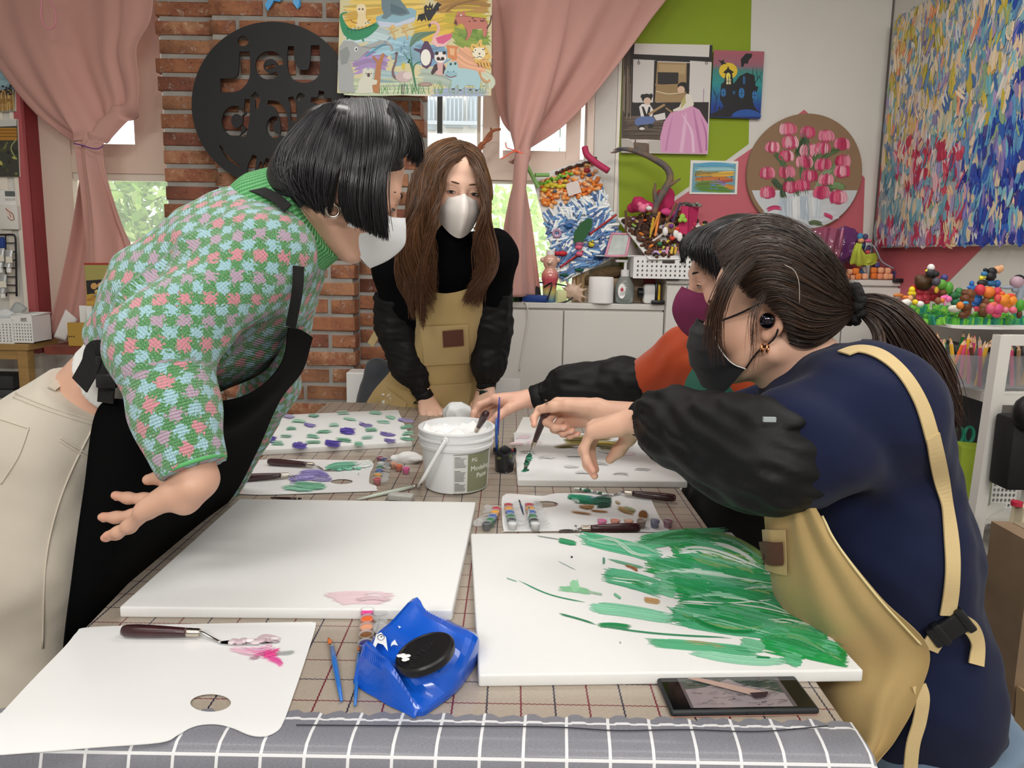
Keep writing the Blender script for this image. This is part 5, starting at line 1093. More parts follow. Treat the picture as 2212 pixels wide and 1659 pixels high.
# mask, earring
M_mask=clothmat('mask_white','#e3e5e8','#dcdee2',.85,700,.06,.1); mask(f1,pn1,M_mask,prot=.96,zs=.82)
ec=f1(.086,.004,-.056); MB().tube([ec+.0095*(math.cos(a)*f1.R[:,1]+math.sin(a)*f1.R[:,2])*np.array([1,1,1]) for a in np.linspace(0,2*math.pi,24)],.0028,8,cap=False).build('hoop_earring',mat('earring_metal','#c7b8ae',.15,metal=1),parent=pn1,smooth=True)
cpm=cap(f1,[((0,-.016,.046),(.083,.099,.080)),((0,-.06,-.02),(.08,.062,.085))],[((0,.130,-.03),(.10,.070,.105)),((.1,.005,-.05),(.04,.022,.05)),((0,.03,-.13),(.1,.07,.05))])
cs=Surf((cpm[0],cpm[1]))
G1=[[(842,218,1.13),(858,275,1.06),(843,325,1.03),(830,385,1.02),(830,445,1.015),(840,518,1.02)],[(825,212,1.13),(840,270,1.05),(830,335,1.02),(818,390,1.015),(818,450,1.01),(828,515,1.02)],[(805,210,1.12),(818,270,1.05),(812,350,1.02),(800,430,1.01),(808,508,1.02)],[(785,210,1.12),(792,280,1.045),(784,365,1.01),(776,440,1.005),(788,500,1.015)],[(765,211,1.12),(765,285,1.04),(754,370,1.005),(746,430,1.005),(762,486,1.015)],[(760,211,1.12),(752,285,1.04),(738,370,1.005),(733,425,1.005),(745,470,1.015)]]
G0=[[(845,218,1.12),(880,250,1.10),(908,300,1.12),(910,345,1.13),(900,362,1.14)],[(842,222,1.11),(870,262,1.09),(885,305,1.09),(872,338,1.09)],[(840,228,1.10),(856,275,1.07),(852,325,1.06),(838,362,1.05)],[(838,235,1.09),(846,285,1.06),(838,335,1.04),(829,375,1.03)]]
G2=[[(760,212,1.12),(750,285,1.045),(737,350,1.02),(724,400,1.015),(714,450,1.03)],[(745,213,1.12),(715,285,1.045),(696,360,1.02),(694,415,1.025),(708,462,1.04)],[(722,218,1.12),(676,290,1.05),(654,360,1.035),(664,420,1.04),(700,464,1.05)],[(700,226,1.13),(640,295,1.065),(616,355,1.055),(632,405,1.06),(680,452,1.07)],[(680,238,1.14),(614,305,1.10),(596,358,1.09),(610,392,1.09),(655,430,1.10)],[(670,245,1.16),(604,312,1.15),(590,360,1.15),(604,390,1.15),(640,415,1.15)]]
K1=dict(c0='#070709',c1='#222127')
hairobj([(shrink(cpm),cpm[1],'#0b0a0d'),strands(drape(G1,cs),1700,.0012,jit=.0022,seed=1,**K1),strands(drape(G0,cs),700,.0010,jit=.0026,seed=5,**K1),strands(drape(G2,cs),2000,.0012,jit=.0022,seed=2,**K1),strands(drape(G2[:5]+G1[:0],cs,.006),160,.0006,jit=.006,seed=8,c0='#2a282e',c1='#4a474e')],M_hair,pn1)
# ---------------------------------------------------------------- 2. woman in khaki apron behind the table
f2=Fr((0,0,0),(.20,-1,-.30),(.07,0,1),1.07); f2.o=P(1001,414,2.07)-f2.R@(np.array([0,.09,.004])*f2.sc)
SK2='#e6bba4'
S=SDF(.02); head(S,f2); S.cone(P(975,545,2.24),f2(0,-.02,-.06),.055,.052,.03); hd=S.mesh(.0036)
S=SDF(.012); el,wr=P(862,712,2.37),P(922,866,2.385); forearm(S,el,wr,.04,.026); h1=hand(S,wr,(.30,-.85,-.32),(.1,-.3,-1),'R',[(8,12,8),(6,12,8),(8,12,8),(10,12,8)],1.05); ha=S.mesh(.003)
S=SDF(.012); el2,wr2=P(1062,705,2.34),P(1050,838,2.36); forearm(S,el2,wr2,.04,.026); h2=hand(S,wr2,(-.1,-.75,-.6),(.1,-.5,-1),'L',[(8,12,8)]*4,1.05); hb=S.mesh(.003)
S=SDF(.04); S.chain([P(958,640,2.36),P(925,780,2.52),P(888,890,2.60)],[.09,.085,.1]); hp2=P(888,890,2.60)
for dx in (-.09,.09): S.chain([hp2+np.array([dx,0,-.02]),np.array([hp2[0]+dx,2.62,.45]),np.array([hp2[0]+dx,2.65,.08])],[.07,.05,.035]); S.cone((hp2[0]+dx,2.64,.05),(hp2[0]+dx,2.50,.03),.035,.028)
lo=S.mesh(.012); V,F=joinm([hd,ha,hb,lo])
C=skincol(V,SK2,[(f2(s*.04,.075,-.03),.03,'#e09a86',.4) for s in (-1,1)]+[(f2(s*.032,.085,.018),.012,'#c99880',.35) for s in (-1,1)])
pn2=tag(mk('person',V,F,M_skin,smooth=True,col=C),'person with long wavy brown hair and khaki apron at far table end','person')
eyes(f2,pn2,(.12,-.2),.95,'#5a4030',rise=-.001)
S=SDF(.05); S.chain([P(972,548,2.25),P(960,620,2.33),P(935,760,2.49),P(900,860,2.57)],[.08,.122,.108,.115],flat=((0,1,-.3),.8)); s1,s2=P(858,572,2.29),P(1066,552,2.25); S.cone(P(960,575,2.28),s1,.09,.075); S.cone(P(980,570,2.27),s2,.09,.075); S.cone(s1,P(862,690,2.36),.075,.06); S.cone(s2,P(1062,680,2.33),.072,.06); S.cone(P(972,560,2.24),P(978,515,2.19),.062,.058,.02)
M_blk=clothmat('knit_black','#060608','#09090b',.95,600,.15,0,.1); mk('turtleneck',*S.mesh(.009,folds(.004,28,4)),M_blk,parent=pn2,smooth=True)
def oversleeve(chain_,rs,parent,seed,h=.006,amp=.006,cuff=.03):
    S=SDF(.03); S.chain(chain_,rs); ax=np.array(chain_[-1])-np.array(chain_[-2]); L=np.linalg.norm(ax); ax/=L
    def dp(X):
        t=(X-chain_[-1])@ax; near=np.exp(-np.abs(np.minimum(t+.03,0))/.05); a,b,_=frame_of(ax); q=X-chain_[-1]; an=np.arctan2(q@a,q@b)
        return amp*wnoise(X,34,seed)+amp*.6*wnoise(X*np.array([1,1,2.2]),60,seed+3)+.003*near*np.sin(an*13+X[:,2]*30)
    c=np.array(chain_[-1]); c0=np.array(chain_[0]); a0=c0-np.array(chain_[1]); a0/=np.linalg.norm(a0)
    V,F=S.mesh(h,dp,lambda X:np.maximum(np.where(np.linalg.norm(X-c,axis=1)<.12,(X-c)@ax,-1),np.where(np.linalg.norm(X-c0,axis=1)<.17,(X-c0)@a0-.01,-1))); mk('oversleeve',V,F,M_nylon,parent=parent,smooth=True)
    r=rs[-1]; V,F=lathe([(r*.92,0),(r*1.02,.004),(r*.98,cuff*.5),(r*1.0,cuff-.004),(r*.9,cuff),(r*.7,cuff)],c-ax*.006,22,axis=ax); mk('elastic_cuff',V,F,M_nylon,parent=parent,smooth=True); return V,F
oversleeve([P(850,640,2.33),P(858,705,2.37),P(885,790,2.38),P(914,848,2.385)],[.068,.072,.062,.034],pn2,11)
oversleeve([P(1066,630,2.30),P(1062,700,2.335),P(1056,780,2.35),P(1051,826,2.36)],[.066,.07,.06,.035],pn2,12)
A2_=[[(890,606,2.29),(912,622,2.235),(962,634,2.215),(1012,622,2.215),(1040,598,2.26)],[(893,665,2.33),(915,668,2.27),(965,668,2.245),(1015,665,2.25),(1042,650,2.29)],[(888,730,2.42),(915,735,2.335),(965,738,2.315),(1015,738,2.33),(1040,735,2.38)],[(845,800,2.52),(890,800,2.41),(950,802,2.385),(1005,802,2.40),(1032,800,2.46)],[(806,850,2.58),(860,858,2.455),(930,862,2.435),(995,862,2.45),(1026,858,2.50)],[(782,905,2.60),(850,925,2.475),(925,930,2.46),(995,930,2.47),(1026,925,2.52)],[(770,1000,2.62),(850,1010,2.50),(925,1015,2.48),(995,1015,2.49),(1030,1010,2.54)]]
A2=[[(x,y,Y-(.055 if i<3 else .035)) for x,y,Y in r] for i,r in enumerate(A2_)]
ap2=patch([pp(r) for r in A2],40,60,.002,lambda U,Vv:.005*np.sin(U*14+Vv*6)*np.clip(Vv*1.5,.2,1)); mk('apron',*ap2,M_khaki,parent=pn2,smooth=40)
sa=Surf(ap2)
def patchon(surf,quad,off,name,m,parent,nu=10,nv=8):
    a,b,c,d=[np.array(q,float) for q in quad]; rows=[]
    for v in np.linspace(0,1,5):
        r=[]
        for u in np.linspace(0,1,5):
            q=(a*(1-u)+b*u)*(1-v)+(d*(1-u)+c*u)*v; h=surf.hit(*q,off); r.append(h[0] if h is not None else None)
        if all(x is not None for x in r): rows.append(r)
    if len(rows)<2: return None
    return mk(name,*patch(rows,nu,nv,.002),m,parent=parent,smooth=40)
M_khaki3=clothmat('apron_pocket','#c4ab76','#b2996a',.9,700,.2); patchon(sa,[(910,704),(1010,700),(1012,782),(918,788)],.004,'pocket',M_khaki3,pn2); patchon(sa,[(926,832),(1018,826),(1010,884),(940,890)],.004,'pocket',M_khaki3,pn2); patchon(sa,[(838,838),(880,870),(868,905),(830,890)],.004,'pocket',M_khaki3,pn2)
lb=patchon(sa,[(957,712),(1000,708),(1001,742),(959,746)],.009,'leather_label',M_leather,pn2,6,6)
if lb:
    a,n_=sa.hit(962,737,.0105); b,_=sa.hit(998,734,.0105); V,F=text_mesh('TOYO',.021,.0003,a,b-a,(0,.15,1)); mk('label_lettering',V,F,M_letter,parent=lb)
mb=MB()
for i in range(14): 
    h=sa.hit(828+random.uniform(0,26),860+random.uniform(-8,14),.002)
    if h: mb.ell(h[0],(random.uniform(.004,.009),.002,random.uniform(.003,.006)))
mb.build('paint_stain',mat('stain_white','#e2e2dc',.6),parent=pn2,smooth=True)
V,F=ribbon(pp([(892,612,2.28),(886,570,2.235),(884,535,2.22),(890,508,2.25),(905,490,2.32)]),(-.2,-1,.2),.028,.002,24); mk('apron_strap',V,F,M_khaki2,parent=pn2)
V,F=ribbon(pp([(1038,602,2.255),(1050,565,2.19),(1052,530,2.18),(1044,506,2.22),(1030,490,2.30)]),(.2,-1,.2),.028,.002,24); mk('apron_strap',V,F,M_khaki2,parent=pn2)
V,F=ribbon(pp([(838,690,2.52),(815,720,2.56),(800,745,2.58)]),(-.3,-1,.1),.03,.002,10); mk('apron_strap',V,F,M_khaki2,parent=pn2)
S=SDF(.06); S.chain([P(925,800,2.54),P(890,900,2.62)],[.125,.15],flat=((0,1,0),.85))
for dx in (-.09,.09): S.chain([hp2+np.array([dx,0.02,-.05]),np.array([hp2[0]+dx,2.66,.45]),np.array([hp2[0]+dx,2.68,.09])],[.11,.085,.07])
S.cone(P(815,800,2.62),P(788,930,2.64),.05,.06); mk('trousers',*S.mesh(.012,folds(.004,24,9)),clothmat('trousers_grey','#43464c','#3a3d42',.9),parent=pn2,smooth=True)
M_mask2=clothmat('mask_cream','#efe9e4','#e8e0da',.85,700,.06,.1); mask(f2,pn2,M_mask2,prot=1.02)
for s in (-1,1): loops(f2,pn2,M_mask2,s,(.066,.036,-.016),(.058,.03,-.09))
wp=P(1049,847,2.355); V,F=lathe([(.031,-.009),(.033,-.006),(.033,.006),(.031,.009)],wp,22,axis=P(1050,838,2.36)-P(1058,780,2.35),cap=False); wt=mk('watch',V,F,mat('watch_strap','#14181a',.5),parent=pn2,smooth=40); MB().bevbox(wp+np.array([-.006,-.034,0]),(.03,.008,.026),.003).build('watch_case',mat('watch_case','#2b3a36',.15,metal=.6),parent=wt,smooth=40)
MB().tube([P(913,866,2.385)+.031*np.array([math.cos(a),math.sin(a)*.9,.25*math.cos(a)]) for a in np.linspace(0,2*math.pi,24)],.0022,6,cap=False).build('hair_tie_bracelet',M_strapb,parent=pn2,smooth=True)
cpm=cap(f2,[((0,-.018,.046),(.081,.097,.085)),((0,-.06,-.05),(.085,.05,.12))],[((0,.140,-.02),(.082,.080,.105)),((.012,.085,.075),(.05,.05,.035))]); cs=Surf((cpm[0],cpm[1]))
Lh=[[(985,298,2.14),(940,308,2.08),(905,370,2.03),(892,450,2.02),(872,530,2.05),(882,610,2.06),(903,685,2.08)],[(998,312,2.08),(955,325,2.02),(922,385,1.98),(914,460,1.98),(895,540,2.01),(903,620,2.04),(924,710,2.08)],[(1005,332,2.03),(968,338,1.985),(940,382,1.965),(935,440,1.96),(924,520,1.99),(922,600,2.03),(934,670,2.07)],[(1008,347,2.0),(980,346,1.975),(950,372,1.955),(944,415,1.95),(940,470,1.955),(930,540,1.99),(928,610,2.03)]]
Lb=[[(975,300,2.17),(912,330,2.14),(886,400,2.12),(872,490,2.12),(860,560,2.14),(868,640,2.15),(888,690,2.16)],Lh[0]]
Rh=[[(1010,349,2.0),(1026,362,1.965),(1037,395,1.955),(1039,440,1.955),(1040,500,1.99),(1028,560,2.03),(1010,625,2.08)],[(1005,330,2.04),(1034,350,1.99),(1048,400,1.985),(1050,470,1.99),(1050,545,2.03),(1036,610,2.07),(1008,660,2.10)],[(996,308,2.1),(1036,332,2.06),(1058,410,2.06),(1064,490,2.08),(1068,565,2.10),(1058,630,2.11),(1030,665,2.13)]]
TP=[[(960,300,2.2),(925,318,2.18),(902,360,2.16),(890,420,2.15)],[(985,296,2.18),(948,306,2.1),(915,350,2.06),(905,420,2.04)],[(1000,312,2.08),(965,320,2.03),(935,355,1.99),(925,410,1.98)]]
TR=[[(1003,318,2.06),(1032,338,2.02),(1050,380,2.01),(1054,430,2.01)],[(990,300,2.14),(1030,322,2.08),(1056,380,2.07),(1062,430,2.07)]]
for L_ in (Lh,Rh,TP,TR):
    for g_ in L_: g_[:]=[(x,y,Y+.085 if y<500 else min(Y+.06,2.145)) for x,y,Y in g_]
BR=dict(c0='#2a180d',c1='#8a5a30')
hairobj([(shrink(cpm,.004),cpm[1],'#3a2414')]+[strands(drape(q,cs,.004),n,.0017,K=26,jit=.004,seed=sd,wave=.014,gl='#5a3822',**BR) for q,n,sd in ((Lh,1000,3),(Lb,420,4),(Rh,1000,6))]+[strands(drape(q,cs,.003),n,.0014,jit=.003,seed=sd,ends=(.5,1,1,.5),c0='#3a2412',c1='#a06c38') for q,n,sd in ((TP,500,23),(TR,350,24))]+[strands([pp([(985,345,2.04),(962,375,2.03),(958,410,2.03),(946,440,2.03)]),pp([(987,345,2.04),(965,375,2.03),(960,412,2.03),(947,440,2.03)])],14,.0007,jit=.002,seed=9,**BR)],M_hairb,pn2)
# ---------------------------------------------------------------- 3. woman in navy sweatshirt and khaki apron at right
SK3='#dbae96'
f3=Fr((0,0,0),(-.915,.40,-.14),(0,0,1),.985); f3.o=P(1661,688,1.03)-f3.R@(np.array([-.076,-.005,-.005])*f3.sc)
S=SDF(.02); head(S,f3); S.cone(P(1750,830,1.10),f3(0,-.028,-.055),.064,.058,.03); S.cone(P(1800,900,1.10),P(1750,830,1.10),.08,.066,.04); hd=S.mesh(.0034)
S=SDF(.012); forearm(S,P(1650,985,.94),P(1380,904,1.135),.044,.0265); h1=hand(S,P(1382,904,1.135),P(1312,918,1.17)-P(1385,902,1.135),(-.25,.1,-1),'L',[(38,38,22),(46,42,22),(50,42,22),(48,40,22)],1.06,[(.018,.02,.010),(.046,.036,.028),(.07,.036,.046),(.088,.030,.058)],.6); ha=S.mesh(.0026)
S=SDF(.012); wr=P(1292,889,1.45); forearm(S,P(1530,930,1.32),wr,.044,.0255); h2=hand(S,wr,P(1216,890,1.49)-wr,(-.25,-.85,-.55),'R',[(34,48,30),(72,74,40),(78,78,42),(80,78,42)],1.05,[(.018,.022,.010),(.050,.040,.022),(.080,.042,.028),(.106,.036,.030)],.4); hb=S.mesh(.0022)
S=SDF(.05); hp3=P(1955,1560,1.05); S.chain([P(1800,930,1.08),P(1900,1150,1.05),hp3],[.10,.10,.11])
for dy in (-.09,.10): S.chain([hp3+np.array([-.02,dy,0]),np.array([hp3[0]-.02,1.05+dy,.42]),np.array([hp3[0]+.02,1.05+dy,.08])],[.075,.052,.036]); S.cone((hp3[0]+.02,1.05+dy,.05),(hp3[0]-.13,1.05+dy,.03),.036,.028)
lo=S.mesh(.012); V,F=joinm([hd,ha,hb,lo])
C=skincol(V,SK3,[(f3(-.045,.06,-.03),.03,'#d08e74',.35),(f3(-.085,-.005,-.005),.025,'#d28d76',.4)]+[(np.array(t[0]),.012,'#d88c78',.5) for t in h1[0]+h2[0]])
pn3=tag(mk('person',V,F,M_skin,smooth=True,col=C),'person with ponytail, black mask and navy sweatshirt reaching from the right','person')
nails(h2[0],pn3); eyes(f3,pn3,(.1,-.3),.5,'#3a2a22',sides=(-1,))
S=SDF(.06); S.chain([P(1765,850,1.10),P(1838,920,1.08),P(1885,1150,1.05),P(1935,1430,1.04),P(1960,1530,1.04)],[.075,.115,.120,.124,.118],flat=((0,1,0),1.3)); s1=P(1875,880,.97); S.chain([P(1800,900,1.02),s1],[.09,.088]); S.chain([s1,P(1740,960,.93),P(1650,985,.93)],[.088,.078,.068],.03); s2=P(1720,900,1.27); S.chain([P(1800,880,1.15),s2,P(1560,930,1.33)],[.09,.08,.07],.03)
def f3d(X):
    q=X-P(1800,930,.95); return .0035*wnoise(X,22,6)+.0025*wnoise(X,50,7)+.006*np.sin(60*(q[:,0]*.75+q[:,2]*.9))*np.exp(-(q**2).sum(1)/.02)
M_navy=clothmat('sweatshirt_navy','#0d1430','#111a3a',.95,700,.15,.05); nv=S.mesh(.0075,f3d,halfspaces((P(1985,1545,1.04),(.1,0,-1)))); mk('sweatshirt',*nv,M_navy,parent=pn3,smooth=True)
V,F=lathe([(.150,0),(.155,.006),(.155,.034),(.150,.04)],P(1985,1560,1.04)-np.array([0,0,.01]),30); 
MB().tube([P(1752,838,1.10)+.072*(math.cos(a)*frame_of(f3(0,-.03,-.055)-P(1750,830,1.1))[0]*1.0+math.sin(a)*frame_of(f3(0,-.03,-.055)-P(1750,830,1.1))[1]) for a in np.linspace(0,2*math.pi,36)],.010,8,cap=False).build('ribbed_neckband',M_navy,parent=pn3,smooth=True)
oversleeve([P(1735,972,.93),P(1650,984,.925),P(1565,955,.98),P(1465,925,1.06),P(1402,907,1.12)],[.076,.078,.072,.056,.034],pn3,21,amp=.007)
oversleeve([P(1590,935,1.32),P(1500,945,1.33),P(1440,935,1.37),P(1390,918,1.40)],[.07,.07,.055,.034],pn3,22,amp=.006)
MB().box(P(1662,906,.845)-np.array([.008,.002,.003]),P(1662,906,.845)+np.array([.008,.002,.003])).build('sleeve_tag',mat('tag_grey','#9aa3a6',.4),parent=pn3)
S=SDF(.06); S.chain([P(1985,1520,1.04),hp3+np.array([0,0,-.02])],[.13,.135],flat=((0,1,0),1.15))
for dy in (-.09,.10): S.chain([hp3+np.array([-.02,dy,-.02]),np.array([hp3[0]-.03,1.05+dy,.42]),np.array([hp3[0]+.02,1.05+dy,.10])],[.115,.088,.07])
jn3=S.mesh(.010,folds(.004,26,9),halfspaces((P(1985,1500,1.04),(0,0,1)))); mk('jeans',*jn3,clothmat('denim_blue','#5a6f86','#74889c',.9,500,.3),parent=pn3,smooth=True)
sj=Surf(jn3); mb=MB()
for L in ([(2085,1590),(2088,1625),(2080,1659)],[(1990,1585),(2060,1610)]):
    p,_=sj.path(L,.001,16)
    if len(p)>3: mb.tube(sm(p),.0018,5)
if mb.V: mb.build('seam',mat('denim_seam','#a9b4c0',.8),parent=pn3,smooth=True)
A3=[[(1738,1050,.90),(1695,1062,.915),(1652,1082,.98)],[(1805,1165,.872),(1725,1180,.90),(1655,1200,1.0)],[(1902,1288,.858),(1790,1320,.89),(1668,1300,1.03)],[(2006,1398,.858),(1860,1430,.90),(1700,1420,1.06)],[(1978,1515,.858),(1850,1520,.895),(1715,1500,1.06)],[(1935,1600,.86),(1855,1610,.89),(1745,1600,1.03)],[(1865,1700,.86),(1820,1710,.88),(1760,1710,1.0)],[(1850,1900,.86),(1810,1900,.88),(1750,1900,1.0)]]
ap3=patch([pp(r) for r in A3],40,60,.002,lambda U,Vv:.006*np.sin(U*8+Vv*3+1)+.003*np.sin(U*19-Vv*7)); mk('apron',*ap3,M_khaki,parent=pn3,smooth=40); sa3=Surf(ap3)
patchon(sa3,[(1655,1142),(1703,1142),(1705,1238),(1662,1230)],.005,'pocket',M_khaki3,pn3)
lb=patchon(sa3,[(1656,1166),(1702,1165),(1703,1212),(1668,1214)],.011,'leather_label',M_leather,pn3,6,6)
if lb:
    a,_=sa3.hit(1667,1205,.014); b,_=sa3.hit(1702,1201,.014); V,F=text_mesh('TOYO',.0125,.0003,a,b-a,(0,.1,1)); mk('label_lettering',V,F,M_letter,parent=lb)
p,n_=sa3.path([(1745,1062),(1806,1172),(1898,1290),(1990,1390)],.002,50); MB().tube(sm(p),.0018,6).build('hem_stitch',M_thr,parent=pn3,smooth=True)
sn=Surf(nv)
strapon(sn,[(1822,768),(1858,758),(1905,772),(1952,815),(1988,878),(2010,950)],.022,.004,'apron_strap',M_khaki2,pn3)
strapon(sn,[(2008,940),(2028,1030),(2044,1120),(2052,1200),(2050,1270),(2042,1325)],.022,.005,'apron_strap',M_khaki2,pn3)
a=sn.hit(2022,1362,.008)[0]; b=sn.hit(2062,1338,.008)[0]; dx=(b-a)/np.linalg.norm(b-a); nz=np.cross(dx,(0,0,1)); nz=nz if nz[1]<0 else -nz; nz/=np.linalg.norm(nz); Rb=np.array([dx,nz,np.cross(dx,nz)]).T
MB().bevbox((a+b)/2,(.056,.010,.030),.003,rot=Rb).bevbox((a+b)/2+dx*.024,(.012,.015,.036),.003,rot=Rb).bevbox((a+b)/2-dx*.012,(.012,.013,.034),.003,rot=Rb).build('buckle',M_buckle,parent=pn3,smooth=40)
V,F=ribbon([sn.hit(2000,1392,.012)[0],a],(0,-1,0),.026,.002,8); mk('apron_strap',V,F,M_khaki2,parent=pn3)
strapon(sn,[(2065,1335),(2085,1350),(2098,1385),(2096,1432)],.022,.011,'strap_tail',M_khaki2,pn3,24)
V,F=ribbon(pp([(1985,1480,.862),(1993,1510,.858),(1986,1560,.857),(1972,1610,.855),(1965,1680,.855)]),(.1,-1,0),.020,.002,24); mk('strap_tail',V,F,M_khaki2,parent=pn3)
M_maskk=clothmat('mask_black','#1b1c1f','#222327',.85,700,.1,.1)
RW=[[(0,.116,.0),(.014,.108,-.006),(.04,.092,-.012),(.056,.082,-.006)],[(0,.130,-.022),(.018,.122,-.024),(.044,.104,-.028),(.060,.080,-.026)],[(0,.136,-.05),(.02,.128,-.05),(.048,.106,-.054),(.064,.072,-.05)],[(0,.132,-.082),(.02,.124,-.082),(.048,.098,-.084),(.068,.056,-.072)],[(0,.116,-.118),(.018,.108,-.120),(.044,.078,-.124),(.066,.036,-.082)]]
mask(f3,pn3,M_maskk,rows=RW,pleat=.004); loops(f3,pn3,M_strapb,-1,(.056,.082,-.008),(.066,.036,-.082),.0016)
MB().tube(cr([f3(-.0575,.0825,-.006),f3(-.062,.08,-.026),f3(-.0665,.072,-.05),f3(-.070,.056,-.072),f3(-.068,.036,-.083)],20),.0011,6).build('mask_edging',mat('white_edge','#d8d6d2',.7),parent=pn3,smooth=True)
ep=f3(-.083,-.003,-.008); eb=MB().ell(ep,(.0125,.009,.0125),n=16,m=10).build('earbud',mat('earbud_chrome','#4a4550',.08,metal=1),parent=pn3,smooth=True); MB().ell(ep+np.array([.004,-.008,.003]),(.004,.003,.004)).build('earbud_tip',M_buckle,parent=eb,smooth=True)
ec=f3(-.083,.004,-.050); M_gold=mat('gold','#e0a070',.2,metal=1)
for k in (-1,1): MB().tube([ec+np.array([.004*k,0,0])+.006*np.array([.5*math.cos(a),.8*math.cos(a),math.sin(a)]) for a in np.linspace(0,2*math.pi,16)],.0018,6,cap=False).build('earring',M_gold,parent=pn3,smooth=True)
# hair
cpm=cap(f3,[((0,-.018,.048),(.082,.096,.088)),((0,-.07,.0),(.058,.04,.06))],[((0,.135,-.03),(.1,.070,.110)),((-.085,.005,-.03),(.04,.030,.050)),((-.075,.062,.005),(.045,.045,.06)),((.085,.005,-.03),(.04,.034,.055)),((0,-.04,-.12),(.1,.09,.06))]); cs=Surf((cpm[0],cpm[1]))
tie=(1842,657,1.075)
G3=[[(1560,505,1.16),(1640,464,1.17),(1730,480,1.17),(1806,555,1.14),(1836,635,1.1)],[(1536,530,1.12),(1600,470,1.11),(1700,478,1.10),(1790,552,1.09),(1836,640,1.08)],[(1545,548,1.07),(1615,492,1.055),(1710,505,1.05),(1790,575,1.055),(1838,648,1.07)],[(1556,575,1.035),(1630,525,1.015),(1715,540,1.01),(1790,600,1.03),(1839,654,1.065)],[(1580,605,1.025),(1645,565,.995),(1720,585,.99),(1790,632,1.02),(1840,658,1.06)],[(1610,640,1.015),(1660,612,.99),(1722,632,.985),(1788,658,1.02),(1841,662,1.06)],[(1650,655,1.005),(1690,640,.99),(1735,672,.99),(1790,684,1.025),(1842,668,1.06)],[(1688,690,1.01),(1715,700,1.0),(1755,715,1.005),(1800,700,1.035),(1843,672,1.065)],[(1705,740,1.03),(1735,750,1.02),(1770,742,1.03),(1808,715,1.05),(1844,675,1.07)]]
PT=[[(1842,645,1.075),(1890,638,1.06),(1960,665,1.04),(2025,745,1.03),(2062,840,1.03),(2052,930,1.03)],[(1843,652,1.07),(1895,650,1.05),(1955,690,1.03),(2010,775,1.02),(2050,865,1.02),(2062,925,1.02)],[(1844,660,1.07),(1895,668,1.05),(1940,715,1.035),(1985,800,1.025),(2030,870,1.02),(2050,905,1.02)],[(1845,666,1.07),(1890,685,1.06),(1925,740,1.05),(1965,820,1.04),(2010,880,1.03),(2040,905,1.03)]]
LP=[[(1846,664,1.07),(1890,690,1.045),(1912,735,1.03),(1895,775,1.025),(1855,792,1.03),(1822,778,1.04)],[(1846,668,1.075),(1880,700,1.055),(1895,735,1.045),(1882,765,1.04),(1850,778,1.04),(1820,760,1.05)]]
WS=[[(1620,528,1.03),(1575,575,1.0),(1545,640,1.0),(1530,705,1.01),(1522,760,1.02)],[(1640,560,1.0),(1590,600,.985),(1560,660,.985),(1550,720,.99),(1560,790,1.0)]]
WS2=[[(1650,620,.99),(1625,650,.98),(1612,700,.975),(1622,750,.98),(1610,800,.99)],[(1660,640,.985),(1640,670,.975),(1632,710,.97),(1632,760,.98),(1622,810,.99)]]
BR3=dict(c0='#140d0b',c1='#513828')
hairobj([(shrink(cpm,.004),cpm[1],'#1a1210')]+[strands(drape(q,cs,.003),n,r,K=k_,jit=j_,seed=sd,lenj=lj,gl=gl,**BR3) for q,n,r,k_,j_,sd,lj,gl in ((G3,1900,.0012,14,.0024,8,.05,None),(PT,1500,.0013,16,.006,9,.2,'#3a2219'),(LP,380,.0011,18,.004,10,.1,'#5a3c2c'),(WS,170,.0006,14,.006,13,.25,'#4a3024'),(WS2,22,.0004,14,.006,14,.3,'#4a3024'),(G3[:5],130,.0005,14,.009,15,.1,None))],M_hairb,pn3)
q=P(*tie); V,F=tube([q+np.array([.004*math.sin(a*9),.021*math.cos(a),.026*math.sin(a)]) for a in np.linspace(0,2*math.pi,60)],[.008+.0022*math.sin(i*1.7) for i in range(60)],8,False); mk('scrunchie',V,F,M_strapb,parent=pn3,smooth=True)
MB().tube(cr(pp([(1695,572,.965),(1716,585,.963),(1726,612,.963),(1727,655,.97)]),14),.0005,5).build('grey_hair',mat('grey_hair','#b8b0a8',.4),parent=pn3,smooth=True)
# knife held in her right hand
knife('palette knife with green paint held above the gold patched canvas',P(1186,872,1.455),P(1156,952,1.50),[P(1150,966,1.515),P(1145,978,1.53)],P(1133,1018,1.565),.014,(.2,-.9,.35),['#2f8a68','#57b08e','#d8eee4','#1f6a50'],r=.0085)
# ---------------------------------------------------------------- 4. person in orange behind her
SK4='#dbac96'
f4=Fr((0,0,0),(-1,-.02,-.22),(0,0,1),1.05); f4.o=P(1512,612,1.53)-f4.R@(np.array([-.03,.082,.004])*f4.sc)
S=SDF(.02); head(S,f4); S.cone(P(1620,770,1.62),f4(0,-.028,-.055),.06,.055,.03); hd=S.mesh(.004)
S=SDF(.012); wr=P(1142,862,1.84); forearm(S,P(1370,830,1.80),wr,.042,.0265); h4=hand(S,wr,P(1082,864,1.85)-wr,(-.25,-.35,-1),'R',[(22,34,24),(28,38,24),(32,40,24),(34,40,24)],1.08,[(.016,.022,.012),(.044,.046,.030),(.070,.054,.050),(.094,.052,.066)],.7); ha=S.mesh(.0026)
S=SDF(.05); c4_=P(1610,1000,1.66); S.chain([P(1620,850,1.66),c4_],[.09,.10])
st4=np.array([.60,1.68,.56]); S.cone(c4_,st4,.1,.1)
for dy in (-.08,.09): S.chain([st4+np.array([0,dy,-.02]),st4+np.array([-.22,dy,-.04]),st4+np.array([-.24,dy,-.44])],[.07,.055,.036]); S.cone(st4+np.array([-.24,dy,-.5]),st4+np.array([-.36,dy,-.52]),.035,.028)
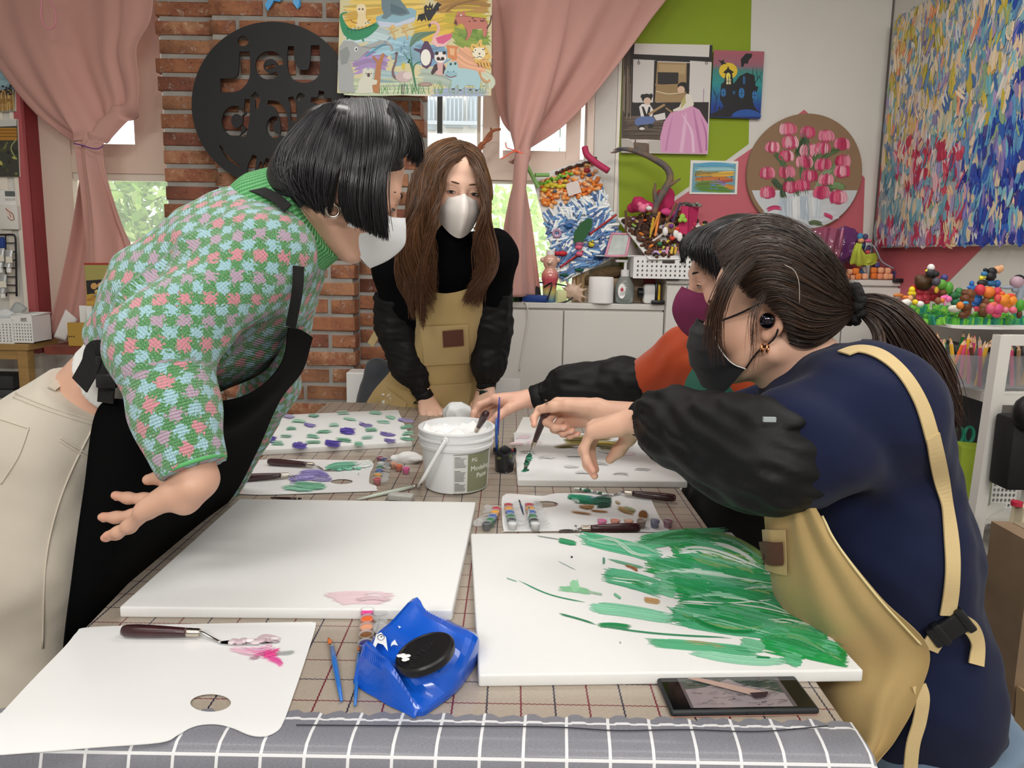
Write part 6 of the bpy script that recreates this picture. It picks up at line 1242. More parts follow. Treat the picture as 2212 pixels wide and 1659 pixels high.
lo=S.mesh(.012); V,F=joinm([hd,ha,lo]); C=skincol(V,SK4,[(np.array(t[0]),.012,'#d88c78',.5) for t in h4[0]])
pn4=tag(mk('person',V,F,M_skin,smooth=True,col=C),'person in orange top and burgundy mask sitting behind the navy sweatshirt','person')
nails(h4[0],pn4); eyes(f4,pn4,(.1,-.3),.5,'#2f2420',sides=(-1,))
S=SDF(.05); S.chain([P(1600,765,1.64),P(1615,850,1.66),P(1622,940,1.67)],[.08,.13,.135],flat=((0,1,0),1.2)); s4=P(1485,775,1.72); S.cone(P(1590,790,1.67),s4,.09,.075); S.chain([s4,P(1375,830,1.79)],[.075,.060],.03)
mk('orange_top',*S.mesh(.009,lambda X:.004*wnoise(X,26,5)+.004*wnoise(X*np.array([2,1,1]),45,6)),clothmat('top_orange','#a83e1c','#b84a24',.85,600,.12),parent=pn4,smooth=True)
oversleeve([P(1385,828,1.785),P(1340,828,1.80),P(1240,835,1.82),P(1168,856,1.835)],[.066,.066,.058,.036],pn4,31,amp=.006)
G4=[[(1515,745,1.545),(1530,760,1.53),(1545,770,1.53)],[(1500,790,1.55),(1530,800,1.515),(1562,815,1.50)],[(1478,840,1.56),(1530,850,1.51),(1590,862,1.49)],[(1474,960,1.56),(1530,965,1.51),(1600,970,1.49)]]
mk('apron',*patch([pp(r) for r in G4],20,30,.002),clothmat('apron_green','#2f6a58','#2a6050',.9),parent=pn4,smooth=40)
S=SDF(.05); S.chain([P(1622,985,1.67),c4_*.3+st4*.7,st4],[.142,.145,.15],flat=((0,1,0),1.2))
for dy in (-.08,.09): S.chain([st4+np.array([0,dy,-.02]),st4+np.array([-.23,dy,-.04]),st4+np.array([-.25,dy,-.42])],[.105,.08,.06])
mk('trousers',*S.mesh(.012,folds(.004,26,4)),clothmat('trousers_black','#0d0d10','#141418',.9),parent=pn4,smooth=True)
M_bur=clothmat('mask_burgundy','#6d2448','#74284e',.85,700,.08,.1); mask(f4,pn4,M_bur,prot=1.02); loops(f4,pn4,M_bur,-1,(.066,.036,-.016),(.058,.03,-.09))
cpm=cap(f4,[((0,-.016,.05),(.085,.104,.088)),((0,-.05,-.01),(.08,.06,.08))],[((0,.13,-.03),(.1,.07,.105)),((-.09,.01,-.04),(.04,.04,.06))])
G4h=[[(1560,475,1.56),(1500,500,1.55),(1472,530,1.55),(1475,575,1.55)],[(1575,472,1.54),(1515,495,1.50),(1485,525,1.485),(1482,550,1.48)],[(1600,475,1.52),(1550,500,1.47),(1530,540,1.455),(1540,600,1.455)],[(1640,480,1.52),(1600,510,1.47),(1580,570,1.45),(1585,640,1.455)]]
hairobj([(shrink(cpm,.004),cpm[1],'#0e0d10'),strands([pp(g) for g in G4h],700,.0016,jit=.003,seed=17,c0='#0b0b0d',c1='#2a2628')],M_hair,pn4)
ch=thing('chair','dark chair under the person in orange','chair',(st4[0]+.02,st4[1],0)); M_ch=mat('chair_black','#18181b',.5)
MB().bevbox((st4[0]+.0,st4[1],.375),(.42,.42,.05),.015).build('seat',M_ch,parent=ch,smooth=40); MB().bevbox((st4[0]+.24,st4[1],.62),(.035,.38,.34),.012).build('backrest',M_ch,parent=ch,smooth=40)
for dx in (-.18,.18):
    for dy in (-.18,.18): MB().tube([(st4[0]+dx,st4[1]+dy,0),(st4[0]+dx,st4[1]+dy,.36)],.013,8).build('leg',M_ch,parent=ch,smooth=True)
# ================================================================ PICTURES AND SIGNS ON THE WALLS
M_pic=vmat('picture_paint',.6,bump=(150,.15)); M_paper=mat('paper_cream','#e6e0d2',.85)
def slab(quad,dv):
    q=[np.array(p) for p in quad]; return MB().prism(q,np.array(dv))
def wallpic(name,label,cat,quad,Y,th=.018,edge='#ded9cf',shapes=None,body='canvas_body'):
    q=[P(*p,Y-th) for p in quad]; t=thing(name,label,cat,np.mean(q,0)); slab(q,(0,th-.0005,0)).build(body,mat(body+name,edge,.7),parent=t)
    p=Pic(lambda x,y:P(x,y,Y-th),(0,-1,0)); shapes(p); p.build('painting',M_pic,t); return t
# ---- black disc sign with cut-out lettering
dY=2.915
mpd=lambda x,y:(lambda q:(q[0],q[2]))(P(x,y,dY))
def stroke(pts,w,smooth=True):
    p=cr(pts,max(8,6*len(pts))) if smooth and len(pts)>2 else np.array(pts,float); T=np.gradient(p,axis=0); T/=np.linalg.norm(T,axis=1)[:,None]; Q=np.c_[-T[:,1],T[:,0]]; w=np.ones(len(p))*w/2 if np.ndim(w)==0 else np.interp(np.linspace(0,1,len(p)),np.linspace(0,1,len(w)),w)/2
    return [tuple(q) for q in np.r_[p+Q*w[:,None],(p-Q*w[:,None])[::-1]]]
def arc(cx,cy,r,a0,a1,n=18,ry=None): return [(cx+r*math.cos(math.radians(a)),cy+(ry or r)*math.sin(math.radians(a))) for a in np.linspace(a0,a1,n)]
cut=[[(527+12*math.cos(a),90+11*math.sin(a)) for a in np.linspace(0,6.28,16,endpoint=False)],stroke([(530,113),(530,140),(527,168),(510,184),(478,186)],[22,24,26,30,30]),
stroke(arc(585,143,23,-4,-312,20),[13,17,18,16,10]),stroke([(574,147),(585,146),(596,143)],[6,8,7]),stroke([(630,101),(630,135),(640,160),(660,166),(678,158),(682,130),(682,99)],[13,16,26,28,26,22,18]),
stroke(arc(511,262,20,30,330,18,24),[14,20,20,14]),stroke([(536,215),(534,255),(527,296)],[11,14,13]),stroke([(548,204),(558,214),(556,236)],[14,12,5]),
stroke([(580,222),(600,228),(612,250),(616,278),(612,294)],[9,15,18,16,12]),stroke(arc(597,275,13,60,290,14,18),[9,14,14,9]),stroke([(629,210),(635,232),(636,262)],[11,14,12]),stroke([(644,218),(650,208),(658,212)],[8,12,10]),
[(690,196),(702,199),(700,212),(718,214),(716,226),(698,225),(694,258),(681,258),(685,224),(672,222),(674,211),(688,211)],
stroke([(477,315),(495,342),(520,360)],[4,7,5]),stroke([(552,336),(545,360),(543,384)],[10,17,14]),stroke([(566,350),(563,368),(562,384)],[6,10,9]),stroke([(580,343),(574,365),(572,388)],[8,12,10])]
V,F=plate([mpd(590+174*math.cos(a),225+177*math.sin(a)) for a in np.linspace(0,2*math.pi,120,endpoint=False)],[[mpd(*q) for q in L] for L in cut],0,.009)
V=np.array(V); V=np.c_[V[:,0],dY-V[:,2],V[:,1]]
tag(mk('round_sign',V,F,mat('sign_black','#17191c',.55)),'round black sign with cut out lettering mounted on brick pillar','sign')
# ---- animal poster
za=lambda x,y:(700+x/2.989,y/2.989)
def ZA(l): return [za(*q) for q in l]
def animals(p):
    wash=lambda pts,w,c,n=14: p.brush(ZA(pts),w/2.989,c,n,.14,.3,relief=.0002,seg=8,fill=1.6)
    p.poly(ZA([(105,-60),(1085,-60),(1078,618),(85,600)]),'#d8cfa4')
    for a,w,c in [([(120,40),(400,30),(700,20)],160,'#e2c46a'),([(700,20),(900,10),(1080,20)],120,'#b98f4c'),([(110,150),(300,120),(420,110)],120,'#e3b854'),([(560,220),(720,180),(860,150)],150,'#d9b84c'),([(760,120),(900,120),(1075,90)],150,'#c9b83e'),([(820,200),(950,260),(1075,230)],120,'#8fa84a'),([(860,250),(960,210),(1070,300)],60,'#6f9440'),
        ([(110,250),(300,220),(450,260)],90,'#bcd2d6'),([(170,430),(300,390),(420,420)],120,'#a88fc0'),([(260,330),(430,300),(560,340)],110,'#9cc4d4'),([(420,360),(560,320),(640,400)],160,'#8fb6c8'),([(560,330),(700,360),(800,320)],130,'#7fa6c4'),([(840,330),(940,400),(1070,420)],120,'#e0a886'),([(900,300),(980,340),(1070,400)],80,'#dfb77c'),([(100,560),(400,560),(700,550)],110,'#c3cdb0'),([(600,480),(760,500),(900,560)],90,'#a9b8ac'),([(680,600),(880,590),(1070,600)],50,'#a6b4cc'),([(1000,480),(1060,520),(1070,580)],80,'#bfc6b0'),([(250,480),(400,500),(560,520)],80,'#a4bfc2')]: wash(a,w,c)
    for x,n,c in ((120,9,'#6f9a4a'),(390,14,'#5f9450'),(560,16,'#4f8a58'),(750,12,'#7aa060'),(930,10,'#86a468')):
        for k in range(n): x0=x+random.uniform(-40,120); p.line(ZA([(x0,606),(x0+random.uniform(-14,14),570),(x0+random.uniform(-30,30),520)]),1.6,c,taper=(1,.8,.1))
    for pts in ([(510,330),(560,420),(590,560)],[(590,560),(580,430),(640,390)],[(555,300),(570,430),(600,590)]): p.line(ZA(pts),3,'#3f7a58',taper=(.2,1,.8))
    # white bear cub
    p.poly(ZA([(205,170),(220,100),(208,60),(215,30),(235,32),(258,34),(272,60),(268,110),(290,150),(255,175)]),'#ecd9ac'); p.ell(*za(240,55),11,10,'#f0dfb8'); p.ell(*za(228,60),2,2,'#5a4030'); p.ell(*za(250,60),2,2,'#5a4030'); p.line(ZA([(170,128),(190,145),(215,150)]),1.5,'#8a5a30'); p.line(ZA([(270,150),(300,125)]),1.5,'#8a5a30')
    # crocodile
    p.line(ZA([(150,80),(112,95),(120,150),(150,205),(200,225),(270,210),(330,170),(352,145)]),15,'#2f8f62',taper=(.15,.3,.7,1.3,1.6,1.4,.9,.35)); p.line(ZA([(150,185),(220,195),(330,160)]),3,'#1f6a48'); [p.line(ZA([(150+k*24,178-k*2),(156+k*24,225-k*6)]),1,'#1f6448') for k in range(7)]; p.ell(*za(268,150),3,3,'#e8e8c8'); p.ell(*za(290,148),3,3,'#e8e8c8'); p.ell(*za(268,150),1.3,1.3,'#222222'); p.ell(*za(290,148),1.3,1.3,'#222222'); p.line(ZA([(160,225),(150,255)]),4,'#2f8f62'); p.line(ZA([(240,225),(255,268)]),4,'#2f8f62')
    # seal on ice
    p.poly(ZA([(335,110),(400,85),(560,50),(598,70),(585,140),(470,175),(365,180),(340,150)]),'#8fb8c8'); p.poly(ZA([(345,135),(470,150),(585,110),(585,140),(470,175),(365,180)]),'#c9d3e6'); p.poly(ZA([(370,-20),(470,-30),(540,60),(556,90),(500,105),(440,95),(400,125),(370,118),(385,90),(372,50)]),'#6f8790'); p.poly(ZA([(430,20),(520,60),(540,85),(480,95),(430,80)]),'#5a727e')
    # bat
    p.poly(ZA([(645,45),(660,30),(672,45),(685,12),(690,40),(705,20),(700,60),(720,80),(690,130),(670,135),(650,90)]),'#2d2b30'); p.poly(ZA([(700,60),(730,15),(760,30),(740,50),(745,70),(725,72),(715,95)]),'#24232a'); p.poly(ZA([(650,85),(610,95),(600,140),(618,125),(630,140),(645,125),(662,140)]),'#24232a'); p.ell(*za(668,58),1.5,1.5,'#d8d040'); p.ell(*za(686,58),1.5,1.5,'#d8d040')
    # branch and flower
    p.line(ZA([(740,70),(800,40),(900,20),(1075,35)]),7,'#a57c46',taper=(.3,.9,1.2,1)); p.line(ZA([(790,75),(860,30),(1000,-5)]),4,'#8f6a3c')
    # pink spotted dog
    p.poly(ZA([(838,150),(850,100),(870,70),(880,85),(905,68),(915,100),(960,110),(1040,118),(1060,170),(1048,240),(1030,240),(1020,185),(960,190),(945,235),(920,265),(912,262),(925,220),(912,180),(890,150),(860,165)]),'#c4796a'); [p.ell(*za(930+random.uniform(0,110),118+random.uniform(0,24)),1.3,1.3,'#5a3030') for k in range(16)]; p.line(ZA([(1050,185),(1072,150),(1080,100)]),3,'#5a3a34'); p.ell(*za(885,100),2,1.6,'#ffffff'); p.poly(ZA([(838,150),(850,125),(862,150),(855,165)]),'#6a3a34'); p.line(ZA([(850,105),(905,105),(1040,120)]),.8,'#5a2f2a'); p.line(ZA([(1040,120),(1058,170),(1046,240)]),.8,'#5a2f2a'); p.line(ZA([(912,180),(925,220),(914,262)]),.8,'#5a2f2a')
    # leaf
    p.line(ZA([(555,300),(600,240),(720,205)]),14,'#6a8a74',taper=(.2,1.3,.2)); p.line(ZA([(555,300),(620,235),(720,205)]),1,'#3a5a48')
    # flamingo
    p.line(ZA([(680,170),(700,145),(735,160),(738,200),(712,240),(715,275)]),6,'#e8b8b4',taper=(.6,1,1,1,1.2,1.4)); p.poly(ZA([(690,275),(720,235),(790,222),(830,215),(815,260),(780,300),(730,305)]),'#efc3c0'); p.poly(ZA([(720,245),(780,225),(828,215),(820,250),(770,285),(735,280)]),'#d8648c'); p.poly(ZA([(672,160),(690,150),(692,165),(678,182)]),'#5a4a50')
    # elephant
    p.poly(ZA([(100,300),(130,262),(190,268),(240,300),(300,285),(360,262),(410,262),(445,300),(448,330),(430,330),(420,290),(370,285),(310,310),(260,350),(220,390),(170,400),(195,480),(190,540),(205,600),(95,590),(90,400)]),'#a9acac'); p.poly(ZA([(100,330),(150,300),(170,350),(150,410),(110,420)]),'#8f9494'); p.ell(*za(208,318),4,5,'#e8ecec'); p.ell(*za(209,319),2,3,'#3a4448'); p.line(ZA([(270,365),(330,320),(390,285)]),4,'#5f9ab8'); p.line(ZA([(240,300),(310,310),(420,290),(448,330)]),1,'#6a7070')
    # koala and tree
    p.line(ZA([(330,600),(345,500),(355,420),(385,345)]),11,'#b77e52',taper=(1.6,1.2,1,.5)); p.line(ZA([(352,420),(335,385),(315,365)]),5,'#b77e52'); p.poly(ZA([(215,580),(230,520),(250,490),(250,450),(270,438),(285,455),(300,438),(325,450),(318,480),(310,510),(345,520),(340,545),(310,550),(318,600),(225,605)]),'#d8d8c8'); p.ell(*za(288,485),3.4,4.5,'#5a4448'); p.ell(*za(272,475),1.3,1.3,'#333333'); p.ell(*za(305,475),1.3,1.3,'#333333')
    # ostrich
    p.line(ZA([(468,350),(462,400),(445,450),(450,490),(480,510)]),5,'#7a6064',taper=(.8,.8,.9,1.2,1.5)); p.ell(*za(515,495),18,12,'#c9b4b4'); p.ell(*za(540,488),10,8,'#e0d0cc'); p.line(ZA([(505,540),(505,610)]),1.6,'#4a4444'); p.line(ZA([(518,540),(515,610)]),1.6,'#4a4444'); p.ell(*za(468,345),4,3,'#6a5258')
    # penguin, small yellow animal, panda
    p.poly(ZA([(650,265),(672,268),(690,300),(712,350),(708,390),(700,375),(692,420),(665,445),(635,430),(622,380),(620,340),(580,322),(582,312),(625,318)]),'#5a4060'); p.ell(*za(657,372),11,18,'#f0efe6'); p.poly(ZA([(505,440),(500,400),(510,415),(520,392),(522,430),(520,452)]),'#d8c83c')
    p.ell(*za(750,445),13,15,'#d8b0ac'); p.ell(*za(752,372),13,12,'#efe6e2'); [p.ell(*za(x,y),4,4,'#2f2428') for x,y in ((728,345),(776,342),(738,380),(766,380))]; p.ell(*za(752,388),2,1.5,'#222222'); p.poly(ZA([(712,420),(730,410),(735,450),(700,485),(690,470)]),'#4a343a'); p.poly(ZA([(770,410),(785,440),(780,480),(765,475)]),'#4a343a')
    p.poly(ZA([(790,290),(870,300),(855,330),(860,380),(835,385),(800,370),(795,320)]),'#d98a5a'); p.poly(ZA([(810,310),(845,315),(840,360),(815,355)]),'#e8b88a')
    # tiger head and body
    p.poly(ZA([(945,295),(960,280),(985,290),(1005,255),(1022,260),(1018,285),(1045,300),(1075,360),(1060,385),(1030,380),(1010,395),(975,400),(955,350)]),'#e3bd66'); p.ell(*za(1000,345),14,13,'#efe6cc'); [p.ell(*za(x,y),3.4,3.4,'#f8f4e4') for x,y in ((978,322),(1025,318))]; [p.ell(*za(x,y),1.4,1.6,'#222222') for x,y in ((978,324),(1025,320))]; p.poly(ZA([(995,345),(1012,343),(1004,356)]),'#4a3430'); [p.line(ZA(l),1.4,'#3a2a22') for l in ([(960,300),(975,310)],[(955,330),(970,340)],[(1000,280),(1003,300)],[(1040,310),(1030,325)],[(1058,345),(1042,352)],[(965,370),(978,372)],[(985,375),(1004,366),(1022,374)])]
    p.poly(ZA([(965,400),(1030,395),(1075,400),(1075,450),(1040,440)]),'#dfae5c'); [p.line(ZA([(990+k*20,405),(1000+k*20,432)]),1.5,'#4a3424') for k in range(5)]; p.line(ZA([(1005,460),(1015,500),(1050,530),(1070,515)]),4,'#d09a6a')
    # hippo
    p.poly(ZA([(775,465),(790,440),(800,410),(815,395),(830,405),(850,395),(862,410),(870,440),(930,445),(990,460),(1012,510),(1005,570),(985,585),(970,555),(920,550),(890,580),(870,582),(868,545),(835,575),(820,570),(825,520),(795,505),(778,490)]),'#a9ccd4'); p.poly(ZA([(780,470),(820,460),(862,470),(858,495),(815,505),(785,492)]),'#93bcc8'); p.line(ZA([(785,485),(815,500),(855,490)]),2,'#8a4450'); p.ell(*za(818,415),2.5,3,'#2f4a50'); p.ell(*za(848,412),2.5,3,'#2f4a50'); p.ell(*za(800,465),1.6,1.6,'#5a8088'); p.ell(*za(838,462),1.6,1.6,'#5a8088'); [p.ell(*za(x,y),3,1.5,'#4a3a3a') for x,y in ((835,575),(880,582),(945,580),(985,583))]; p.ell(*za(655,545),15,4.5,'#9a8078'); p.ell(*za(655,545),12,3,'#b0988e')
    for k in range(10): p.ell(*za(430+random.uniform(-40,90),270+random.uniform(-30,70)),2.4,1.2,'#6f93b4',rot=random.uniform(0,90))
    for y,x in ((210,450),(205,530)): p.line(ZA([(x-30,y-30),(x,y+10),(x+10,y+50)]),3,'#d8b070'); p.ell(*za(x-5,y-35),5,5,'#e0bc7c'); p.line(ZA([(x-30,y+5),(x+30,y-20)]),2,'#d8b070')
PY=2.85
pq=[(736,-60),(1062,-60),(1062,120),(1059,206),(1000,208),(900,207),(820,204),(731,201),(732,100)]
q=[P(*a,PY) for a in pq]; t=thing('animal_poster','deckle edged watercolour poster of many animals hanging before pillar','poster',np.mean(q,0)); slab(q,(0,.0025,0)).build('paper',M_paper,parent=t)
ap_=Pic(lambda x,y:P(x,y,PY),(0,-1,0)); animals(ap_); ap_.build('painting',M_pic,t)
m=MB(); [m.tube([P(x,-60,PY+.001),np.array([P(x,-60,PY)[0],PY+.001,ZC])],.0012,5) for x in (760,1030)]; m.build('hanging_thread',mat('thread_white','#d8d6d0',.6),parent=t,kind='stuff')
V=[];F=[]
for pts in ([(583,-10),(597,-10),(588,10),(578,24),(572,10)],[(600,-12),(612,-6),(604,4),(592,2)],[(636,-10),(648,-6),(650,12),(643,20),(632,6)]):
    m=slab([P(x,y,2.93+.008*(i%2)) for i,(x,y) in enumerate(pts)],(0,.002,0)); b=len(V); V+=m.V; F+=[tuple(i+b for i in f) for f in m.F]
tag(mk('blue_ribbon',V,F,mat('ribbon_blue','#4aa3e0',.4)),'bright blue ribbon ends hanging at top left of the animal poster','ribbon')
# ---- hanok painting
zb3=lambda x,y:(1300+x/2.4254,y/2.4254)
def ZB(l): return [zb3(*q) for q in l]
def hanok(p):
    B=lambda l,c:p.poly(ZB(l),c)
    B([(118,226),(578,235),(555,808),(102,800)],'#cfc9c4'); B([(118,226),(172,226),(165,600),(106,640)],'#2a2220'); B([(118,260),(150,258),(140,560),(108,620)],'#4a4038'); B([(172,228),(568,236),(566,300),(168,288)],'#dcd7d0'); B([(565,236),(580,236),(576,330),(560,330)],'#1d1817'); B([(165,283),(578,300),(576,330),(165,315)],'#1c1716'); B([(165,310),(285,316),(275,540),(160,535)],'#d4d0cc'); B([(275,316),(292,318),(285,540),(268,540)],'#1d1817'); B([(290,325),(450,330),(444,540),(278,535)],'#a2875e'); B([(300,335),(440,340),(434,390),(296,385)],'#b59a70'); B([(292,378),(402,380),(400,440),(292,444)],'#262020'); B([(445,330),(462,330),(455,545),(440,545)],'#1d1817'); B([(462,318),(574,325),(566,540),(458,530)],'#d6d2cd'); B([(140,538),(560,535),(556,650),(140,640)],'#231c1a'); B([(278,440),(440,450),(436,490),(400,500),(290,480)],'#9a7f56'); p.line(ZB([(285,478),(350,492),(430,484)]),2,'#d8cba8'); B([(106,610),(330,600),(320,735),(103,725)],'#4a3e36')
    for k in range(22): y=615+k*5.4; p.line(ZB([(110+random.uniform(0,40),y),(200,y+random.uniform(-5,5)),(320,y+random.uniform(-5,5))]),1.4,random.choice(['#6a5a4c','#342a25','#5a4a3e','#7a6a58']))
    for k in range(14): p.line(ZB([(116+k*3,400+random.uniform(-60,40)),(112+k*3,600+random.uniform(-20,30))]),1.2,random.choice(['#6a5c4e','#3a302a','#8a7a68']))
    B([(102,725),(150,735),(175,760),(165,800),(102,800)],'#b5aea6'); B([(240,740),(325,735),(330,800),(250,795)],'#bdb7b0'); B([(165,745),(240,750),(245,800),(170,800)],'#6a5a4e')
    for x in (193,548): p.ell(*zb3(x,330),3,3.4,'#4a4440'); p.ell(*zb3(x,330),1.6,2,'#c8c4c0'); p.line(ZB([(x,312),(x,324)]),1.2,'#222222')
    # seated boy
    B([(195,560),(210,545),(250,545),(272,580),(262,612),(205,612)],'#e6e2e0'); B([(208,558),(220,560),(235,600),(245,560),(255,560),(250,612),(222,612)],'#221c1e'); B([(175,625),(200,610),(265,610),(280,630),(262,655),(225,650),(195,662),(172,650)],'#5f74a8'); p.ell(*zb3(235,515),11,10,'#1e1818'); p.ell(*zb3(238,530),8,8,'#d9bba6'); p.ell(*zb3(215,505),5,5,'#1e1818'); p.ell(*zb3(258,502),4,5,'#1e1818'); p.ell(*zb3(208,668),8,6,'#222222'); p.ell(*zb3(255,660),7,5,'#222222'); p.ell(*zb3(210,674),6,3,'#e4e0dc'); p.line(ZB([(245,600),(300,565),(330,548)]),5,'#a98a60'); B([(270,605),(330,590),(335,625),(285,632)],'#dcd8d6')
    # seated woman
    B([(425,520),(445,490),(470,500),(482,545),(470,575),(410,580),(375,585),(372,575),(405,560)],'#e3dccf'); B([(420,525),(438,500),(440,540),(412,570)],'#b8b070'); p.ell(*zb3(425,452),12,9,'#17120f'); p.ell(*zb3(445,468),5,8,'#17120f',rot=-20); p.ell(*zb3(415,470),8,8,'#dcb9a0'); B([(325,640),(360,590),(420,578),(470,555),(510,575),(555,650),(552,806),(310,800),(305,720)],'#d79ac0')
    for a,c,w in [([(480,570),(500,680),(520,800)],'#c07aa8',6),([(440,590),(430,690),(415,800)],'#e3b6d2',8),([(370,610),(350,700),(335,790)],'#c686b0',5),([(420,600),(470,690),(480,800)],'#e8bfd8',6),([(520,620),(545,700),(548,790)],'#b26c9c',4)]: p.line(ZB(a),w,c,taper=(.3,1,1))
    p.line(ZB([(335,565),(355,580),(372,590)]),3,'#a98a60'); p.line(ZB([(534,465),(532,535)]),1.6,'#b08ab0')
wallpic('framed_canvas','canvas painting of a pink skirted woman and boy at a wooden house','painting',[(1348,93),(1539,97),(1529,333),(1342,330)],YB,.024,shapes=hanok)
def castle(p):
    for k in range(28):
        y0=262+k*12.6; c=[(.0,(168,92,104)),(.2,(150,96,110)),(.3,(60,130,124)),(.5,(40,140,140)),(.65,(30,110,150)),(.85,(22,60,140)),(1.,(16,40,110))]; t_=k/27; 
        for (a,ca),(b,cb) in zip(c[:-1],c[1:]):
            if a<=t_<=b: f=(t_-a)/(b-a); col=tuple(((ca[i]*(1-f)+cb[i]*f)/255)**2.2 for i in range(3))
        p.poly(ZB([(587-18*t_,y0),(852-20*t_,y0+8),(851-20*(t_+.036),y0+21),(586-18*(t_+.036),y0+13)]),col)
    p.ell(*zb3(662,372),20,18,'#e0c030'); K='#0c0c12'
    p.poly(ZB([(620,612),(640,560),(618,520),(625,440),(640,430),(648,385),(635,380),(655,362),(662,345),(668,362),(692,378),(682,385),(690,440),(720,400),(760,380),(800,395),(805,450),(820,455),(810,490),(790,530),(800,560),(828,595),(825,614)]),K)
    p.poly(ZB([(568,600),(620,575),(700,600),(760,590),(830,600),(828,614),(566,612)]),K); p.ell(*zb3(758,612),32,16,'#1d50a0',a0=180,a1=360); p.ell(*zb3(662,400),5,8,'#e8d860'); p.poly(ZB([(652,415),(676,415),(676,442),(652,442)]),'#d8d0a0'); p.line(ZB([(664,400),(664,442)]),1.2,K); p.line(ZB([(652,425),(676,425)]),1.2,K)
    for x,y,w,h in ((637,485,13,22),(692,485,6,10),(732,488,15,28),(800,500,13,24),(745,420,6,24)): p.ell(*zb3(x,y),w/2.4,h/2.4,'#2a74b0'); p.line(ZB([(x,y-h),(x,y+h)]),1,K); p.line(ZB([(x-w,y),(x+w,y)]),1,K)
    for l in ([(590,580),(600,510),(575,450)],[(600,520),(620,480)],[(596,500),(580,470)],[(800,440),(825,400),(840,370)],[(815,415),(810,360)],[(826,400),(835,430)],[(790,395),(792,350)]): p.line(ZB(l),1.6,K,taper=(1,.7,.3))
    p.poly(ZB([(730,350),(728,310),(755,280),(788,282),(785,300),(770,315),(765,335),(748,332),(742,350)]),K); p.poly(ZB([(608,312),(625,320),(640,312),(640,325),(655,338),(640,335),(628,342),(622,328)]),K)
    for x in (612,628,645): p.poly(ZB([(x,585),(x,565),(x+5,558),(x+10,565),(x+10,585)]),K)
wallpic('small_canvas','small canvas of a black spooky house before a yellow moon','painting',[(1543,110),(1650,113),(1642,252),(1534,249)],YB,.02,edge='#3a3a44',shapes=castle)
def land(p):
    p.poly(ZB([(478,855),(703,858),(696,1010),(470,1006)]),'#6aa0b0')
    for l,c,w in [([(480,870),(590,865),(700,872)],'#5fa4c4',30),([(480,888),(590,885),(700,885)],'#9ac4c8',22),([(480,905),(560,895),(700,898)],'#7a7c50',18),([(480,915),(560,905),(640,910)],'#d8a030',26),([(560,920),(640,912),(700,910)],'#e0b040',24),([(480,940),(560,935),(700,930)],'#c07030',18),([(560,950),(640,945),(700,945)],'#a84a30',18),([(480,965),(560,960),(640,960)],'#6f8a40',34),([(540,960),(600,955),(660,965)],'#8a78b0',20),([(640,975),(670,980),(700,985)],'#d09038',24),([(475,990),(580,990),(695,1000)],'#5f8a3c',30),([(560,985),(590,975),(610,1000)],'#5a90b0',22)]: p.brush(ZB(l),w/2.4254,c,8,.2,.4,relief=.0004,seg=6,fill=1.4)
    for k in range(26): x=random.uniform(485,695); y=random.uniform(905,950); p.line(ZB([(x,y),(x,y-random.uniform(8,22))]),1.8,random.choice(['#2a3a2a','#3a4a30','#4a3a2a']))
wallpic('postcard_picture','small white bordered landscape picture under the spooky house canvas','picture',[(1492,346),(1595,348),(1592,420),(1489,419)],YB,.006,edge='#e4e2dc',shapes=land,body='card')
# ---- round tulip painting
Yd=YB-.022; dc=P(1738,374,Yd); rd=121.5/FPX*Yd
t=thing('round_canvas','round canvas painting of pink tulips in a white vase','painting',dc); V,F=lathe([(rd-.003,0),(rd,.003),(rd,.018),(rd-.002,.021),(0,.021)],dc+np.array([0,.021,0]),72,axis=(0,-1,0)); mk('canvas_body',V,F,clothmat('raw_linen','#8a7058','#96795e',.9,500,.3),parent=t,smooth=30)
p=Pic(lambda x,y:P(x,y,Yd),(0,-1,0),4e-5,8e-4)
L=[]; 
for a in np.linspace(18,162,26): L.append((1738+120*math.cos(math.radians(a)),374+120*math.sin(math.radians(a))))
p.poly(L[:]+[(1640,446),(1700,452),(1790,455)][0:0],'#c9cdd0')
p.brush([(1645,455),(1735,462),(1812,458)],34,'#cfd4d8',16,.06,.2,seg=8,fill=1.4)
for l,w in [([(1725,425),(1715,400),(1690,370)],16),([(1740,420),(1735,380),(1730,340)],14),([(1760,410),(1780,380),(1800,360)],16),([(1700,390),(1690,350),(1670,330)],12),([(1740,360),(1745,320),(1730,280)],14),([(1770,350),(1790,330),(1815,325)],14),([(1690,410),(1680,400),(1668,385)],12),([(1785,400),(1810,400),(1825,410)],14),([(1720,340),(1735,310),(1745,295)],18),([(1755,380),(1760,350),(1775,310)],14),([(1695,430),(1690,415),(1700,385)],12),([(1800,420),(1790,400),(1780,385)],12),([(1800,350),(1803,370),(1800,390)],12)]: p.brush(l,w,random.choice(['#4f6a40','#6f8a5c','#3c5434','#86a078']),9,.2,.4,relief=.002,seg=6)
for a in ([(1690,425),(1692,470)],[(1705,425),(1705,474)],[(1720,420),(1722,478)],[(1735,420),(1738,480)],[(1750,422),(1755,478)],[(1765,425),(1762,474)]): p.brush(a,19,random.choice(['#c9d2d8','#d6dcdf','#b4c2cc','#dfe3e4']),8,.08,.3,relief=.002,seg=5,fill=1.3)
TUL=[(1702,279),(1744,286),(1785,294),(1668,318),(1707,308),(1698,337),(1746,325),(1777,321),(1818,311),(1820,348),(1738,350),(1777,355),(1657,374),(1700,372),(1748,380),(1817,370),(1708,404),(1733,400),(1784,388),(1658,416),(1774,416),(1811,426)]
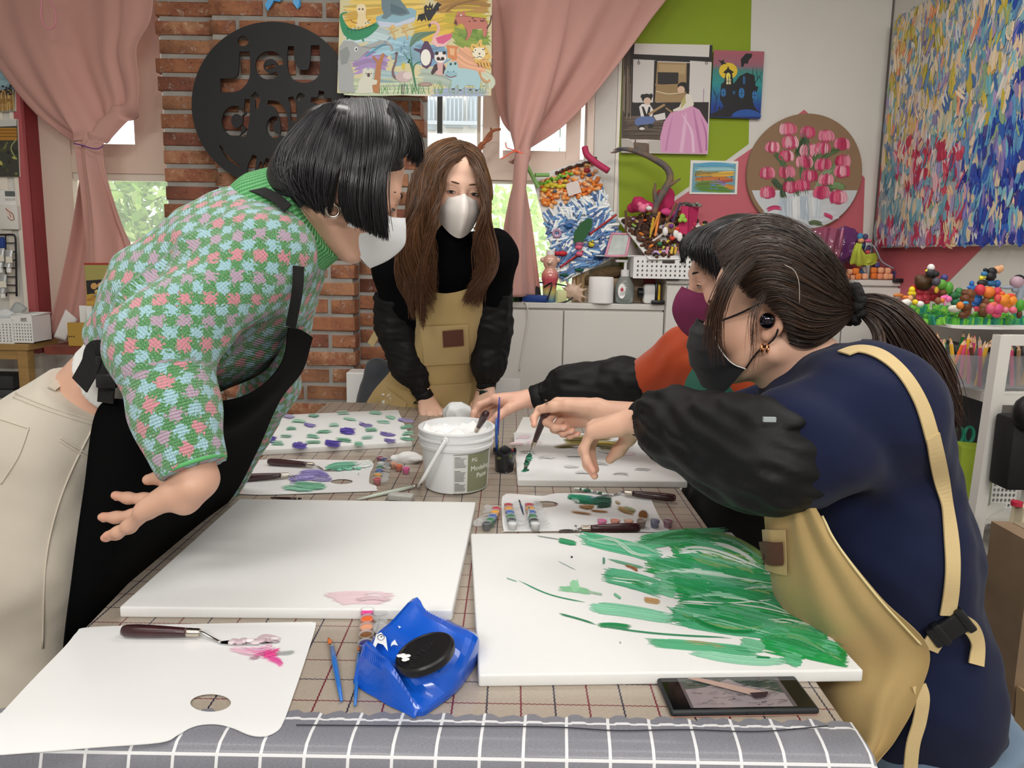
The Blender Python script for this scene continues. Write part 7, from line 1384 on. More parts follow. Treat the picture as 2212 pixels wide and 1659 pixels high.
for x,y in TUL:
    r=random.uniform(.85,1.1); a=random.uniform(-.5,.5)
    p.ell(x,y,15*r,15*r,'#b83a60',n=14)
    for k in range(5):
        d=(k-2)*5*r; p.brush([(x+d*1.2,y+13*r),(x+d*1.5,y),(x+d*.9+a*5,y-14*r)],7*r,random.choice(['#c43a68','#d8607f','#e596a8','#b02f56','#dd7f98','#e8aebb']),6,.15,.3,relief=.002,seg=6)
p.brush([(1655,455),(1672,448),(1690,452)],9,'#c43a68',6,.15,.3); p.brush([(1662,465),(1672,470),(1684,476)],10,'#4f6a40',6,.2,.3); p.brush([(1778,462),(1790,466),(1800,472)],8,'#c43a68',6,.2,.3); p.brush([(1745,482),(1760,480),(1778,486)],11,'#5a6a48',6,.2,.3)
p.build('painting',M_oil,t)
# ---- large abstract painting on the right wall
Xp=XR-.035; Yl=PX(1910,300,Xp)[1]; z1_,z0_=PX(1922,49,Xp)[2],PX(1897,535,Xp)[2]; Yr=Yl-1.45
t=thing('abstract_canvas','very large colourful abstract canvas of thick dabs on right wall','painting',(Xp+.017,(Yl+Yr)/2,z0_)); MB().bevbox((Xp+.0165,(Yl+Yr)/2,(z0_+z1_)/2),(.033,Yl-Yr,z1_-z0_),.004).build('canvas_body',mat('canvas_edge','#cfc6b8',.7),parent=t)
W_=Yl-Yr; Hh=z1_-z0_
p=Pic(lambda u,v:np.array([Xp,Yl-u,z1_-v]),(-1,0,0),2e-6,6e-4)
p.poly([(.004,.004),(W_-.004,.004),(W_-.004,Hh-.004),(.004,Hh-.004)],'#a9b4bc')
PALW=['#e0d0b4','#ecd8b8','#cdba48','#c3b23c','#e0b868','#5f88b0','#86a2c4','#ee9870','#e2dcd2','#8f8ab4','#eed9bc','#e8c890','#d2c25a']; PALC=['#6fb0c0','#8cc0cc','#e2d8d0','#a894c0','#5f8cbc','#c9cbb0','#e8c8a4','#3f6ca8','#94b48c','#d2d6dc']; PALB=['#2a50b4','#1f48a8','#2d66c0','#5f9ccc','#3a3a90','#6fb4cc','#e2d0b4','#233c98','#8a80c0']; PALR=['#c8405c','#d85a70','#e8d8d4','#e2b4bc','#9c98c4','#6fa8bc','#e8c8a0','#b83858','#dcd6dc']; PALT=['#5f9cb0','#7fb4c0','#e0cca8','#e6dccc','#4f84a0','#9cb4b8']
for k in range(2500):
    u=random.uniform(.01,W_-.01); v=min(max(random.uniform(-.03,Hh+.03),.02),Hh-.018); uu,vv=u/.86,v/Hh; n_=.12*math.sin(u*9+v*5)+.1*math.sin(v*11-u*4)
    if vv>.62+n_*.5: pal=PALT if uu<.2+n_ else (PALR if uu<.66+n_ else PALB)
    elif uu<.5+n_: pal=PALW if random.random()<.86 else PALC
    elif uu<.8+n_: pal=PALC if random.random()<.6 else PALW
    else: pal=PALB if random.random()<.7 else PALC
    c=random.choice(pal if random.random()<.9 else PALC); a=random.gauss(0,.3); l=random.uniform(.020,.055); w=random.uniform(.016,.042)
    dx,dy=math.sin(a)*l,math.cos(a)*l; x0,y0,x1,y1=u-dx,v-dy,u+dx,v+dy
    x0,x1,u=[min(max(q,w*.5+.003),W_-w*.5-.003) for q in (x0,x1,u)]; y0,y1,v=[min(max(q,.006),Hh-.006) for q in (y0,y1,v)]
    if abs(y1-y0)<.02: continue
    p.brush([(x0,y0),(u+random.gauss(0,.006),v),(x1,y1)],w,c,5,.10,.3,relief=.004,seg=5,fill=1.4)
p.build('painting',M_oil,t)
# ---- pictures on the left wall
def pl1(p):
    p.poly([(-60,110),(34,110),(32,241),(-60,241)],'#7f9aa8'); p.brush([(-50,140),(0,150),(32,150)],60,'#8fb0bc',10,.1,.1,seg=5,fill=1.5); p.brush([(-50,220),(0,218),(32,216)],40,'#a07c48',10,.2,.1,seg=5,fill=1.5)
    for k in range(60): x=random.uniform(-50,32); p.line([(x,240),(x+random.uniform(-3,3),200+random.uniform(-8,14))],1.4,random.choice(['#c29a58','#7a5a30','#94703c','#d0b070']))
    for k in range(26): x=random.uniform(-40,30); p.ell(x,192+random.uniform(-8,14),3,2.4,'#1c2024',n=7); p.line([(x,206),(x+2,192)],1,'#1c2024')
wallpic('landscape_canvas','small canvas of grasses under blue sky, upper on left wall','painting',[(-60,108),(31,108),(33,240),(-60,240)],YL-.002,.02,shapes=pl1)
def pl2(p):
    p.poly([(-60,258),(37,258),(42,382),(-60,382)],'#3a3c34'); p.poly([(-60,258),(36,258),(36,272),(-60,276)],'#c8c8c4'); p.poly([(-60,276),(36,276),(37,303),(-60,303)],'#b07a28'); [p.line([(-60,y),(37,y)],1.4,'#5a3a18') for y in (281,288,295)]
    for k in range(40): p.ell(random.uniform(-50,38),random.uniform(306,378),random.uniform(2,7),random.uniform(2,6),random.choice(['#b8b860','#6a7040','#20221c','#d0cc88','#4a5030','#2c2e26']),n=8,rot=random.uniform(0,90))
    p.line([(36,300),(24,320),(36,345)],2.5,'#9aa060')
wallpic('train_canvas','small canvas with orange striped band over dark foliage, lower on left wall','painting',[(-60,257),(37,257),(42,382),(-60,382)],YL-.002,.02,shapes=pl2)
# ================================================================ CABINETS AND CRAFTS AT THE BACK
M_cab=mat('cabinet_white','#d3d0ca',.45); M_gap=mat('gap_dark','#5a5854',.8); M_wht=mat('plastic_white','#e6e6e4',.4)
def cabinet(label,x0,x1,ytop,Y,doors,depth=.24):
    a=P(x0,ytop,Y); b=P(x1,ytop,Y); z=(a[2]+b[2])/2; X0,X1=a[0],b[0]; t=thing('cabinet',label,'cabinet',((X0+X1)/2,Y+depth/2,0))
    MB().bevbox(((X0+X1)/2,Y+depth/2+.008,(z-.025)/2),(X1-X0-.004,depth-.016,z-.025),.003).build('body',M_cab,parent=t)
    MB().bevbox(((X0+X1)/2,Y+depth/2,z-.0125),(X1-X0,depth,.025),.003).build('top_panel',M_cab,parent=t)
    n=len(doors)-1
    for i in range(n):
        u0,u1=doors[i],doors[i+1]; xa=X0+(X1-X0)*u0+.003; xb=X0+(X1-X0)*u1-.003
        MB().bevbox(((xa+xb)/2,Y+.004,(z-.034+.06)/2),(xb-xa,.016,z-.034-.06),.002).build('door',M_cab,parent=t)
    return z
zc1=cabinet('long low white cabinet under the right window',1040,1436,655,3.02,[0,.45,1.0],.20)
zc2=cabinet('taller white cabinet left of the seated pair',1440,1690,603,3.0,[0,.18,1.0],.24)
zc3=cabinet('taller white cabinet in the corner right of ponytail',1692,1948,604,2.99,[0,.52,1.0],.25)
Pc=lambda x,y,Y=3.06:P(x,y,Y)
def at(x,Y,z): q=P(x,600,Y); return np.array([q[0],Y,z])
cord('white_cable',[*pp([(1128,652,3.03),(1138,658,3.005),(1140,690,3.008),(1132,740,3.01),(1122,800,3.01)])],.003,'#d9d6d0','thin white cable hanging over the low cabinet front','cable')
cord('black_cable',pp([(1175,620,3.05),(1192,612,3.03),(1185,640,3.02),(1178,655,3.03),(1205,656,3.03),(1235,645,3.03),(1238,625,3.04),(1210,615,3.05),(1165,610,3.06)]),.0035,'#1a1c20','looped black cable lying on the low white cabinet','cable')
# bear shaped bottle of coloured sand
c=at(1188,3.075,zc1); k=1/FPX*3.075; H=(652-540)*k
t=thing('bear_bottle','bear shaped clear bottle filled with layered coloured sand','bottle',c); zz=lambda y:(652-y)*k
V,F=lathe([(.024,0),(.030,.004),(.031,zz(630)),(.033,zz(612)),(.038,zz(603)),(.038,zz(592)),(.030,zz(584)),(.024,zz(580)),(.030,zz(574)),(.034,zz(566)),(.030,zz(556)),(.018,zz(551)),(.018,zz(549))],c,28); V=np.array(V)
st=[(0,'#3f7fae'),(.015,'#5f9fb4'),(.035,'#7fb08c'),(.048,'#d8c870'),(.06,'#dd8a72'),(.075,'#c9505c'),(.1,'#c4485a'),(.13,'#d88a80'),(.16,'#d8a894'),(.3,'#d2ae9a')]; zs=V[:,2]-c[2]; C=np.array([[np.interp(z_,[s[0] for s in st],[lin(s[1])[i] for s in st]) for i in range(3)] for z_ in zs]); mk('sand_body',V,F,vmat('sand',.15,coat=.8),parent=t,smooth=True,col=C)
MB().lathe([(.019,zz(551)),(.019,zz(541)),(.0,zz(541))],c,20).build('cap',M_wht,parent=t,smooth=40)
for s in (-1,1): MB().ell(c+np.array([s*.034,0,zz(562)]),(.012,.008,.012)).build('ear',mat('bear_ear','#d2ae9a',.2,coat=.6),parent=t,smooth=True)
MB().ell(c+np.array([-.004,-.034,zz(567)]),(.012,.010,.009)).build('snout',mat('bear_snout','#d8b4a0',.2,coat=.6),parent=t,smooth=True)
# blue things, bamboo craft, shell, sticks
t=thing('bamboo_craft','green painted bamboo tube craft with yellow knot','craft',at(1118,3.09,zc1)); b=at(1118,3.09,zc1); k2=3.09/FPX
V,F=tube([b,b+[0,0,.29]],.024,12); mk('tube',V,F,mat('bamboo_dark','#3f4a28',.4,var=(25,.6,'#1d4f3a')),parent=t,smooth=40)
V,F=tube([b+[-.02,-.02,0],b+[-.02,-.02,.23]],.014,10); mk('tube',V,F,mat('bamboo_green','#3d7a30',.4,var=(30,.5)),parent=t,smooth=40)
V,F=tube([P(1124,520,3.05),P(1111,477,3.05)],.014,10); mk('top_tube',V,F,mat('bamboo_olive','#4f6a34',.4,var=(30,.4)),parent=t,smooth=40)
m=MB(); [m.ell(P(1122,506,3.045)+RNG.normal(0,.010,3),.014,None) for i in range(7)]; m.build('yellow_knot',mat('knot_yellow','#b0a030',.6),parent=t,smooth=True)
tag(MB().bevbox(at(1158,3.06,zc1+.016),(.12,.06,.030),.008,rot=((.98,.2,0),(-.2,.98,0),(0,0,1))).build('blue_pouch',mat('pouch_blue','#1f3f86',.6,bump=(90,.4)),smooth=40),'dark blue cloth pouch lying beside the bear bottle','pouch')
lump('black_cloth','crumpled black cloth behind the blue pouch','cloth',at(1150,3.12,zc1+.045),(.055,.03,.035),mat('cloth_dark','#22252c',.8),21,.012,40)
tag(MB().bevbox(at(1214,3.05,zc1+.028),(.045,.035,.056),.006).build('pale_box',mat('box_pale','#cfcf98',.4),smooth=40),'small pale yellow green box beside the shell','box')
t=thing('conch_shell','spiny pinkish beige conch shell on the low white cabinet','shell',at(1240,3.055,zc1)); b=at(1240,3.055,zc1); M_sh=mat('shell','#d3b39c',.4,var=(40,.25),bump=(80,.4))
S=SDF(.012); S.ell(b+[0,0,.042],(.038,.03,.034)); S.ell(b+[-.02,0,.06],(.02,.02,.02))
for a,l in ((20,.06),(55,.055),(90,.06),(125,.07),(155,.06),(-20,.06),(-50,.055),(200,.05)):
    d=np.array([math.cos(math.radians(a)),-.35,math.sin(math.radians(a))]); S.cone(b+[0,0,.044]+d*.02,b+[0,0,.044]+d*l,.011,.0025)
mk('shell_body',*S.mesh(.0035,clip=halfspaces((b+[0,0,.001],(0,0,-1)))),M_sh,parent=t,smooth=True)
t=thing('bamboo_stand','small craft of three upright bamboo sticks with crossbar','craft',at(1249,3.13,zc1)); M_bam=mat('bamboo_tan','#a98a62',.5,var=(30,.3))
for i,x in enumerate((1240,1249,1259)): q=at(x,3.13,zc1); MB().tube([q,q+[0,0,.17-.01*i]],.010,10).build('stick',M_bam,parent=t,smooth=40)
MB().tube([P(1234,566,3.12),P(1262,562,3.12)],.008,10).build('crossbar',M_bam,parent=t,smooth=40); MB().tube([P(1234,558,3.12),P(1262,555,3.12)],.006,10).build('crossbar',M_bam,parent=t,smooth=40); MB().tube([P(1262,600,3.12),P(1262,555,3.12)],.005,10).build('stick',M_bam,parent=t,smooth=40)
b=at(1299,3.05,zc1); t=thing('tissue_roll','white tissue roll standing beside the pump bottle','tissue roll',b); V,F=lathe([(.052,0),(.056,.004),(.056,.05),(.055,.112),(.052,.118),(.02,.119),(.018,.06)],b,36); V=np.array(V); V[:,1]+=.006*np.exp(-((V[:,0]-b[0]+.02)**2)/.0006)*np.where(V[:,1]<b[1],1,0); mk('roll',V,F,mat('roll_white','#e9e8e6',.9,bump=(60,.2)),parent=t,smooth=40)
b=at(1350,3.06,zc1); t=thing('pump_bottle','clear pump bottle with white pump and oval label','bottle',b); kk=3.06/FPX
MB().lathe([(.030,0),(.040,.006),(.043,.05),(.040,.085),(.026,.115),(.016,.125),(.016,.13)],b,28).build('bottle',mat('clear_bottle','#dfe6e4',.08,trans=.75,ior=1.35),parent=t,smooth=True); MB().lathe([(.036,.003),(.038,.05),(.036,.075),(0,.075)],b,28).build('liquid',mat('gel','#e4ecea',.1,trans=.8,ior=1.33),parent=t,smooth=True)
MB().lathe([(.019,.122),(.019,.150),(.010,.152),(.007,.154),(.007,.185),(.0,.185)],b,20).build('collar',M_wht,parent=t,smooth=30); MB().bevbox(b+[-.018,0,.190],(.055,.016,.012),.004).build('pump_head',M_wht,parent=t,smooth=40)
q=Pic(lambda u,v:b+np.array([-.018+u,-.0425+12*(u-.004)**2,.058+v]),(0,-1,0),5e-5,8e-4); q.ell(0,0,.017,.034,'#f2f0ee',n=24); q.poly([(-.008,.006),(0,.018),(.008,.006),(.004,-.002),(-.004,-.002)],'#b84050'); [q.poly([(-.009,-.006-.004*i),(.009,-.006-.004*i),(.009,-.0072-.004*i),(-.009,-.0072-.004*i)],'#8a8a90') for i in range(4)]; q.build('label',M_flat,t)
b=at(1406,3.06,zc1); t=thing('tape_measure','white, black and yellow tape measure standing on the low cabinet','tape measure',b); MB().bevbox(b+[-.002,0,.045],(.062,.04,.088),.014).build('case',M_wht,parent=t,smooth=40); MB().bevbox(b+[.034,0,.047],(.018,.042,.086),.008).build('rim_yellow',mat('tool_yellow','#d9b52a',.4),parent=t,smooth=40); MB().bevbox(b+[.024,-.002,.049],(.016,.044,.094),.007).build('rim_black',M_buckle,parent=t,smooth=40); MB().tube([b+[-.035,0,.05],b+[-.055,0,.05]],.022,16).build('barrel',M_buckle,parent=t,smooth=40)
for x,y,Y,l in ((1421,655,3.01,'black binder clip on the low cabinet edge'),(1453,603,2.99,'black binder clip on the taller cabinet left end'),(1944,608,2.98,'black clip on corner of the right tall cabinet')): tag(MB().bevbox(P(x,y-2,Y),(.058,.022,.018),.004).build('binder_clip',M_buckle,smooth=40),l,'clip')
tag(mk('driftwood',*tube(cr([at(1262,3.17,zc1+.09),at(1295,3.16,zc1+.12),at(1330,3.15,zc1+.14),at(1372,3.14,zc1+.13)],20),[.018,.035,.030,.012],10),mat('driftwood_brown','#7a6244',.8,var=(30,.5),stretch=(1,1,4)),smooth=True),'brown driftwood piece lying behind tissue roll','driftwood')
tag(MB().bevbox(at(1345,3.16,zc1+.055),(.18,.09,.11),.004).build('craft_box',mat('craft_box','#a38c74',.8)),'brown cardboard box behind the pump bottle','box')
tag(MB().bevbox(P(1332,553,3.08),(.20,.10,.005),.001).build('thin_board',mat('thin_board','#cfd4d4',.5)),'thin pale board under the pink rimmed frame','board')
# ---- sponge and straw collage board leaning at the window
Q=[P(1150,384,3.17),P(1281,338,3.19),P(1352,545,3.11),P(1210,612,3.09)]
cb=thing('collage_board','leaning collage board of orange beads, blue straws and small figures','craft board',np.array([*np.mean(Q,0)[:2],Q[3][2]]))
nB=np.cross(Q[1]-Q[0],Q[3]-Q[0]); nB/=np.linalg.norm(nB); nB=nB if nB[1]<0 else -nB
slab(Q,-nB*.006).build('backing',mat('board_white','#dfe0de',.6),parent=cb)
def bq(u,v): return (Q[0]*(1-u)+Q[1]*u)*(1-v)+(Q[3]*(1-u)+Q[2]*u)*v
eu=(Q[1]-Q[0])/np.linalg.norm(Q[1]-Q[0]); ev=np.cross(nB,eu)
def rotm(a,n=None): c_,s_=math.cos(a),math.sin(a); d=eu*c_+ev*s_; e=-eu*s_+ev*c_; return np.array([d,e,nB]).T
m=MB()
for i in range(150): u,v=random.uniform(.02,.98),random.uniform(.06,.33); m.ell(bq(u,v)+nB*.008,(.012,.012,.009),random.choice(['#e8842c','#ef9a48','#f0b070','#e06a20','#f2c090','#d87a2c']),n=6,m=4)
m.build('orange_beads',vmat('bead',.25,coat=.5),parent=cb,vc=True,smooth=True,kind='stuff')
m=MB()
for i in range(560):
    v=random.uniform(.36,.985); u=random.uniform(.03,.97); a=.1+.9*math.sin(u*7+v*9)*math.sin(v*11-u*3)+random.gauss(0,.12)+(1.4 if .36<v<.47 else 0)+(1.2 if random.random()<.12 else 0)
    blue=random.random()<(.35 if v<.5 else .55 if v<.72 else .82); m.bevbox(bq(u,v)+nB*random.uniform(.004,.012),(random.uniform(.034,.055),.011,.009),.002,random.choice(['#2d5f9c','#3a74b4','#1f4a86','#4a86bc']) if blue else random.choice(['#dfe4e6','#cdd9de','#e8ecec']),rot=rotm(a),seg=1)
m.build('straw_pieces',vmat('straw',.35),parent=cb,vc=True,kind='stuff')
m=MB(); [m.ell(bq(.06+.5*i/14,.07+.03*random.random())+nB*.014,(.009,.012,.008),random.choice(['#7ab83c','#8fcc4a','#6aa030']),n=6,m=4) for i in range(16)]; m.build('green_leaves',vmat('gleaf',.5),parent=cb,vc=True,smooth=True,kind='stuff')
m=MB(); [m.ell(bq(.38+.6*i/18,.03+.02*random.random())+nB*.014,(.009,.008,.008),random.choice(['#4a2a18','#5a3420','#3a2014']),n=6,m=4) for i in range(20)]; m.build('brown_beads',vmat('bbead',.5),parent=cb,vc=True,smooth=True,kind='stuff')
m=MB(); [m.ell(bq(.12+.30*i/5,.15-.03*math.sin(i))+nB*.016,(.016,.011,.010),'#d8c83a') for i in range(6)]; m.build('yellow_foam',vmat('yfoam',.5),parent=cb,vc=True,smooth=True)
for u,v,r,c,nm in ((.47,.145,.011,'#e0c440','foam_face'),(.47,.11,.007,'#2a1c14','foam_ear'),(.85,.07,.012,'#d8b070','foam_face'),(.83,.12,.016,'#a02c3c','foam_body'),(.84,.17,.012,'#2f4a80','foam_body'),(.27,.20,.010,'#4a6a80','foam_body'),(.25,.155,.009,'#d8c050','foam_face')): MB().ell(bq(u,v)+nB*.018,(r,r,r*.7)).build(nm,mat('foam_'+c[1:],c,.6),parent=cb,smooth=True)
MB().bevbox(bq(.55,.235)+nB*.02,(.062,.058,.003),.001,rot=rotm(-.05)).build('note_card',mat('note_card','#d9cdc8',.6),parent=cb); 
V,F=tube(cr([bq(.36,.66)+nB*.02,bq(.5,.585)+nB*.024,bq(.66,.60)+nB*.02],10),[.004,.045,.03,.004],8,flat=(nB,.12)); 
lf=[bq(*q)+nB*.022 for q in ((.33,.70),(.38,.62),(.50,.57),(.62,.55),(.68,.58),(.64,.65),(.54,.70),(.42,.76),(.36,.76))]; slab(lf,nB*.003).build('felt_leaf',mat('felt_leaf','#2a5a34',.8),parent=cb)
MB().ell(bq(.56,.80)+nB*.02,(.014,.022,.010)).ell(bq(.545,.775)+nB*.022,(.006,.016,.006)).ell(bq(.59,.773)+nB*.022,(.006,.016,.006)).build('yellow_rabbit',mat('rabbit_yellow','#dccb3a',.6),parent=cb,smooth=True)
MB().ell(bq(.36,.83)+nB*.02,(.018,.034,.012)).ell(bq(.38,.77)+nB*.022,(.018,.016,.012)).build('pink_figure',mat('fig_pink','#e0708a',.6),parent=cb,smooth=True); MB().ell(bq(.13,.76)+nB*.02,(.024,.016,.012)).ell(bq(.06,.74)+nB*.02,(.012,.010,.010)).build('red_figure',mat('fig_red','#c9303c',.6),parent=cb,smooth=True)
MB().ell(bq(.40,.75)+nB*.022,(.020,.018,.012)).build('mauve_foam',mat('fig_mauve','#a05a7a',.6),parent=cb,smooth=True); MB().ell(bq(.33,.555)+nB*.02,(.018,.022,.010)).build('blue_foam',mat('fig_blue','#2f6aa8',.6),parent=cb,smooth=True)
V,F=tube([bq(.13,.57)+nB*.02+.016*(eu*math.cos(a)+ev*math.sin(a)) for a in np.linspace(0,6.283,18)],.006,6,False); mk('ring',V,F,mat('ring_mauve','#b890b0',.5),parent=cb,smooth=True)
for a,b_ in (((.05,.87),(.42,.82)),((.58,.70),(1.03,.63))):
    p_=np.array([bq(a[0]+(b_[0]-a[0])*f,a[1]+(b_[1]-a[1])*f)+nB*(.02+.004*(i%2)) for i,f in enumerate(np.linspace(0,1,24))]); MB().tube(p_,.005,6).build('red_zigzag_strip',mat('zig_red','#b02a34',.5),parent=cb,smooth=True)
for a,b_ in (((.30,.965),(.36,.94)),((.08,.95),(.14,1.0))): MB().ell(bq(*a)+nB*.016,(.022,.014,.008)).build('small_felt_leaf',mat('felt_leaf2','#1f5a44',.8),parent=cb,smooth=True)
for a,b_ in (((1137,356,3.08),(1163,405,3.10)),((1156,378,3.08),(1186,378,3.10))): tag(MB().tube([P(*a),P(*b_)],.009,10).build('green_foam_stick',mat('foam_green','#86b86a',.6),smooth=40),'green foam stick at upper left of collage board, '+('slanted' if b_[1]>400 else 'horizontal'),'foam stick')
tag(mk('foam_tube',*tube(cr(pp([(1263,318,3.12),(1268,334,3.11),(1288,352,3.10),(1314,369,3.08)]),20),.0145,12),mat('foam_magenta','#b8305c',.6),smooth=True),'bent magenta foam tube at top right of the collage board','foam tube')
tag(mk('twig',*joinm([(np.array(v),[f for f in F_ if len(f)==4]) for v,F_ in (tube(cr([at(1000,3.10,zc1),P(1012,450,3.08),P(1034,328,3.05),P(1046,308,3.05),P(1056,292,3.05),P(1066,282,3.05),P(1082,279,3.05)],30),[.012,.012,.010,.008,.005],8),tube(cr(pp([(1046,308,3.05),(1060,300,3.05),(1062,284,3.05),(1060,276,3.05)]),10),[.006,.004],6),tube(cr(pp([(1034,328,3.05),(1042,320,3.05),(1048,316,3.05)]),6),[.005,.002],6))]),mat('twig_brown','#a8623f',.7,var=(40,.3)),smooth=True),'reddish brown twig rising behind the brown haired head','twig')
# ---- pink rimmed A frame, basket, diorama
t=thing('table_frame','small pink rimmed tent frame with glass front','frame',P(1336,556,3.05)); qf=[P(1308,553,3.03),P(1352,553,3.03),P(1362,506,3.09),P(1322,505,3.09)]
m=MB(); [m.tube([qf[i],qf[(i+1)%4]],.006,6) for i in range(4)]; m.build('rim',mat('rim_pink','#dd9cb0',.4),parent=t,smooth=True); slab(qf,(0,.004,0)).build('glass_face',mat('glass_face','#c4cdc9',.1,coat=.5,var=(30,.2)),parent=t); slab([P(1352,553,3.035),P(1380,552,3.14),P(1362,507,3.092)],(0,.003,0)).build('back_leg',M_cab,parent=t)
def holed_front(x0,x1,y0,y1,Y,nx,ny,hole,rx,ry,slots=None):
    a,b=P(x0,y1,Y),P(x1,y0,Y); w,h=b[0]-a[0],b[2]-a[2]; hs=[]
    for i in range(nx):
        for j in range(ny):
            u,v=(i+.5)/nx*w*.94+.03*w,(j+.5)/ny*h*hole[1]+h*hole[0]
            if slots and abs(u-slots[0]*w)<slots[2]*w*.5+rx*2 and abs(v-slots[1]*h)<slots[3]*h*.5+ry*2: continue
            hs.append([(u+rx*math.cos(t_),v+ry*math.sin(t_)) for t_ in np.linspace(0,6.283,8,endpoint=False)])
    if slots: hs.append(stroke([((slots[0]-slots[2]*.5)*w,slots[1]*h),((slots[0])*w,slots[1]*h-.001),((slots[0]+slots[2]*.5)*w,slots[1]*h)],slots[3]*h))
    V,F=plate([(0,0),(w,0),(w,h),(0,h)],hs,0,.003); V=np.array(V); return np.c_[a[0]+V[:,0],Y-V[:,2],a[2]+V[:,1]],F,a,w,h
def basket(label,x0,x1,y0,y1,Y,nx,ny,depth,slots=None,hole=(.08,.84),r=.006,m=None):
    V,F,a,w,h=holed_front(x0,x1,y0,y1,Y,nx,ny,hole,r*.75,r,slots); t=thing('basket',label,'basket',(a[0]+w/2,Y+depth/2,a[2])); m=m or M_wht; mk('front_panel',V,F,m,parent=t)
    MB().box((a[0],Y,a[2]),(a[0]+.003,Y+depth,a[2]+h)).build('side_panel',m,parent=t); MB().box((a[0]+w-.003,Y,a[2]),(a[0]+w,Y+depth,a[2]+h)).build('side_panel',m,parent=t); MB().box((a[0],Y+depth-.003,a[2]),(a[0]+w,Y+depth,a[2]+h)).build('back_panel',m,parent=t); MB().box((a[0],Y,a[2]),(a[0]+w,Y+depth,a[2]+.003)).build('floor_panel',m,parent=t)
    R=MB(); [R.tube([(a[0]+p_[0],Y+p_[1],a[2]+h),(a[0]+q_[0],Y+q_[1],a[2]+h)],.004,6) for p_,q_ in (((0,0),(w,0)),((w,0),(w,depth)),((0,0),(0,depth)),((0,depth),(w,depth)))]; R.build('rim',m,parent=t,smooth=True); return t
basket('white perforated basket on the taller cabinet under craft diorama',1367,1520,556,601,2.98,14,4,.16,(.5,.80,.18,.2),(.05,.82),.0055)
Dq=[P(1333,471,3.14),P(1500,452,3.20),P(1535,560,2.99),P(1402,560,2.96)]; nD=np.cross(Dq[1]-Dq[0],Dq[3]-Dq[0]); nD/=np.linalg.norm(nD); nD=nD if nD[2]>0 else -nD
dd=thing('craft_diorama','tilted craft board of brown soil, coloured sticks and driftwood tree','craft',np.array([*np.mean(Dq,0)[:2],min(q[2] for q in Dq)])); slab(Dq,-nD*.006).build('base_board',M_wht,parent=dd)
def dq(u,v): return (Dq[0]*(1-u)+Dq[1]*u)*(1-v)+(Dq[3]*(1-u)+Dq[2]*u)*v
m=MB(); [m.ell(dq(random.uniform(.03,.97),random.uniform(.04,.97))+nD*random.uniform(0,.02),(random.uniform(.006,.016),random.uniform(.006,.012),random.uniform(.006,.012)),random.choice(['#4a2c1e','#5a3826','#3a2218','#6a4630']),n=5,m=4) for i in range(420)]; m.build('soil_chips',vmat('soil',.8),parent=dd,vc=True,kind='stuff')
for i in range(46):
    u,v=random.uniform(.08,.95),random.uniform(.1,.95); d=RNG.normal(size=3)*np.array([1,.6,.5]); d/=np.linalg.norm(d); q=dq(u,v)+nD*.022; c=random.choice(['#e8c83a','#e88a3a','#7a5aa0','#e8b84a','#c8a8d8','#8fbf5a','#d8503c','#efe6d8','#e8702c'])
    MB().tube([q-d*.011,q+d*.011],.0055,7).build('bead_piece',mat('bead_'+c[1:],c,.5) if ('bead_'+c[1:]) not in bpy.data.materials else bpy.data.materials['bead_'+c[1:]],parent=dd,smooth=40)
for a,b_,c in (((1352,1352),(500,455),'#5a3a2a'),((1415,1425),(510,458),'#e88a3a'),((1425,1404),(458,508),'#e8a04a'),((1396,1446),(532,495),'#e8e0dc'),((1425,1424),(550,515),'#ddb8bc'),((1446,1450),(535,500),'#e0b0b8'),((1440,1462),(480,440),'#6a4a34'),((1412,1404),(470,512),'#e8c040'),((1470,1452),(438,480),'#5a4a6a'),((1380,1395),(492,455),'#4a2e22')):
    MB().tube([P(a[0],b_[0],3.02),P(a[1],b_[1],3.05)],.0055,8).build('stick',mat('stick_'+c[1:]+str(a[0]),c,.6),parent=dd,smooth=40)
for i,x in enumerate((1440,1450,1458,1466)): q=P(x,548,2.975); MB().tube([q,q+[.004,0,.03]],.006,8).build('short_stick',mat('shst%d'%i,['#e8a0b4','#e8c84a','#d8b04a','#e89ab0'][i],.6),parent=dd,smooth=40)
M_tp=mat('tissue_pink','#b82a5c',.8)
for q,r,c in (((1385,446,3.14),(.05,.03,.04),M_tp),((1432,440,3.16),(.055,.03,.045),M_tp),((1442,462,3.12),(.03,.02,.022),mat('tissue_rose','#d84a88',.8))):
    S=SDF(.01); g=np.random.default_rng(int(q[0])); [S.ell(P(*q)+g.normal(0,.4,3)*np.array(r),np.array(r)*g.uniform(.4,.7,3)) for i in range(6)]; mk('crumpled_paper',*S.mesh(.005,lambda X:.012*np.abs(wnoise(X,45,2))-.006),c,parent=dd,smooth=40)
MB().ell(P(1388,450,3.02),.02).ell(P(1382,442,3.02),.012).ell(P(1398,444,3.02),.010).build('pink_flower',mat('flower_pink','#e87a9c',.6),parent=dd,smooth=True); MB().ell(P(1402,450,3.0),(.014,.01,.01)).build('white_flower',mat('flower_white','#e4e4de',.6),parent=dd,smooth=True)
tw=slab([P(1462,505,3.05),P(1485,510,3.05),P(1488,446,3.08),P(1474,444,3.08)],(0,.01,0)); tw2=slab([P(1486,510,3.05),P(1502,500,3.09),P(1510,448,3.12),P(1489,446,3.08)],(0,.01,0)); tw.build('paper_tower',M_tp,parent=dd); tw2.build('paper_tower',M_tp,parent=dd); m=MB(); [m.ell(P(1494+random.uniform(-18,18),442+random.uniform(-3,3),3.09),(.016,.012,.008),random.choice(['#5a5a50','#8a8a80','#3a3a34']),n=6,m=4) for i in range(10)]; m.build('tower_top',vmat('towtop',.7),parent=dd,vc=True)
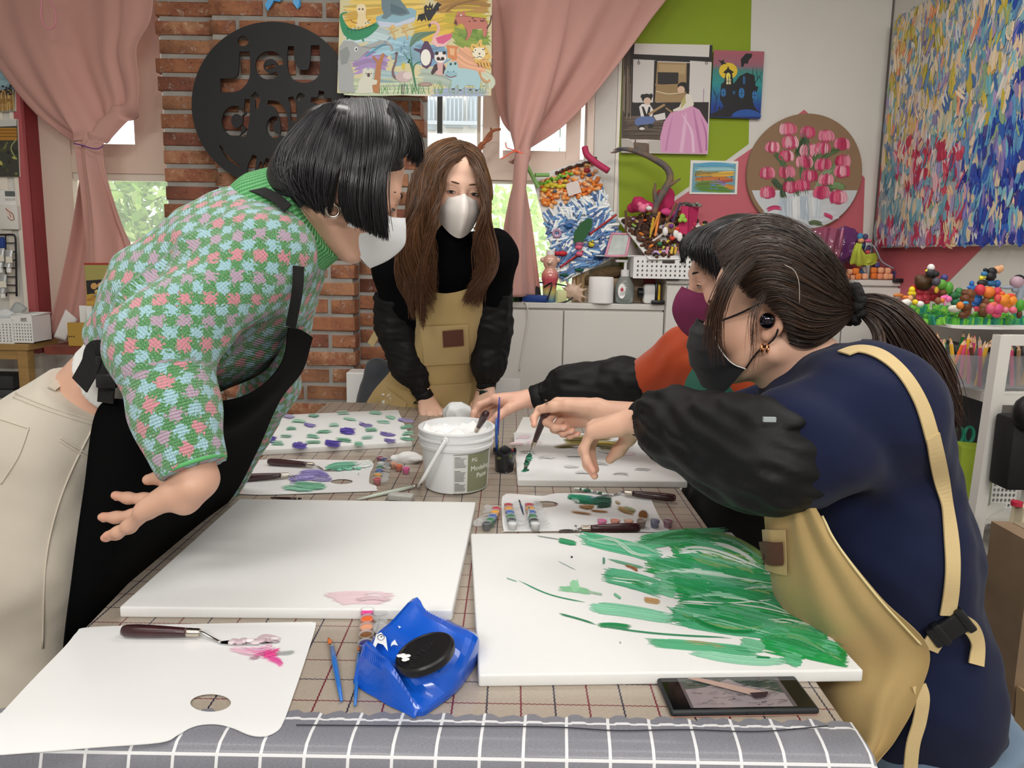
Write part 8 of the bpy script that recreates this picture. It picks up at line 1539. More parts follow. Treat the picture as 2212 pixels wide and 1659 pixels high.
MB().ell(P(1474,470,3.045),(.014,.006,.018)).ell(P(1469,476,3.043),(.01,.006,.01)).ell(P(1480,476,3.043),(.01,.006,.01)).build('green_flower',mat('flower_lime','#9cc84a',.6),parent=dd,smooth=True); MB().ell(P(1447,492,3.02),(.026,.008,.024)).build('kraft_tag',mat('kraft','#a98a5a',.8),parent=dd,smooth=True)
for q in ((1437,500),(1460,505),(1468,512)): MB().ell(P(*q,3.0),(.013,.011,.02)).build('white_bud',mat('bud','#efecea',.7),parent=dd,smooth=True)
for q in ((1425,527,'#2f7a4a'),(1450,488,'#7a3a8a'),(1452,515,'#d84030'),(1433,536,'#b8c84a'),(1463,495,'#d84030')): MB().ell(P(q[0],q[1],3.0),(.012,.010,.010)).build('foam_bit',mat('fbit'+q[2][1:]+str(q[0]),q[2],.6),parent=dd,smooth=True)
M_dw=mat('driftwood_tree','#8a6c4c',.8,var=(18,.6,'#5a5a60'),bump=(60,.5))
m=MB()
for L,r in (([(1412,465,3.10),(1418,440,3.10),(1436,410,3.09),(1448,385,3.09),(1440,362,3.09),(1415,345,3.08),(1395,335,3.08),(1368,325,3.07),(1345,322,3.06),(1330,328,3.06),(1319,330,3.06)],[.015,.016,.017,.016,.015,.014,.013,.011,.008,.006,.002]),([(1418,440,3.10),(1414,415,3.09),(1416,395,3.08)],[.013,.010,.004]),([(1440,405,3.09),(1455,395,3.08),(1470,386,3.08)],[.010,.007,.003]),([(1398,336,3.08),(1400,320,3.07),(1401,310,3.07)],[.008,.005,.002]),([(1378,330,3.08),(1374,316,3.07),(1372,300,3.07)],[.009,.006,.002]),([(1350,322,3.06),(1338,320,3.05),(1325,324,3.05)],[.007,.005,.002]),([(1452,398,3.09),(1452,385,3.08)],[.006,.002])): m.tube(cr(pp(L),22),r,8)
m.build('driftwood_branch',M_dw,parent=dd,smooth=True)
t=thing('bee_topper','small yellow and black bee topper behind the foremost head','craft',P(1522,498,3.05)); MB().ell(P(1522,490,3.05),(.014,.012,.018)).build('body',mat('bee_yellow','#d8c02a',.5),parent=t,smooth=True); MB().ell(P(1523,481,3.05),(.012,.012,.008)).build('cap',M_buckle,parent=t,smooth=True)
# ---- wrapped gift and clay figure on the corner cabinet
gf=thing('wrapped_craft','purple cellophane wrapped craft on the corner cabinet','craft',at(1800,3.1,zc3))
M_cel=mat('cellophane_purple','#7a3f7c',.12,trans=.35,ior=1.2,coat=.6); M_cel2=mat('cellophane_pink','#b0607e',.12,trans=.4,ior=1.2,coat=.6)
S=SDF(.01); g=np.random.default_rng(4); [S.ell(P(1800+g.uniform(-45,45),535+g.uniform(-32,40),3.14+g.uniform(-.03,.03)),(.05,.035,.05)) for i in range(14)]; mk('purple_wrap',*S.mesh(.007,lambda X:.022*np.abs(wnoise(X,36,6))-.01),M_cel,parent=gf,smooth=25)
V,F=patch([[P(1745,498,3.08),P(1785,490,3.06),P(1822,500,3.08)],[P(1750,540,3.07),P(1785,540,3.05),P(1815,545,3.07)],[P(1770,590,3.07),P(1790,590,3.06),P(1805,592,3.07)]],24,24,.001,lambda U,Vv:.006*np.sin(U*22+Vv*5)); mk('pink_wrap',V,F,M_cel2,parent=gf,smooth=25); MB().tube([P(1821,492,3.05),P(1812,535,3.05)],.005,6).build('ribbon_stem',mat('ribbon_mauve','#c07a98',.4),parent=gf,smooth=True)
cf_=thing('clay_figure','clay figure with lime cloth cape on the corner cabinet','clay figure',at(1862,3.05,zc3))
for q,r,c in (((1858,511,3.05),(.013,.012,.016),'#3f86b4'),((1869,512,3.05),(.012,.012,.015),'#4a4468'),((1860,520,3.045),(.014,.012,.012),'#dba070'),((1876,520,3.045),(.017,.010,.008),'#d8608a'),((1862,531,3.045),(.013,.012,.012),'#2a4a70'),((1874,536,3.045),(.016,.012,.014),'#4a3c60'),((1874,545,3.035),(.012,.012,.010),'#c04a50'),((1866,585,3.05),(.012,.012,.03),'#a8a098'),((1862,590,3.05),(.022,.012,.02),'#2f4a6a')): MB().ell(P(*q),r).build('clay_piece',mat('clay_'+c[1:],c,.6),parent=cf_,smooth=True)
V,F=patch([[P(1846,530,3.05),P(1855,525,3.02),P(1862,530,3.03)],[P(1840,548,3.04),P(1852,545,3.0),P(1868,550,3.02)],[P(1838,568,3.04),P(1858,570,3.01),P(1896,566,3.05)],[P(1842,571,3.04),P(1866,574,3.02),P(1894,568,3.05)]],20,20,.002,lambda U,Vv:.005*np.sin(U*14+Vv*7)); mk('cloth_cape',V,F,mat('cape_lime','#b0bc42',.8),parent=cf_,smooth=40)
V,F=patch([[P(1868,550,3.03),P(1880,548,3.03),P(1894,546,3.05)],[P(1866,570,3.03),P(1880,568,3.02),P(1895,560,3.05)]],12,8,.002); mk('cloth_cape',V,F,mat('cape_lime2','#a6b23c',.8),parent=cf_,smooth=40)
cord('clear_tube',pp([(1868,540,3.04),(1873,530,3.03),(1885,530,3.03),(1895,545,3.03),(1905,565,3.04),(1930,580,3.04)]),.003,'#9aa8b4','thin grey blue tube arching beside the clay figure','tube')
ck=thing('clay_blocks','stacked orange and peach clay blocks on corner cabinet','clay blocks',at(1880,3.03,zc3)); 
for x,y,c,w in ((1829,598,'#e0946a',12),(1841,599,'#e6a47e',10),(1853,597,'#dd7c34',13),(1835,587,'#e8a880',11),(1848,586,'#e07a2c',13),(1868,597,'#e6ac88',12),(1887,596,'#d9702a',12),(1887,584,'#dc7a30',12),(1900,597,'#e09068',12),(1902,584,'#e8a880',12),(1913,597,'#e6a47c',12),(1917,585,'#e8a880',12),(1922,597,'#e4a078',11)):
    q=P(x,y,3.02); s=w*3.02/FPX; MB().bevbox(q,(s,s*.9,s*1.05),s*.28,seg=3).build('clay_block',mat('cb'+c[1:]+str(x),c,.6),parent=ck,smooth=True)
for x,y,w in ((1938,593,18),(1940,582,14),(1893,572,12)): q=P(x,y,3.05); s=w*3.05/FPX; MB().bevbox(q,(s,s,s),s*.25,seg=3).build('clay_block',mat('cbp%d'%x,'#4f4478',.6),parent=ck,smooth=True)
# ================================================================ RIGHT: CLAY LANDSCAPE, SHELF CART
zB=P(2150,704,1.98)[2]; pb_=lambda x,y:PZ(x,y,zB)
brd=thing('clay_landscape','white board crowded with colourful clay animals and green grass stubs','clay model',pb_(2140,680)); 
ol=[tuple(pb_(*q)[:2]) for q in ((1936,657),(1962,671),(1990,687),(2010,694),(2030,699),(2055,702.5),(2080,704.5),(2160,706),(2212,706))]+[(1.685,1.97),(1.685,3.0),(1.63,3.0)]; V,F=plate(ol,[],zB-.008,.008); mk('base_board',V,F,M_wht,parent=brd)
m=MB(); GC=['#5fae34','#74c040','#4a9a3c','#2f8f5a','#1f7f6a','#86cc4a','#3fa048']
def inq(): 
    while 1:
        x,y=random.uniform(1945,2290),random.uniform(650,702)
        q=pb_(x,y)
        if y<655+(x-1936)*.75 and y<702 and q[0]<1.66 and q[1]<2.95: return x,y
for i in range(260):
    x,y=inq(); q=pb_(x,y); h=random.uniform(.014,.03); d=np.array([random.uniform(-.3,.3)*h,random.uniform(-.3,.3)*h,h]); m.tube([q,q+d],[.006,.0055],6,random.choice(GC))
for x in np.arange(2005,2222,6.2): 
    y=min(701,690+(x-1990)*.16); q=pb_(x,y); m.tube([q,q+np.array([random.uniform(-.003,.003),-.004,random.uniform(.014,.022)])],[.0075,.0070],7,random.choice(['#3f9f5a','#1f8068','#5fb83c','#2f9470','#74c040']))
m.build('clay_grass',vmat('clay_green',.45),parent=brd,vc=True,smooth=40,kind='stuff')
zq=lambda x,y:(1930+x/7.5426,540+y/7.5426)
def clay(nm,items,Y=2.0):
    for x,y,rx,ry,c in items:
        X_,Y_=zq(x,y); k=Y/FPX/7.5426; mn='clay_'+c[1:]; M_=bpy.data.materials.get(mn) or mat(mn,c,.5); k*=1.15; MB().ell(P(X_,Y_,Y),(rx*k,min(rx,ry)*k*.9,ry*k),n=12,m=8).build(nm,M_,parent=brd,smooth=True)
clay('clay_boulder',[(430,670,70,55,'#c03a48'),(540,690,70,60,'#c8404c'),(640,680,60,60,'#b83442'),(520,770,70,60,'#cc4450'),(640,770,60,60,'#c02f3c'),(420,800,70,70,'#b83644'),(540,840,45,40,'#c4404e'),(730,720,50,60,'#b02e40'),(340,620,55,45,'#d03c20'),(700,800,50,50,'#c83848')],2.12)
clay('clay_bird_nest',[(500,520,130,105,'#4a3018'),(430,470,70,60,'#53381c'),(600,500,80,80,'#432a16'),(500,580,110,60,'#3c2614')],2.10)
clay('clay_bird',[(600,360,65,60,'#3a3a3c'),(610,290,50,55,'#e8e6e2'),(575,340,55,26,'#e0cc34'),(680,390,60,45,'#2c2a2a')],2.08)
clay('clay_vehicle',[(700,520,60,60,'#4a4854'),(830,450,50,48,'#4a4480'),(780,560,70,75,'#5f9f3c'),(890,620,68,90,'#57a03a'),(700,650,28,50,'#e0b83c'),(810,690,55,50,'#7a4a2c')],2.06)
clay('clay_duck',[(300,650,42,48,'#e8d020'),(300,710,60,42,'#e0c818')],2.06); clay('clay_person',[(270,790,46,46,'#d8a070'),(310,800,45,65,'#6a4a24'),(210,860,80,60,'#e4e2dc'),(190,770,50,26,'#d87a30'),(80,740,75,30,'#c0702c'),(60,780,50,30,'#8a7a70')],2.05)
clay('clay_egg',[(352,850,40,40,'#e8cc2c'),(430,880,58,44,'#e6e6e2')],2.02); clay('clay_bush',[(1065,680,55,60,'#3c8048'),(980,740,70,55,'#2f7040'),(1060,730,60,50,'#34784a'),(1010,850,62,60,'#2f7a58')],2.06)
clay('clay_flower',[(830,780,60,36,'#e86aa8'),(890,800,55,45,'#ea78b4'),(850,760,50,24,'#e05a9c'),(840,850,22,60,'#e8a0c0'),(790,820,40,40,'#e08038'),(725,830,42,52,'#8a5a3a')],2.0)
clay('clay_bear',[(1200,700,85,50,'#6a3c20'),(1240,720,75,75,'#70421f'),(1170,790,70,70,'#6a3c20'),(1220,800,85,55,'#7a4826'),(1190,930,70,90,'#66391d'),(1150,1060,80,50,'#5f351c'),(1190,1010,60,80,'#6a3c20'),(1150,680,32,36,'#5a321a'),(1270,690,32,36,'#5a321a')],1.98)
clay('clay_accent',[(1085,905,48,56,'#e0802c'),(1175,860,48,22,'#4a9fd0')],1.94)
clay('clay_tower',[(1280,610,75,30,'#2f74c0'),(1275,550,32,45,'#2a6ab8'),(1290,650,50,60,'#2a68b0'),(1370,770,70,40,'#2f7ab8'),(1360,840,90,70,'#2a5fa8'),(1320,900,80,50,'#245898')],2.05)
clay('clay_tree',[(1410,650,70,80,'#cc3a4a'),(1545,690,88,85,'#e07a30'),(1690,690,62,75,'#c83a50'),(1510,840,55,70,'#7a4a30'),(1470,920,60,60,'#8a5a3c'),(1460,1000,65,90,'#74482e'),(1600,780,40,25,'#5a8a34')],2.02)
clay('clay_rider',[(1450,540,75,50,'#26282a'),(1580,430,75,70,'#1c1c1e'),(1610,350,70,55,'#202022'),(1700,320,65,55,'#dba478'),(1750,300,40,48,'#e0ac80'),(1480,390,45,40,'#3a7aa8'),(1480,440,70,22,'#dcd040'),(1430,460,30,30,'#e0d438'),(1500,325,34,26,'#1c1c1e'),(1590,540,70,50,'#2f6a98'),(1690,550,45,55,'#2a62a8')],2.04)
clay('clay_dragon',[(1800,760,90,45,'#e8a030'),(1790,830,80,80,'#e08428'),(1930,830,65,75,'#e88c2a'),(1830,920,80,60,'#d8762a'),(1900,740,80,30,'#e85a40'),(1700,800,50,70,'#d04a48'),(1770,720,40,40,'#e0602c')],2.0)
clay('clay_pink_figure',[(1580,960,60,80,'#d85a7a'),(1690,970,80,85,'#cc4a78'),(1620,890,60,45,'#e0705a'),(1680,1060,70,40,'#d8506a'),(1600,830,38,24,'#6a9a3c')],1.96)
clay('clay_grey_person',[(2010,520,90,90,'#b89aa8'),(2040,470,80,60,'#1f1a20'),(1950,540,30,30,'#181418'),(1990,650,55,45,'#8f98a4'),(2060,720,50,150,'#98a4b0'),(1860,610,110,28,'#9aa2b0'),(2090,630,90,35,'#a4b0b8')],2.04)
clay('clay_small_tree',[(2065,910,58,90,'#4a9a30'),(2050,1050,36,60,'#5a341c'),(1950,980,50,50,'#e06a80'),(1830,980,40,45,'#d87a8a')],1.95); clay('clay_pale_stone',[(1000,960,100,55,'#d8d6c8'),(1270,990,40,50,'#c4c2b8'),(1340,960,50,40,'#c03848')],1.99)
# cart
M_cart=mat('cart_white','#dcdad4',.4); ct=thing('shelf_cart','white painted shelf cart holding art supplies at right edge','shelf',(1.32,1.95,0))
def sq(nm,pts,w=.024,m=M_cart,par=ct): return MB().tube(pts,w*.7071,4).build(nm,m,parent=par)
A_=[P(2166,724,1.72),P(2126,998,1.72),P(2105,1140,1.72)]; d_=(A_[2]-A_[0])/(A_[0][2]-A_[2][2]); bot=A_[2]+d_*(A_[2][2]-.0); sq('post',[A_[0],bot],.030)
B_=P(2187,1060,1.98); B2=P(2138,1357,1.98); d2=(B2-B_)/(B_[2]-B2[2]); sq('post',[B_-d2*.30,B2+d2*B2[2]],.030)
q0=A_[0]+np.array([.01,0,-.012]); sq('top_bar',[q0,q0+np.array([.42,.02,0])],.026)
s1_=P(2147,862,1.72); sq('shelf_bar',[s1_,s1_+np.array([.42,.02,0])],.026); s2_=P(2066,838,2.12); sq('shelf_bar',[s1_,s2_],.026)
slab([s1_+[0,0,.008],s1_+[.42,.02,.008],s2_+[.45,.05,.008],s2_+[0,0,.008]],(0,0,.006)).build('shelf',M_cart,parent=ct)
s3=P(2107,1134,1.72); s4=P(2060,1062,2.14); slab([s3,s3+[.42,.1,0],s4+[.45,.1,0],s4+[-.03,0,0]],(0,0,.012)).build('shelf',M_cart,parent=ct); sq('shelf_bar',[s3+[0,0,.0],s3+[.30,.26,0]],.024); sq('shelf_bar',[s3,s4+[-.03,0,0]],.022)
zL=.40; slab([np.array([A_[2][0]-.06,1.74,zL]),np.array([A_[2][0]+.42,1.84,zL]),np.array([A_[2][0]+.42,2.2,zL]),np.array([A_[2][0]-.12,2.16,zL])],(0,0,.012)).build('shelf',M_cart,parent=ct)
# pencils and bins
bin_m=mat('bin_clear','#aeb4ba',.25,trans=.4,ior=1.1,alpha=.38); zb_=s1_[2]+.014
def clearbin(label,p0,p1,dep,h):
    t=thing('pencil_bin',label,'bin',(np.array(p0)+np.array(p1))/2); a,b=np.array(p0),np.array(p1); n_=np.cross(b-a,(0,0,1)); n_/=np.linalg.norm(n_); n_=n_ if n_[1]>0 else -n_; c,d=b+n_*dep,a+n_*dep
    for q0_,q1_ in ((a,b),(b,c),(c,d),(d,a)): slab([q0_,q1_,q1_+[0,0,h],q0_+[0,0,h]],np.cross(q1_-q0_,(0,0,1))/np.linalg.norm(q1_-q0_)*.002).build('side_panel',bin_m,parent=t)
    slab([a,b,c,d],(0,0,.002)).build('floor_panel',bin_m,parent=t); return a,b,n_
a1,b1,n1=clearbin('translucent bin of pencils left of the cart post',[*P(2072,838,2.02)[:2],zb_],[*P(2140,856,1.78)[:2],zb_],.16,.088); a2,b2,n2=clearbin('translucent bin of pencils right of the cart post',[*P(2168,856,1.80)[:2],zb_],[*P(2290,852,1.82)[:2],zb_],.17,.088)
PCOL={'red':'#c0283a','crimson':'#8a2038','orange':'#d8602c','yellow':'#e0b030','white':'#d8d6d0','green':'#2f7a3c','dark green':'#1f4a34','pink':'#d8507c','blue':'#2a3f8a','brown':'#6a4030','black':'#1e1e20','tan':'#b08a64'}
_pp={}; PEN={}
def pencil(base,top,cn):
    d=top-base; L=np.linalg.norm(d)
    if cn not in _pp:
        m_=MB(); V_,F_=tube([(0,0,0),(0,0,.152)],.0042,6); m_.add(V_,F_,PCOL[cn]); V_,F_=tube([(0,0,.152),(0,0,.168)],[.0042,.0012],6); m_.add(V_,F_,'#d0a884'); V_,F_=tube([(0,0,.168),(0,0,.174)],[.0013,.0003],5); m_.add(V_,F_,PCOL[cn])
        me=bpy.data.meshes.new('coloured_pencil'); me.from_pydata([tuple(v) for v in m_.V],[],m_.F); ca=me.color_attributes.new('Col','FLOAT_COLOR','POINT'); ca.data.foreach_set('color',np.c_[np.array(m_.C),np.ones(len(m_.C))].ravel().astype(np.float32)); me.materials.append(bpy.data.materials.get('pencil_paint') or vmat('pencil_paint',.35,coat=.3)); _pp[cn]=me
    o=bpy.data.objects.new('coloured_pencil',_pp[cn]); COL.objects.link(o); o.location=Vector(base); o.rotation_mode='QUATERNION'; o.rotation_quaternion=Vector((0,0,1)).rotation_difference(Vector(d)); o.scale=(1.25,1.25,L/.174); return o
for (a,b,n_,side,N_) in ((a1,b1,n1,'left',26),(a2,b2,n2,'right',24)):
    for i in range(N_):
        f=(i+random.random())/N_; g=random.uniform(.08,.9) if i%3 else random.uniform(.05,.2); dep=.16 if side=='left' else .2
        base=a+(b-a)*(.06+.88*f)+n_*dep*g+np.array([0,0,.003]); f2=min(.97,max(.03,.06+.88*f+random.gauss(0,.10))); top=a+(b-a)*f2+n_*dep*min(.95,max(.05,g+random.gauss(0,.12)))+np.array([0,0,(zB-.016-zb_)*random.uniform(.82,1.0)])
        cn=random.choice(list(PCOL)); PEN.setdefault((side,cn),[]).append((top[0],pencil(base,top,cn)))
ORD=['leftmost','second from left','third from left','fourth from left','fifth from left','sixth from left','seventh from left','eighth from left','ninth from left']
for (side,cn),L in PEN.items():
    L.sort(key=lambda q:q[0])
    for i,(_,o) in enumerate(L): tag(o,(cn+' coloured pencil in the '+side+' bin' if len(L)==1 else cn+' coloured pencil in the '+side+' bin, '+(ORD[i] if i<len(L)-1 or len(L)>9 else 'rightmost')+' of its colour'),'pencil','coloured pencils in the cart bins')
# plain block, its dark grey painting in the shade of shelving behind, scissors, boxes, bottles
tag(MB().bevbox((1.505,2.47,.50),(.34,.22,1.0),.004).build('shaded_shelving_block',mat('shelving_shade_grey','#45464a',.6)),'dark grey block standing in for shadowed shelving behind the cart','shelving')
sc_=thing('scissors','green handled scissors standing in a cup on the cart','scissors',P(2082,1000,1.98)); M_scg=mat('scissor_green','#1f8a6c',.4)
for x,y in ((2071,940),(2093,939)): V,F=tube([P(x,y,1.97)+np.array([.014*math.cos(a),0,.024*math.sin(a)]) for a in np.linspace(0,6.283,22)],.0048,8,False); mk('handle',V,F,M_scg,parent=sc_,smooth=True)
MB().box(P(2079,1000,1.975)-[.006,.001,.0],P(2079,960,1.975)+[.006,.001,0]).build('blade',M_steel,parent=sc_)
tag(mk('yellow_tool',*tube(cr(pp([(2050,930,2.0),(2056,938,1.99),(2062,934,1.98),(2060,960,1.98),(2060,1000,1.98)]),12),.005,6),mat('handle_yellow','#d8b02a',.5),smooth=True),'yellow tool handle beside the green scissors','tool')
qb=P(2098,1078,1.86); tag(MB().bevbox(qb+[0,.03,.075],(.055,.07,.150),.002,rot=((.94,.34,0),(-.34,.94,0),(0,0,1))).build('lime_box',mat('lime_card','#a9c23c',.7)),'lime green card box standing on the cart shelf','box')
bt=thing('glue_bottle','small bottle with crimson band behind the cart post','bottle',P(2147,1040,1.95)); b=P(2147,1040,1.95); MB().lathe([(.012,0),(.013,.03),(.013,.06),(.007,.07),(.006,.09),(0,.092)],b,16).build('bottle',mat('glue_clear','#cfc8cc',.2,trans=.4),parent=bt,smooth=40); MB().lathe([(.0135,.045),(.0138,.075),(.0135,.076)],b,16).build('band',mat('glue_band','#b0204a',.4),parent=bt,smooth=40)
basket('white perforated basket on the cart middle shelf',2136,2200,1022,1100,1.86,6,5,.12,(.55,.82,.42,.16),(.05,.7),.0055)
lump('clear_bag','crumpled clear plastic bag on the cart behind the basket','bag',P(2178,985,2.05),(.06,.03,.08),mb_,31,.012,40,.005)
tag(MB().bevbox(P(2228,985,1.62)+[.0,.04,0],(.095,.07,.185),.01).build('black_bag',mat('bag_black','#141416',.7,bump=(60,.3)),smooth=40),'black bag hanging at the right end of the cart','bag')
tag(MB().ell(P(2220,893,1.62),(.034,.03,.045)).build('black_pouch',mat('pouch_black','#101012',.5),smooth=True),'rounded black pouch above the black bag','pouch')
cbx=thing('cream_carton','cream carton with red cap on brown wooden crate','carton',P(2205,1166,1.5)); MB().bevbox(P(2205,1128,1.5),(.026,.04,.078),.002,rot=((1,0,.12),(0,1,0),(-.12,0,1))).build('carton',mat('carton_cream','#d9cdb0',.6),parent=cbx); MB().lathe([(.012,0),(.012,.010),(0,.012)],P(2196,1092,1.5),14).build('cap',mat('cap_red','#b02a40',.4),parent=cbx,smooth=40)
bt=thing('soap_bottle','bottle with dark cap and green label on lower cart shelf','bottle',[*P(2115,1300,1.95)[:2],zL+.012]); b=WL[bt]; hh=P(2115,1240,1.95)[2]-b[2]; MB().lathe([(.026,0),(.028,.004),(.028,hh*.85),(.015,hh)],b,20).build('bottle',mat('soap_clear','#b8bfae',.2,trans=.3),parent=bt,smooth=40); MB().lathe([(.0285,hh*.25),(.0285,hh*.62)],b,20,cap=False).build('label',mat('soap_label','#c4ccb0',.6),parent=bt,smooth=40); MB().lathe([(.0288,hh*.50),(.0288,hh*.64)],b,20,cap=False).build('label_band',mat('soap_green','#5f8a3c',.6),parent=bt,smooth=40); MB().lathe([(.016,hh),(.016,hh+.026),(0,hh+.027)],b,20).build('cap',M_buckle,parent=bt,smooth=40)
tag(mk('yellow_tool',*tube([[*P(2150,1300,1.9)[:2],zL+.03],P(2164,1266,1.86)],.011,8),mat('tool_yel','#d8b42a',.5),smooth=40),'yellow handled tool leaning on the lower cart shelf','tool')
M_ply=mat('plywood','#8f7860',.6,var=(10,.2)); cr_=thing('wooden_easel_box','brown wooden panel stand at the right edge','stand',(P(2200,1500,1.35)[0],1.4,0))
a=P(2186,1165,1.36); b=P(2160,1560,1.36); MB().box((b[0]+.005,1.34,.0),(b[0]+.045,1.46,a[2])).build('side_post',M_ply,parent=cr_); MB().box((b[0]+.045,1.37,P(2200,1480,1.36)[2]),(b[0]+.5,1.45,a[2]+.002)).build('front_board',mat('plywood2','#9a8a74',.6,var=(8,.12)),parent=cr_)
V,F=patch([[P(2196,1480,1.33),P(2215,1490,1.33)],[P(2190,1560,1.33),P(2212,1570,1.33)],[P(2170,1620,1.33),P(2198,1640,1.33)],[P(2150,1640,1.33),P(2160,1675,1.33)]],6,16,.03); mk('curved_foot',V,F,mat('plywood_light','#b89a74',.5),parent=cr_,smooth=40)
# ================================================================ LEFT: REMOTE, WIRE GRID, BASKETS, SMALL TABLE, BOOKS
t=thing('remote_control','white remote control in a wall holder','remote',P(26,498,YL-.02)); a,b=P(8,496,YL),P(43,412,YL); cx_=(a[0]+b[0])/2
MB().bevbox((cx_-.002,YL-.014,(a[2]+b[2])/2),(b[0]-a[0]-.006,.020,b[2]-a[2]),.006).build('body',M_wht,parent=t,smooth=40); MB().bevbox((cx_,YL-.016,a[2]+.055),(b[0]-a[0]+.004,.028,.11),.006).build('holder',mat('holder_white','#dcdbd6',.4),parent=t,smooth=40)
bar(MB(),11,412+1,31,424,YL-.0255,.003).build('screen',mat('lcd_grey','#5f6664',.3),parent=t)
for x in (11,18,26): bar(MB(),x,428,x+5,433,YL-.0265,.004).build('button',mat('button_grey','#c9c8c4',.5),parent=t)
q=Pic(lambda x,y:P(x,y,YL-.0305),(0,-1,0),3e-5,2e-4); q.poly([(12,452),(18,448),(24,455),(30,462),(31,474),(24,476),(16,468)],'#e6d2c8'); q.line([(12,450),(18,456),(27,462),(31,474)],1.6,'#7a3a30'); q.line([(16,468),(24,476),(31,474)],1.4,'#7a3a30'); q.line([(20,460),(24,470)],1.2,'#7a3a30'); q.build('sticker',M_flat,t)
g=thing('wire_grid','black wire grid panel holding paint tubes on left wall','wire grid',P(0,640,YL-.03)); M_wire=mat('wire_black','#1c1d20',.4)
V,F=tube(cr(pp([(-60,507,YL-.03),(0,507,YL-.03),(26,507,YL-.03),(32,511,YL-.03),(34,530,YL-.03),(36,640,YL-.03)]),40),.0045,6); mk('outer_wire',V,F,M_wire,parent=g,smooth=True)
for x in (-14,12): MB().tube([P(x,507,YL-.03),P(x+2,640,YL-.03)],.003,6).build('wire',M_wire,parent=g,smooth=True)
for y in (525,544,562,579,598,616,632): MB().tube([P(-60,y,YL-.03),P(35,y,YL-.03)],.003,6).build('wire',M_wire,parent=g,smooth=True)
for x,y0,y1,lab in ((19,540,585,'silver paint tube with label clipped high on the wire grid'),(6,592,640,'silver paint tube clipped low on the wire grid'),(1,534,585,'pale paint tube beside blue clip on wire grid')):
    t=thing('paint_tube',lab,'paint tube',P(x,y1,YL-.05)); a,b=P(x,y1-8,YL-.05),P(x,y0,YL-.05); V,F=tube([a,a*.6+b*.4,b],[.017,.017,.018],12,flat=((0,1,0),1)); V=np.array(V); f=np.clip((V[:,2]-a[2])/(b[2]-a[2]),0,1); V[:,1]=YL-.05+(V[:,1]-(YL-.05))*(1-.9*f); mk('tube',V,F,mat('tube_silver','#b9bcbe',.3,metal=.5,bump=(80,.3)),parent=t,smooth=40); MB().lathe([(.010,-.024),(.010,-.004),(.008,0)],a,14).build('cap',M_wht,parent=t,smooth=40); bar(MB(),x-6,(y0+y1)/2-8,x+6,(y0+y1)/2+5,YL-.071,.004).build('label',M_paper,parent=t)
tag(MB().bevbox(P(4,524,YL-.05),(.026,.02,.05),.006).build('blue_clip',mat('clip_blue','#1f3f8a',.4),smooth=40),'blue clip at the top of the wire grid','clip')
zt_=P(30,742,2.95)[2]
tb=thing('side_table','small wooden side table under the wire grid at left','table',(P(20,742,2.95)[0]-.2,3.02,0)); xr_=P(67,742,2.95)[0]; M_tw=mat('side_table_wood','#a88550',.5,var=(10,.2),stretch=(1,1,8)); MB().bevbox((xr_-.32,3.03,zt_-.014),(.64,.20,.028),.003).build('tabletop',M_tw,parent=tb); MB().bevbox((xr_-.035,2.96,(zt_-.028)/2),(.045,.045,zt_-.028),.003).build('leg',M_tw,parent=tb); MB().bevbox((xr_-.60,2.96,(zt_-.028)/2),(.045,.045,zt_-.028),.003).build('leg',M_tw,parent=tb); MB().box((xr_-.62,2.945,zt_-.07),(xr_-.01,2.965,zt_-.028)).build('apron_rail',M_tw,parent=tb)
basket('white perforated basket at left end of the side table',-40,27,690,742,2.945,9,7,.12,None,(.06,.78),.0042); basket('white perforated basket nearest the window on the side table',29,69,681,740,2.95,7,6,.12,(.6,.84,.3,.14),(.05,.66),.0045)
lump('plastic_packs','crumpled clear plastic packs piled in the left basket','packs',P(5,680,3.02),(.06,.03,.04),mb_,41,.012,40,.005); tag(MB().bevbox(P(40,668,3.02),(.05,.03,.05),.006,rot=((.8,0,.6),(0,1,0),(-.6,0,.8))).build('clear_case',mat('case_clear','#cfd6d6',.15,trans=.5,ior=1.2),smooth=40),'small clear plastic case sticking out of the right basket','case')
for i,(y0,y1,c,l) in enumerate(((812,840,'#2a2b2e','black boxed book on top of the floor pile'),(842,858,'#3c3d40','dark grey book second in the floor pile'),(860,880,'#8a8880','pale grey book third in the floor pile'),(882,905,'#57544e','brown grey book at bottom of the floor pile'))): 
    a,b=P(-60,y1,2.98),P(27+2*i,y0,2.98); tag(MB().bevbox(((a[0]+b[0])/2,3.04,(a[2]+b[2])/2),(b[0]-a[0],.12,b[2]-a[2]-.002),.004).build('book',mat('bk'+c[1:],c,.6),smooth=40),l,'book')
a=P(20,905,2.98); tag(MB().bevbox((a[0]-.12,3.04,(a[2]-.003)/2),(.34,.14,a[2]-.003),.004).build('storage_box',mat('stor','#6a6862',.7)),'grey storage box under the pile of books at left','box')
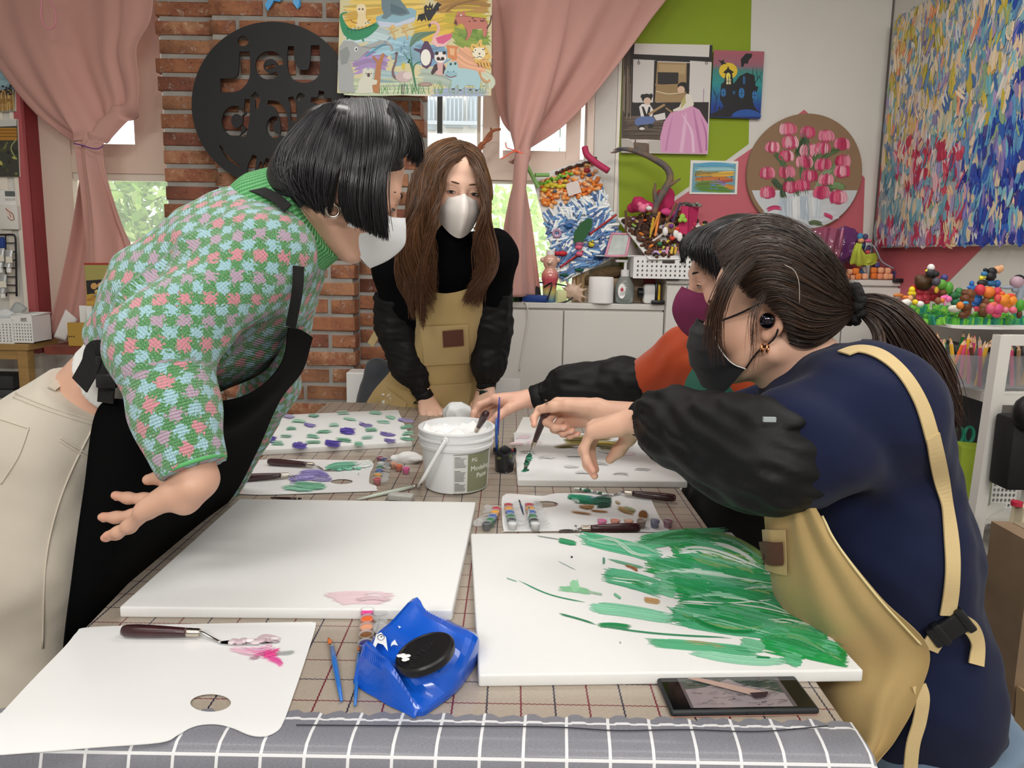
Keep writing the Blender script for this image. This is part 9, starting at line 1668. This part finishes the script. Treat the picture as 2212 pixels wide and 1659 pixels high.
# art book and small boxes on the sill
zs_=.866
def sillbook(nm,label,x0,x1,ytop,Y,c,shapes=None,tilt=.02):
    a=P(x0,ytop,Y); b=P(x1,ytop,Y); t=thing(nm,label,'book',((a[0]+b[0])/2,Y+.012,zs_)); MB().bevbox(((a[0]+b[0])/2,Y+.012,(a[2]+zs_)/2),(b[0]-a[0],.022,a[2]-zs_),.002).build('cover',mat(nm+c[1:],c,.45),parent=t)
    if shapes: p=Pic(lambda x,y:P(x,y,Y),(0,-1,0),2e-5,3e-4); shapes(p); p.build('cover_print',M_flat,t)
def artbook(p):
    p.poly([(181,568),(296,568),(296,572),(181,572)],'#a03024'); p.poly([(186,606),(296,600),(296,690),(187,690)],'#b8923c'); p.poly([(186,606),(230,603),(228,632),(216,640),(200,634),(188,636)],'#1e1a20'); p.ell(203,618,7,7,'#c99a5c'); p.ell(218,617,8,7,'#d0a062'); p.ell(218,617,3,3,'#2a2020')
    for k in range(50): x,y=random.uniform(190,292),random.uniform(608,688); p.brush([(x-8,y),(x,y+2),(x+8,y-2)],6,random.choice(['#d8b84a','#c9a040','#8a8a8c','#6a7a98','#b07a34','#dcc878','#a8823a']),4,.15,.3,seg=4,fill=1.5)
sillbook('art_book','tall olive art book with a painting on its cover standing on left sill',181,296,568,2.965,'#a39a58',artbook)
def tanprint(p): 
    for i,x in enumerate((150,155,160)): p.ell(x,727,1.6,1.4,'#2a2418')
sillbook('tan_box','small tan box before the olive art book on the sill',144,186,697,2.94,'#b08c3c',tanprint)
for x0,x1,y0,y1,l in ((168,184,661,700,'small white box with barcode behind the tan box'),(191,200,661,690,'narrow white tube box beside the olive art book')): a,b=P(x0,y1,2.95),P(x1,y0,2.95); tag(MB().bevbox(((a[0]+b[0])/2,2.972 if x0<190 else 2.945,(zs_+b[2])/2),(b[0]-a[0],.012,b[2]-zs_),.001).build('small_box',M_wht),l,'box')
V,F=patch([[P(142,668,3.02),P(168,690,3.03)],[P(128,700,3.01),P(150,715,3.02)],[P(116,728,3.01),P(142,736,3.02)]],8,10,.002); tag(mk('white_card',V,F,mat('card_w','#dcd8d6',.7),smooth=True),'white card leaning at the bottom of the left curtain','card')
# ---- things by the pillar foot, paper at back of the table
tag(MB().bevbox(P(1092,845,2.60),(.11,.004,.10),.001).build('paper_stack',mat('paper_w2','#dcdad6',.8)),'white paper sheets standing behind the watch wearing hand','paper')
tag(MB().bevbox((P(765,800,2.85)[0]+.02,2.88,.40),(.10,.10,.78),.004).build('white_drawer_box',M_wht),'narrow white slatted box beside brick pillar behind the table','box')
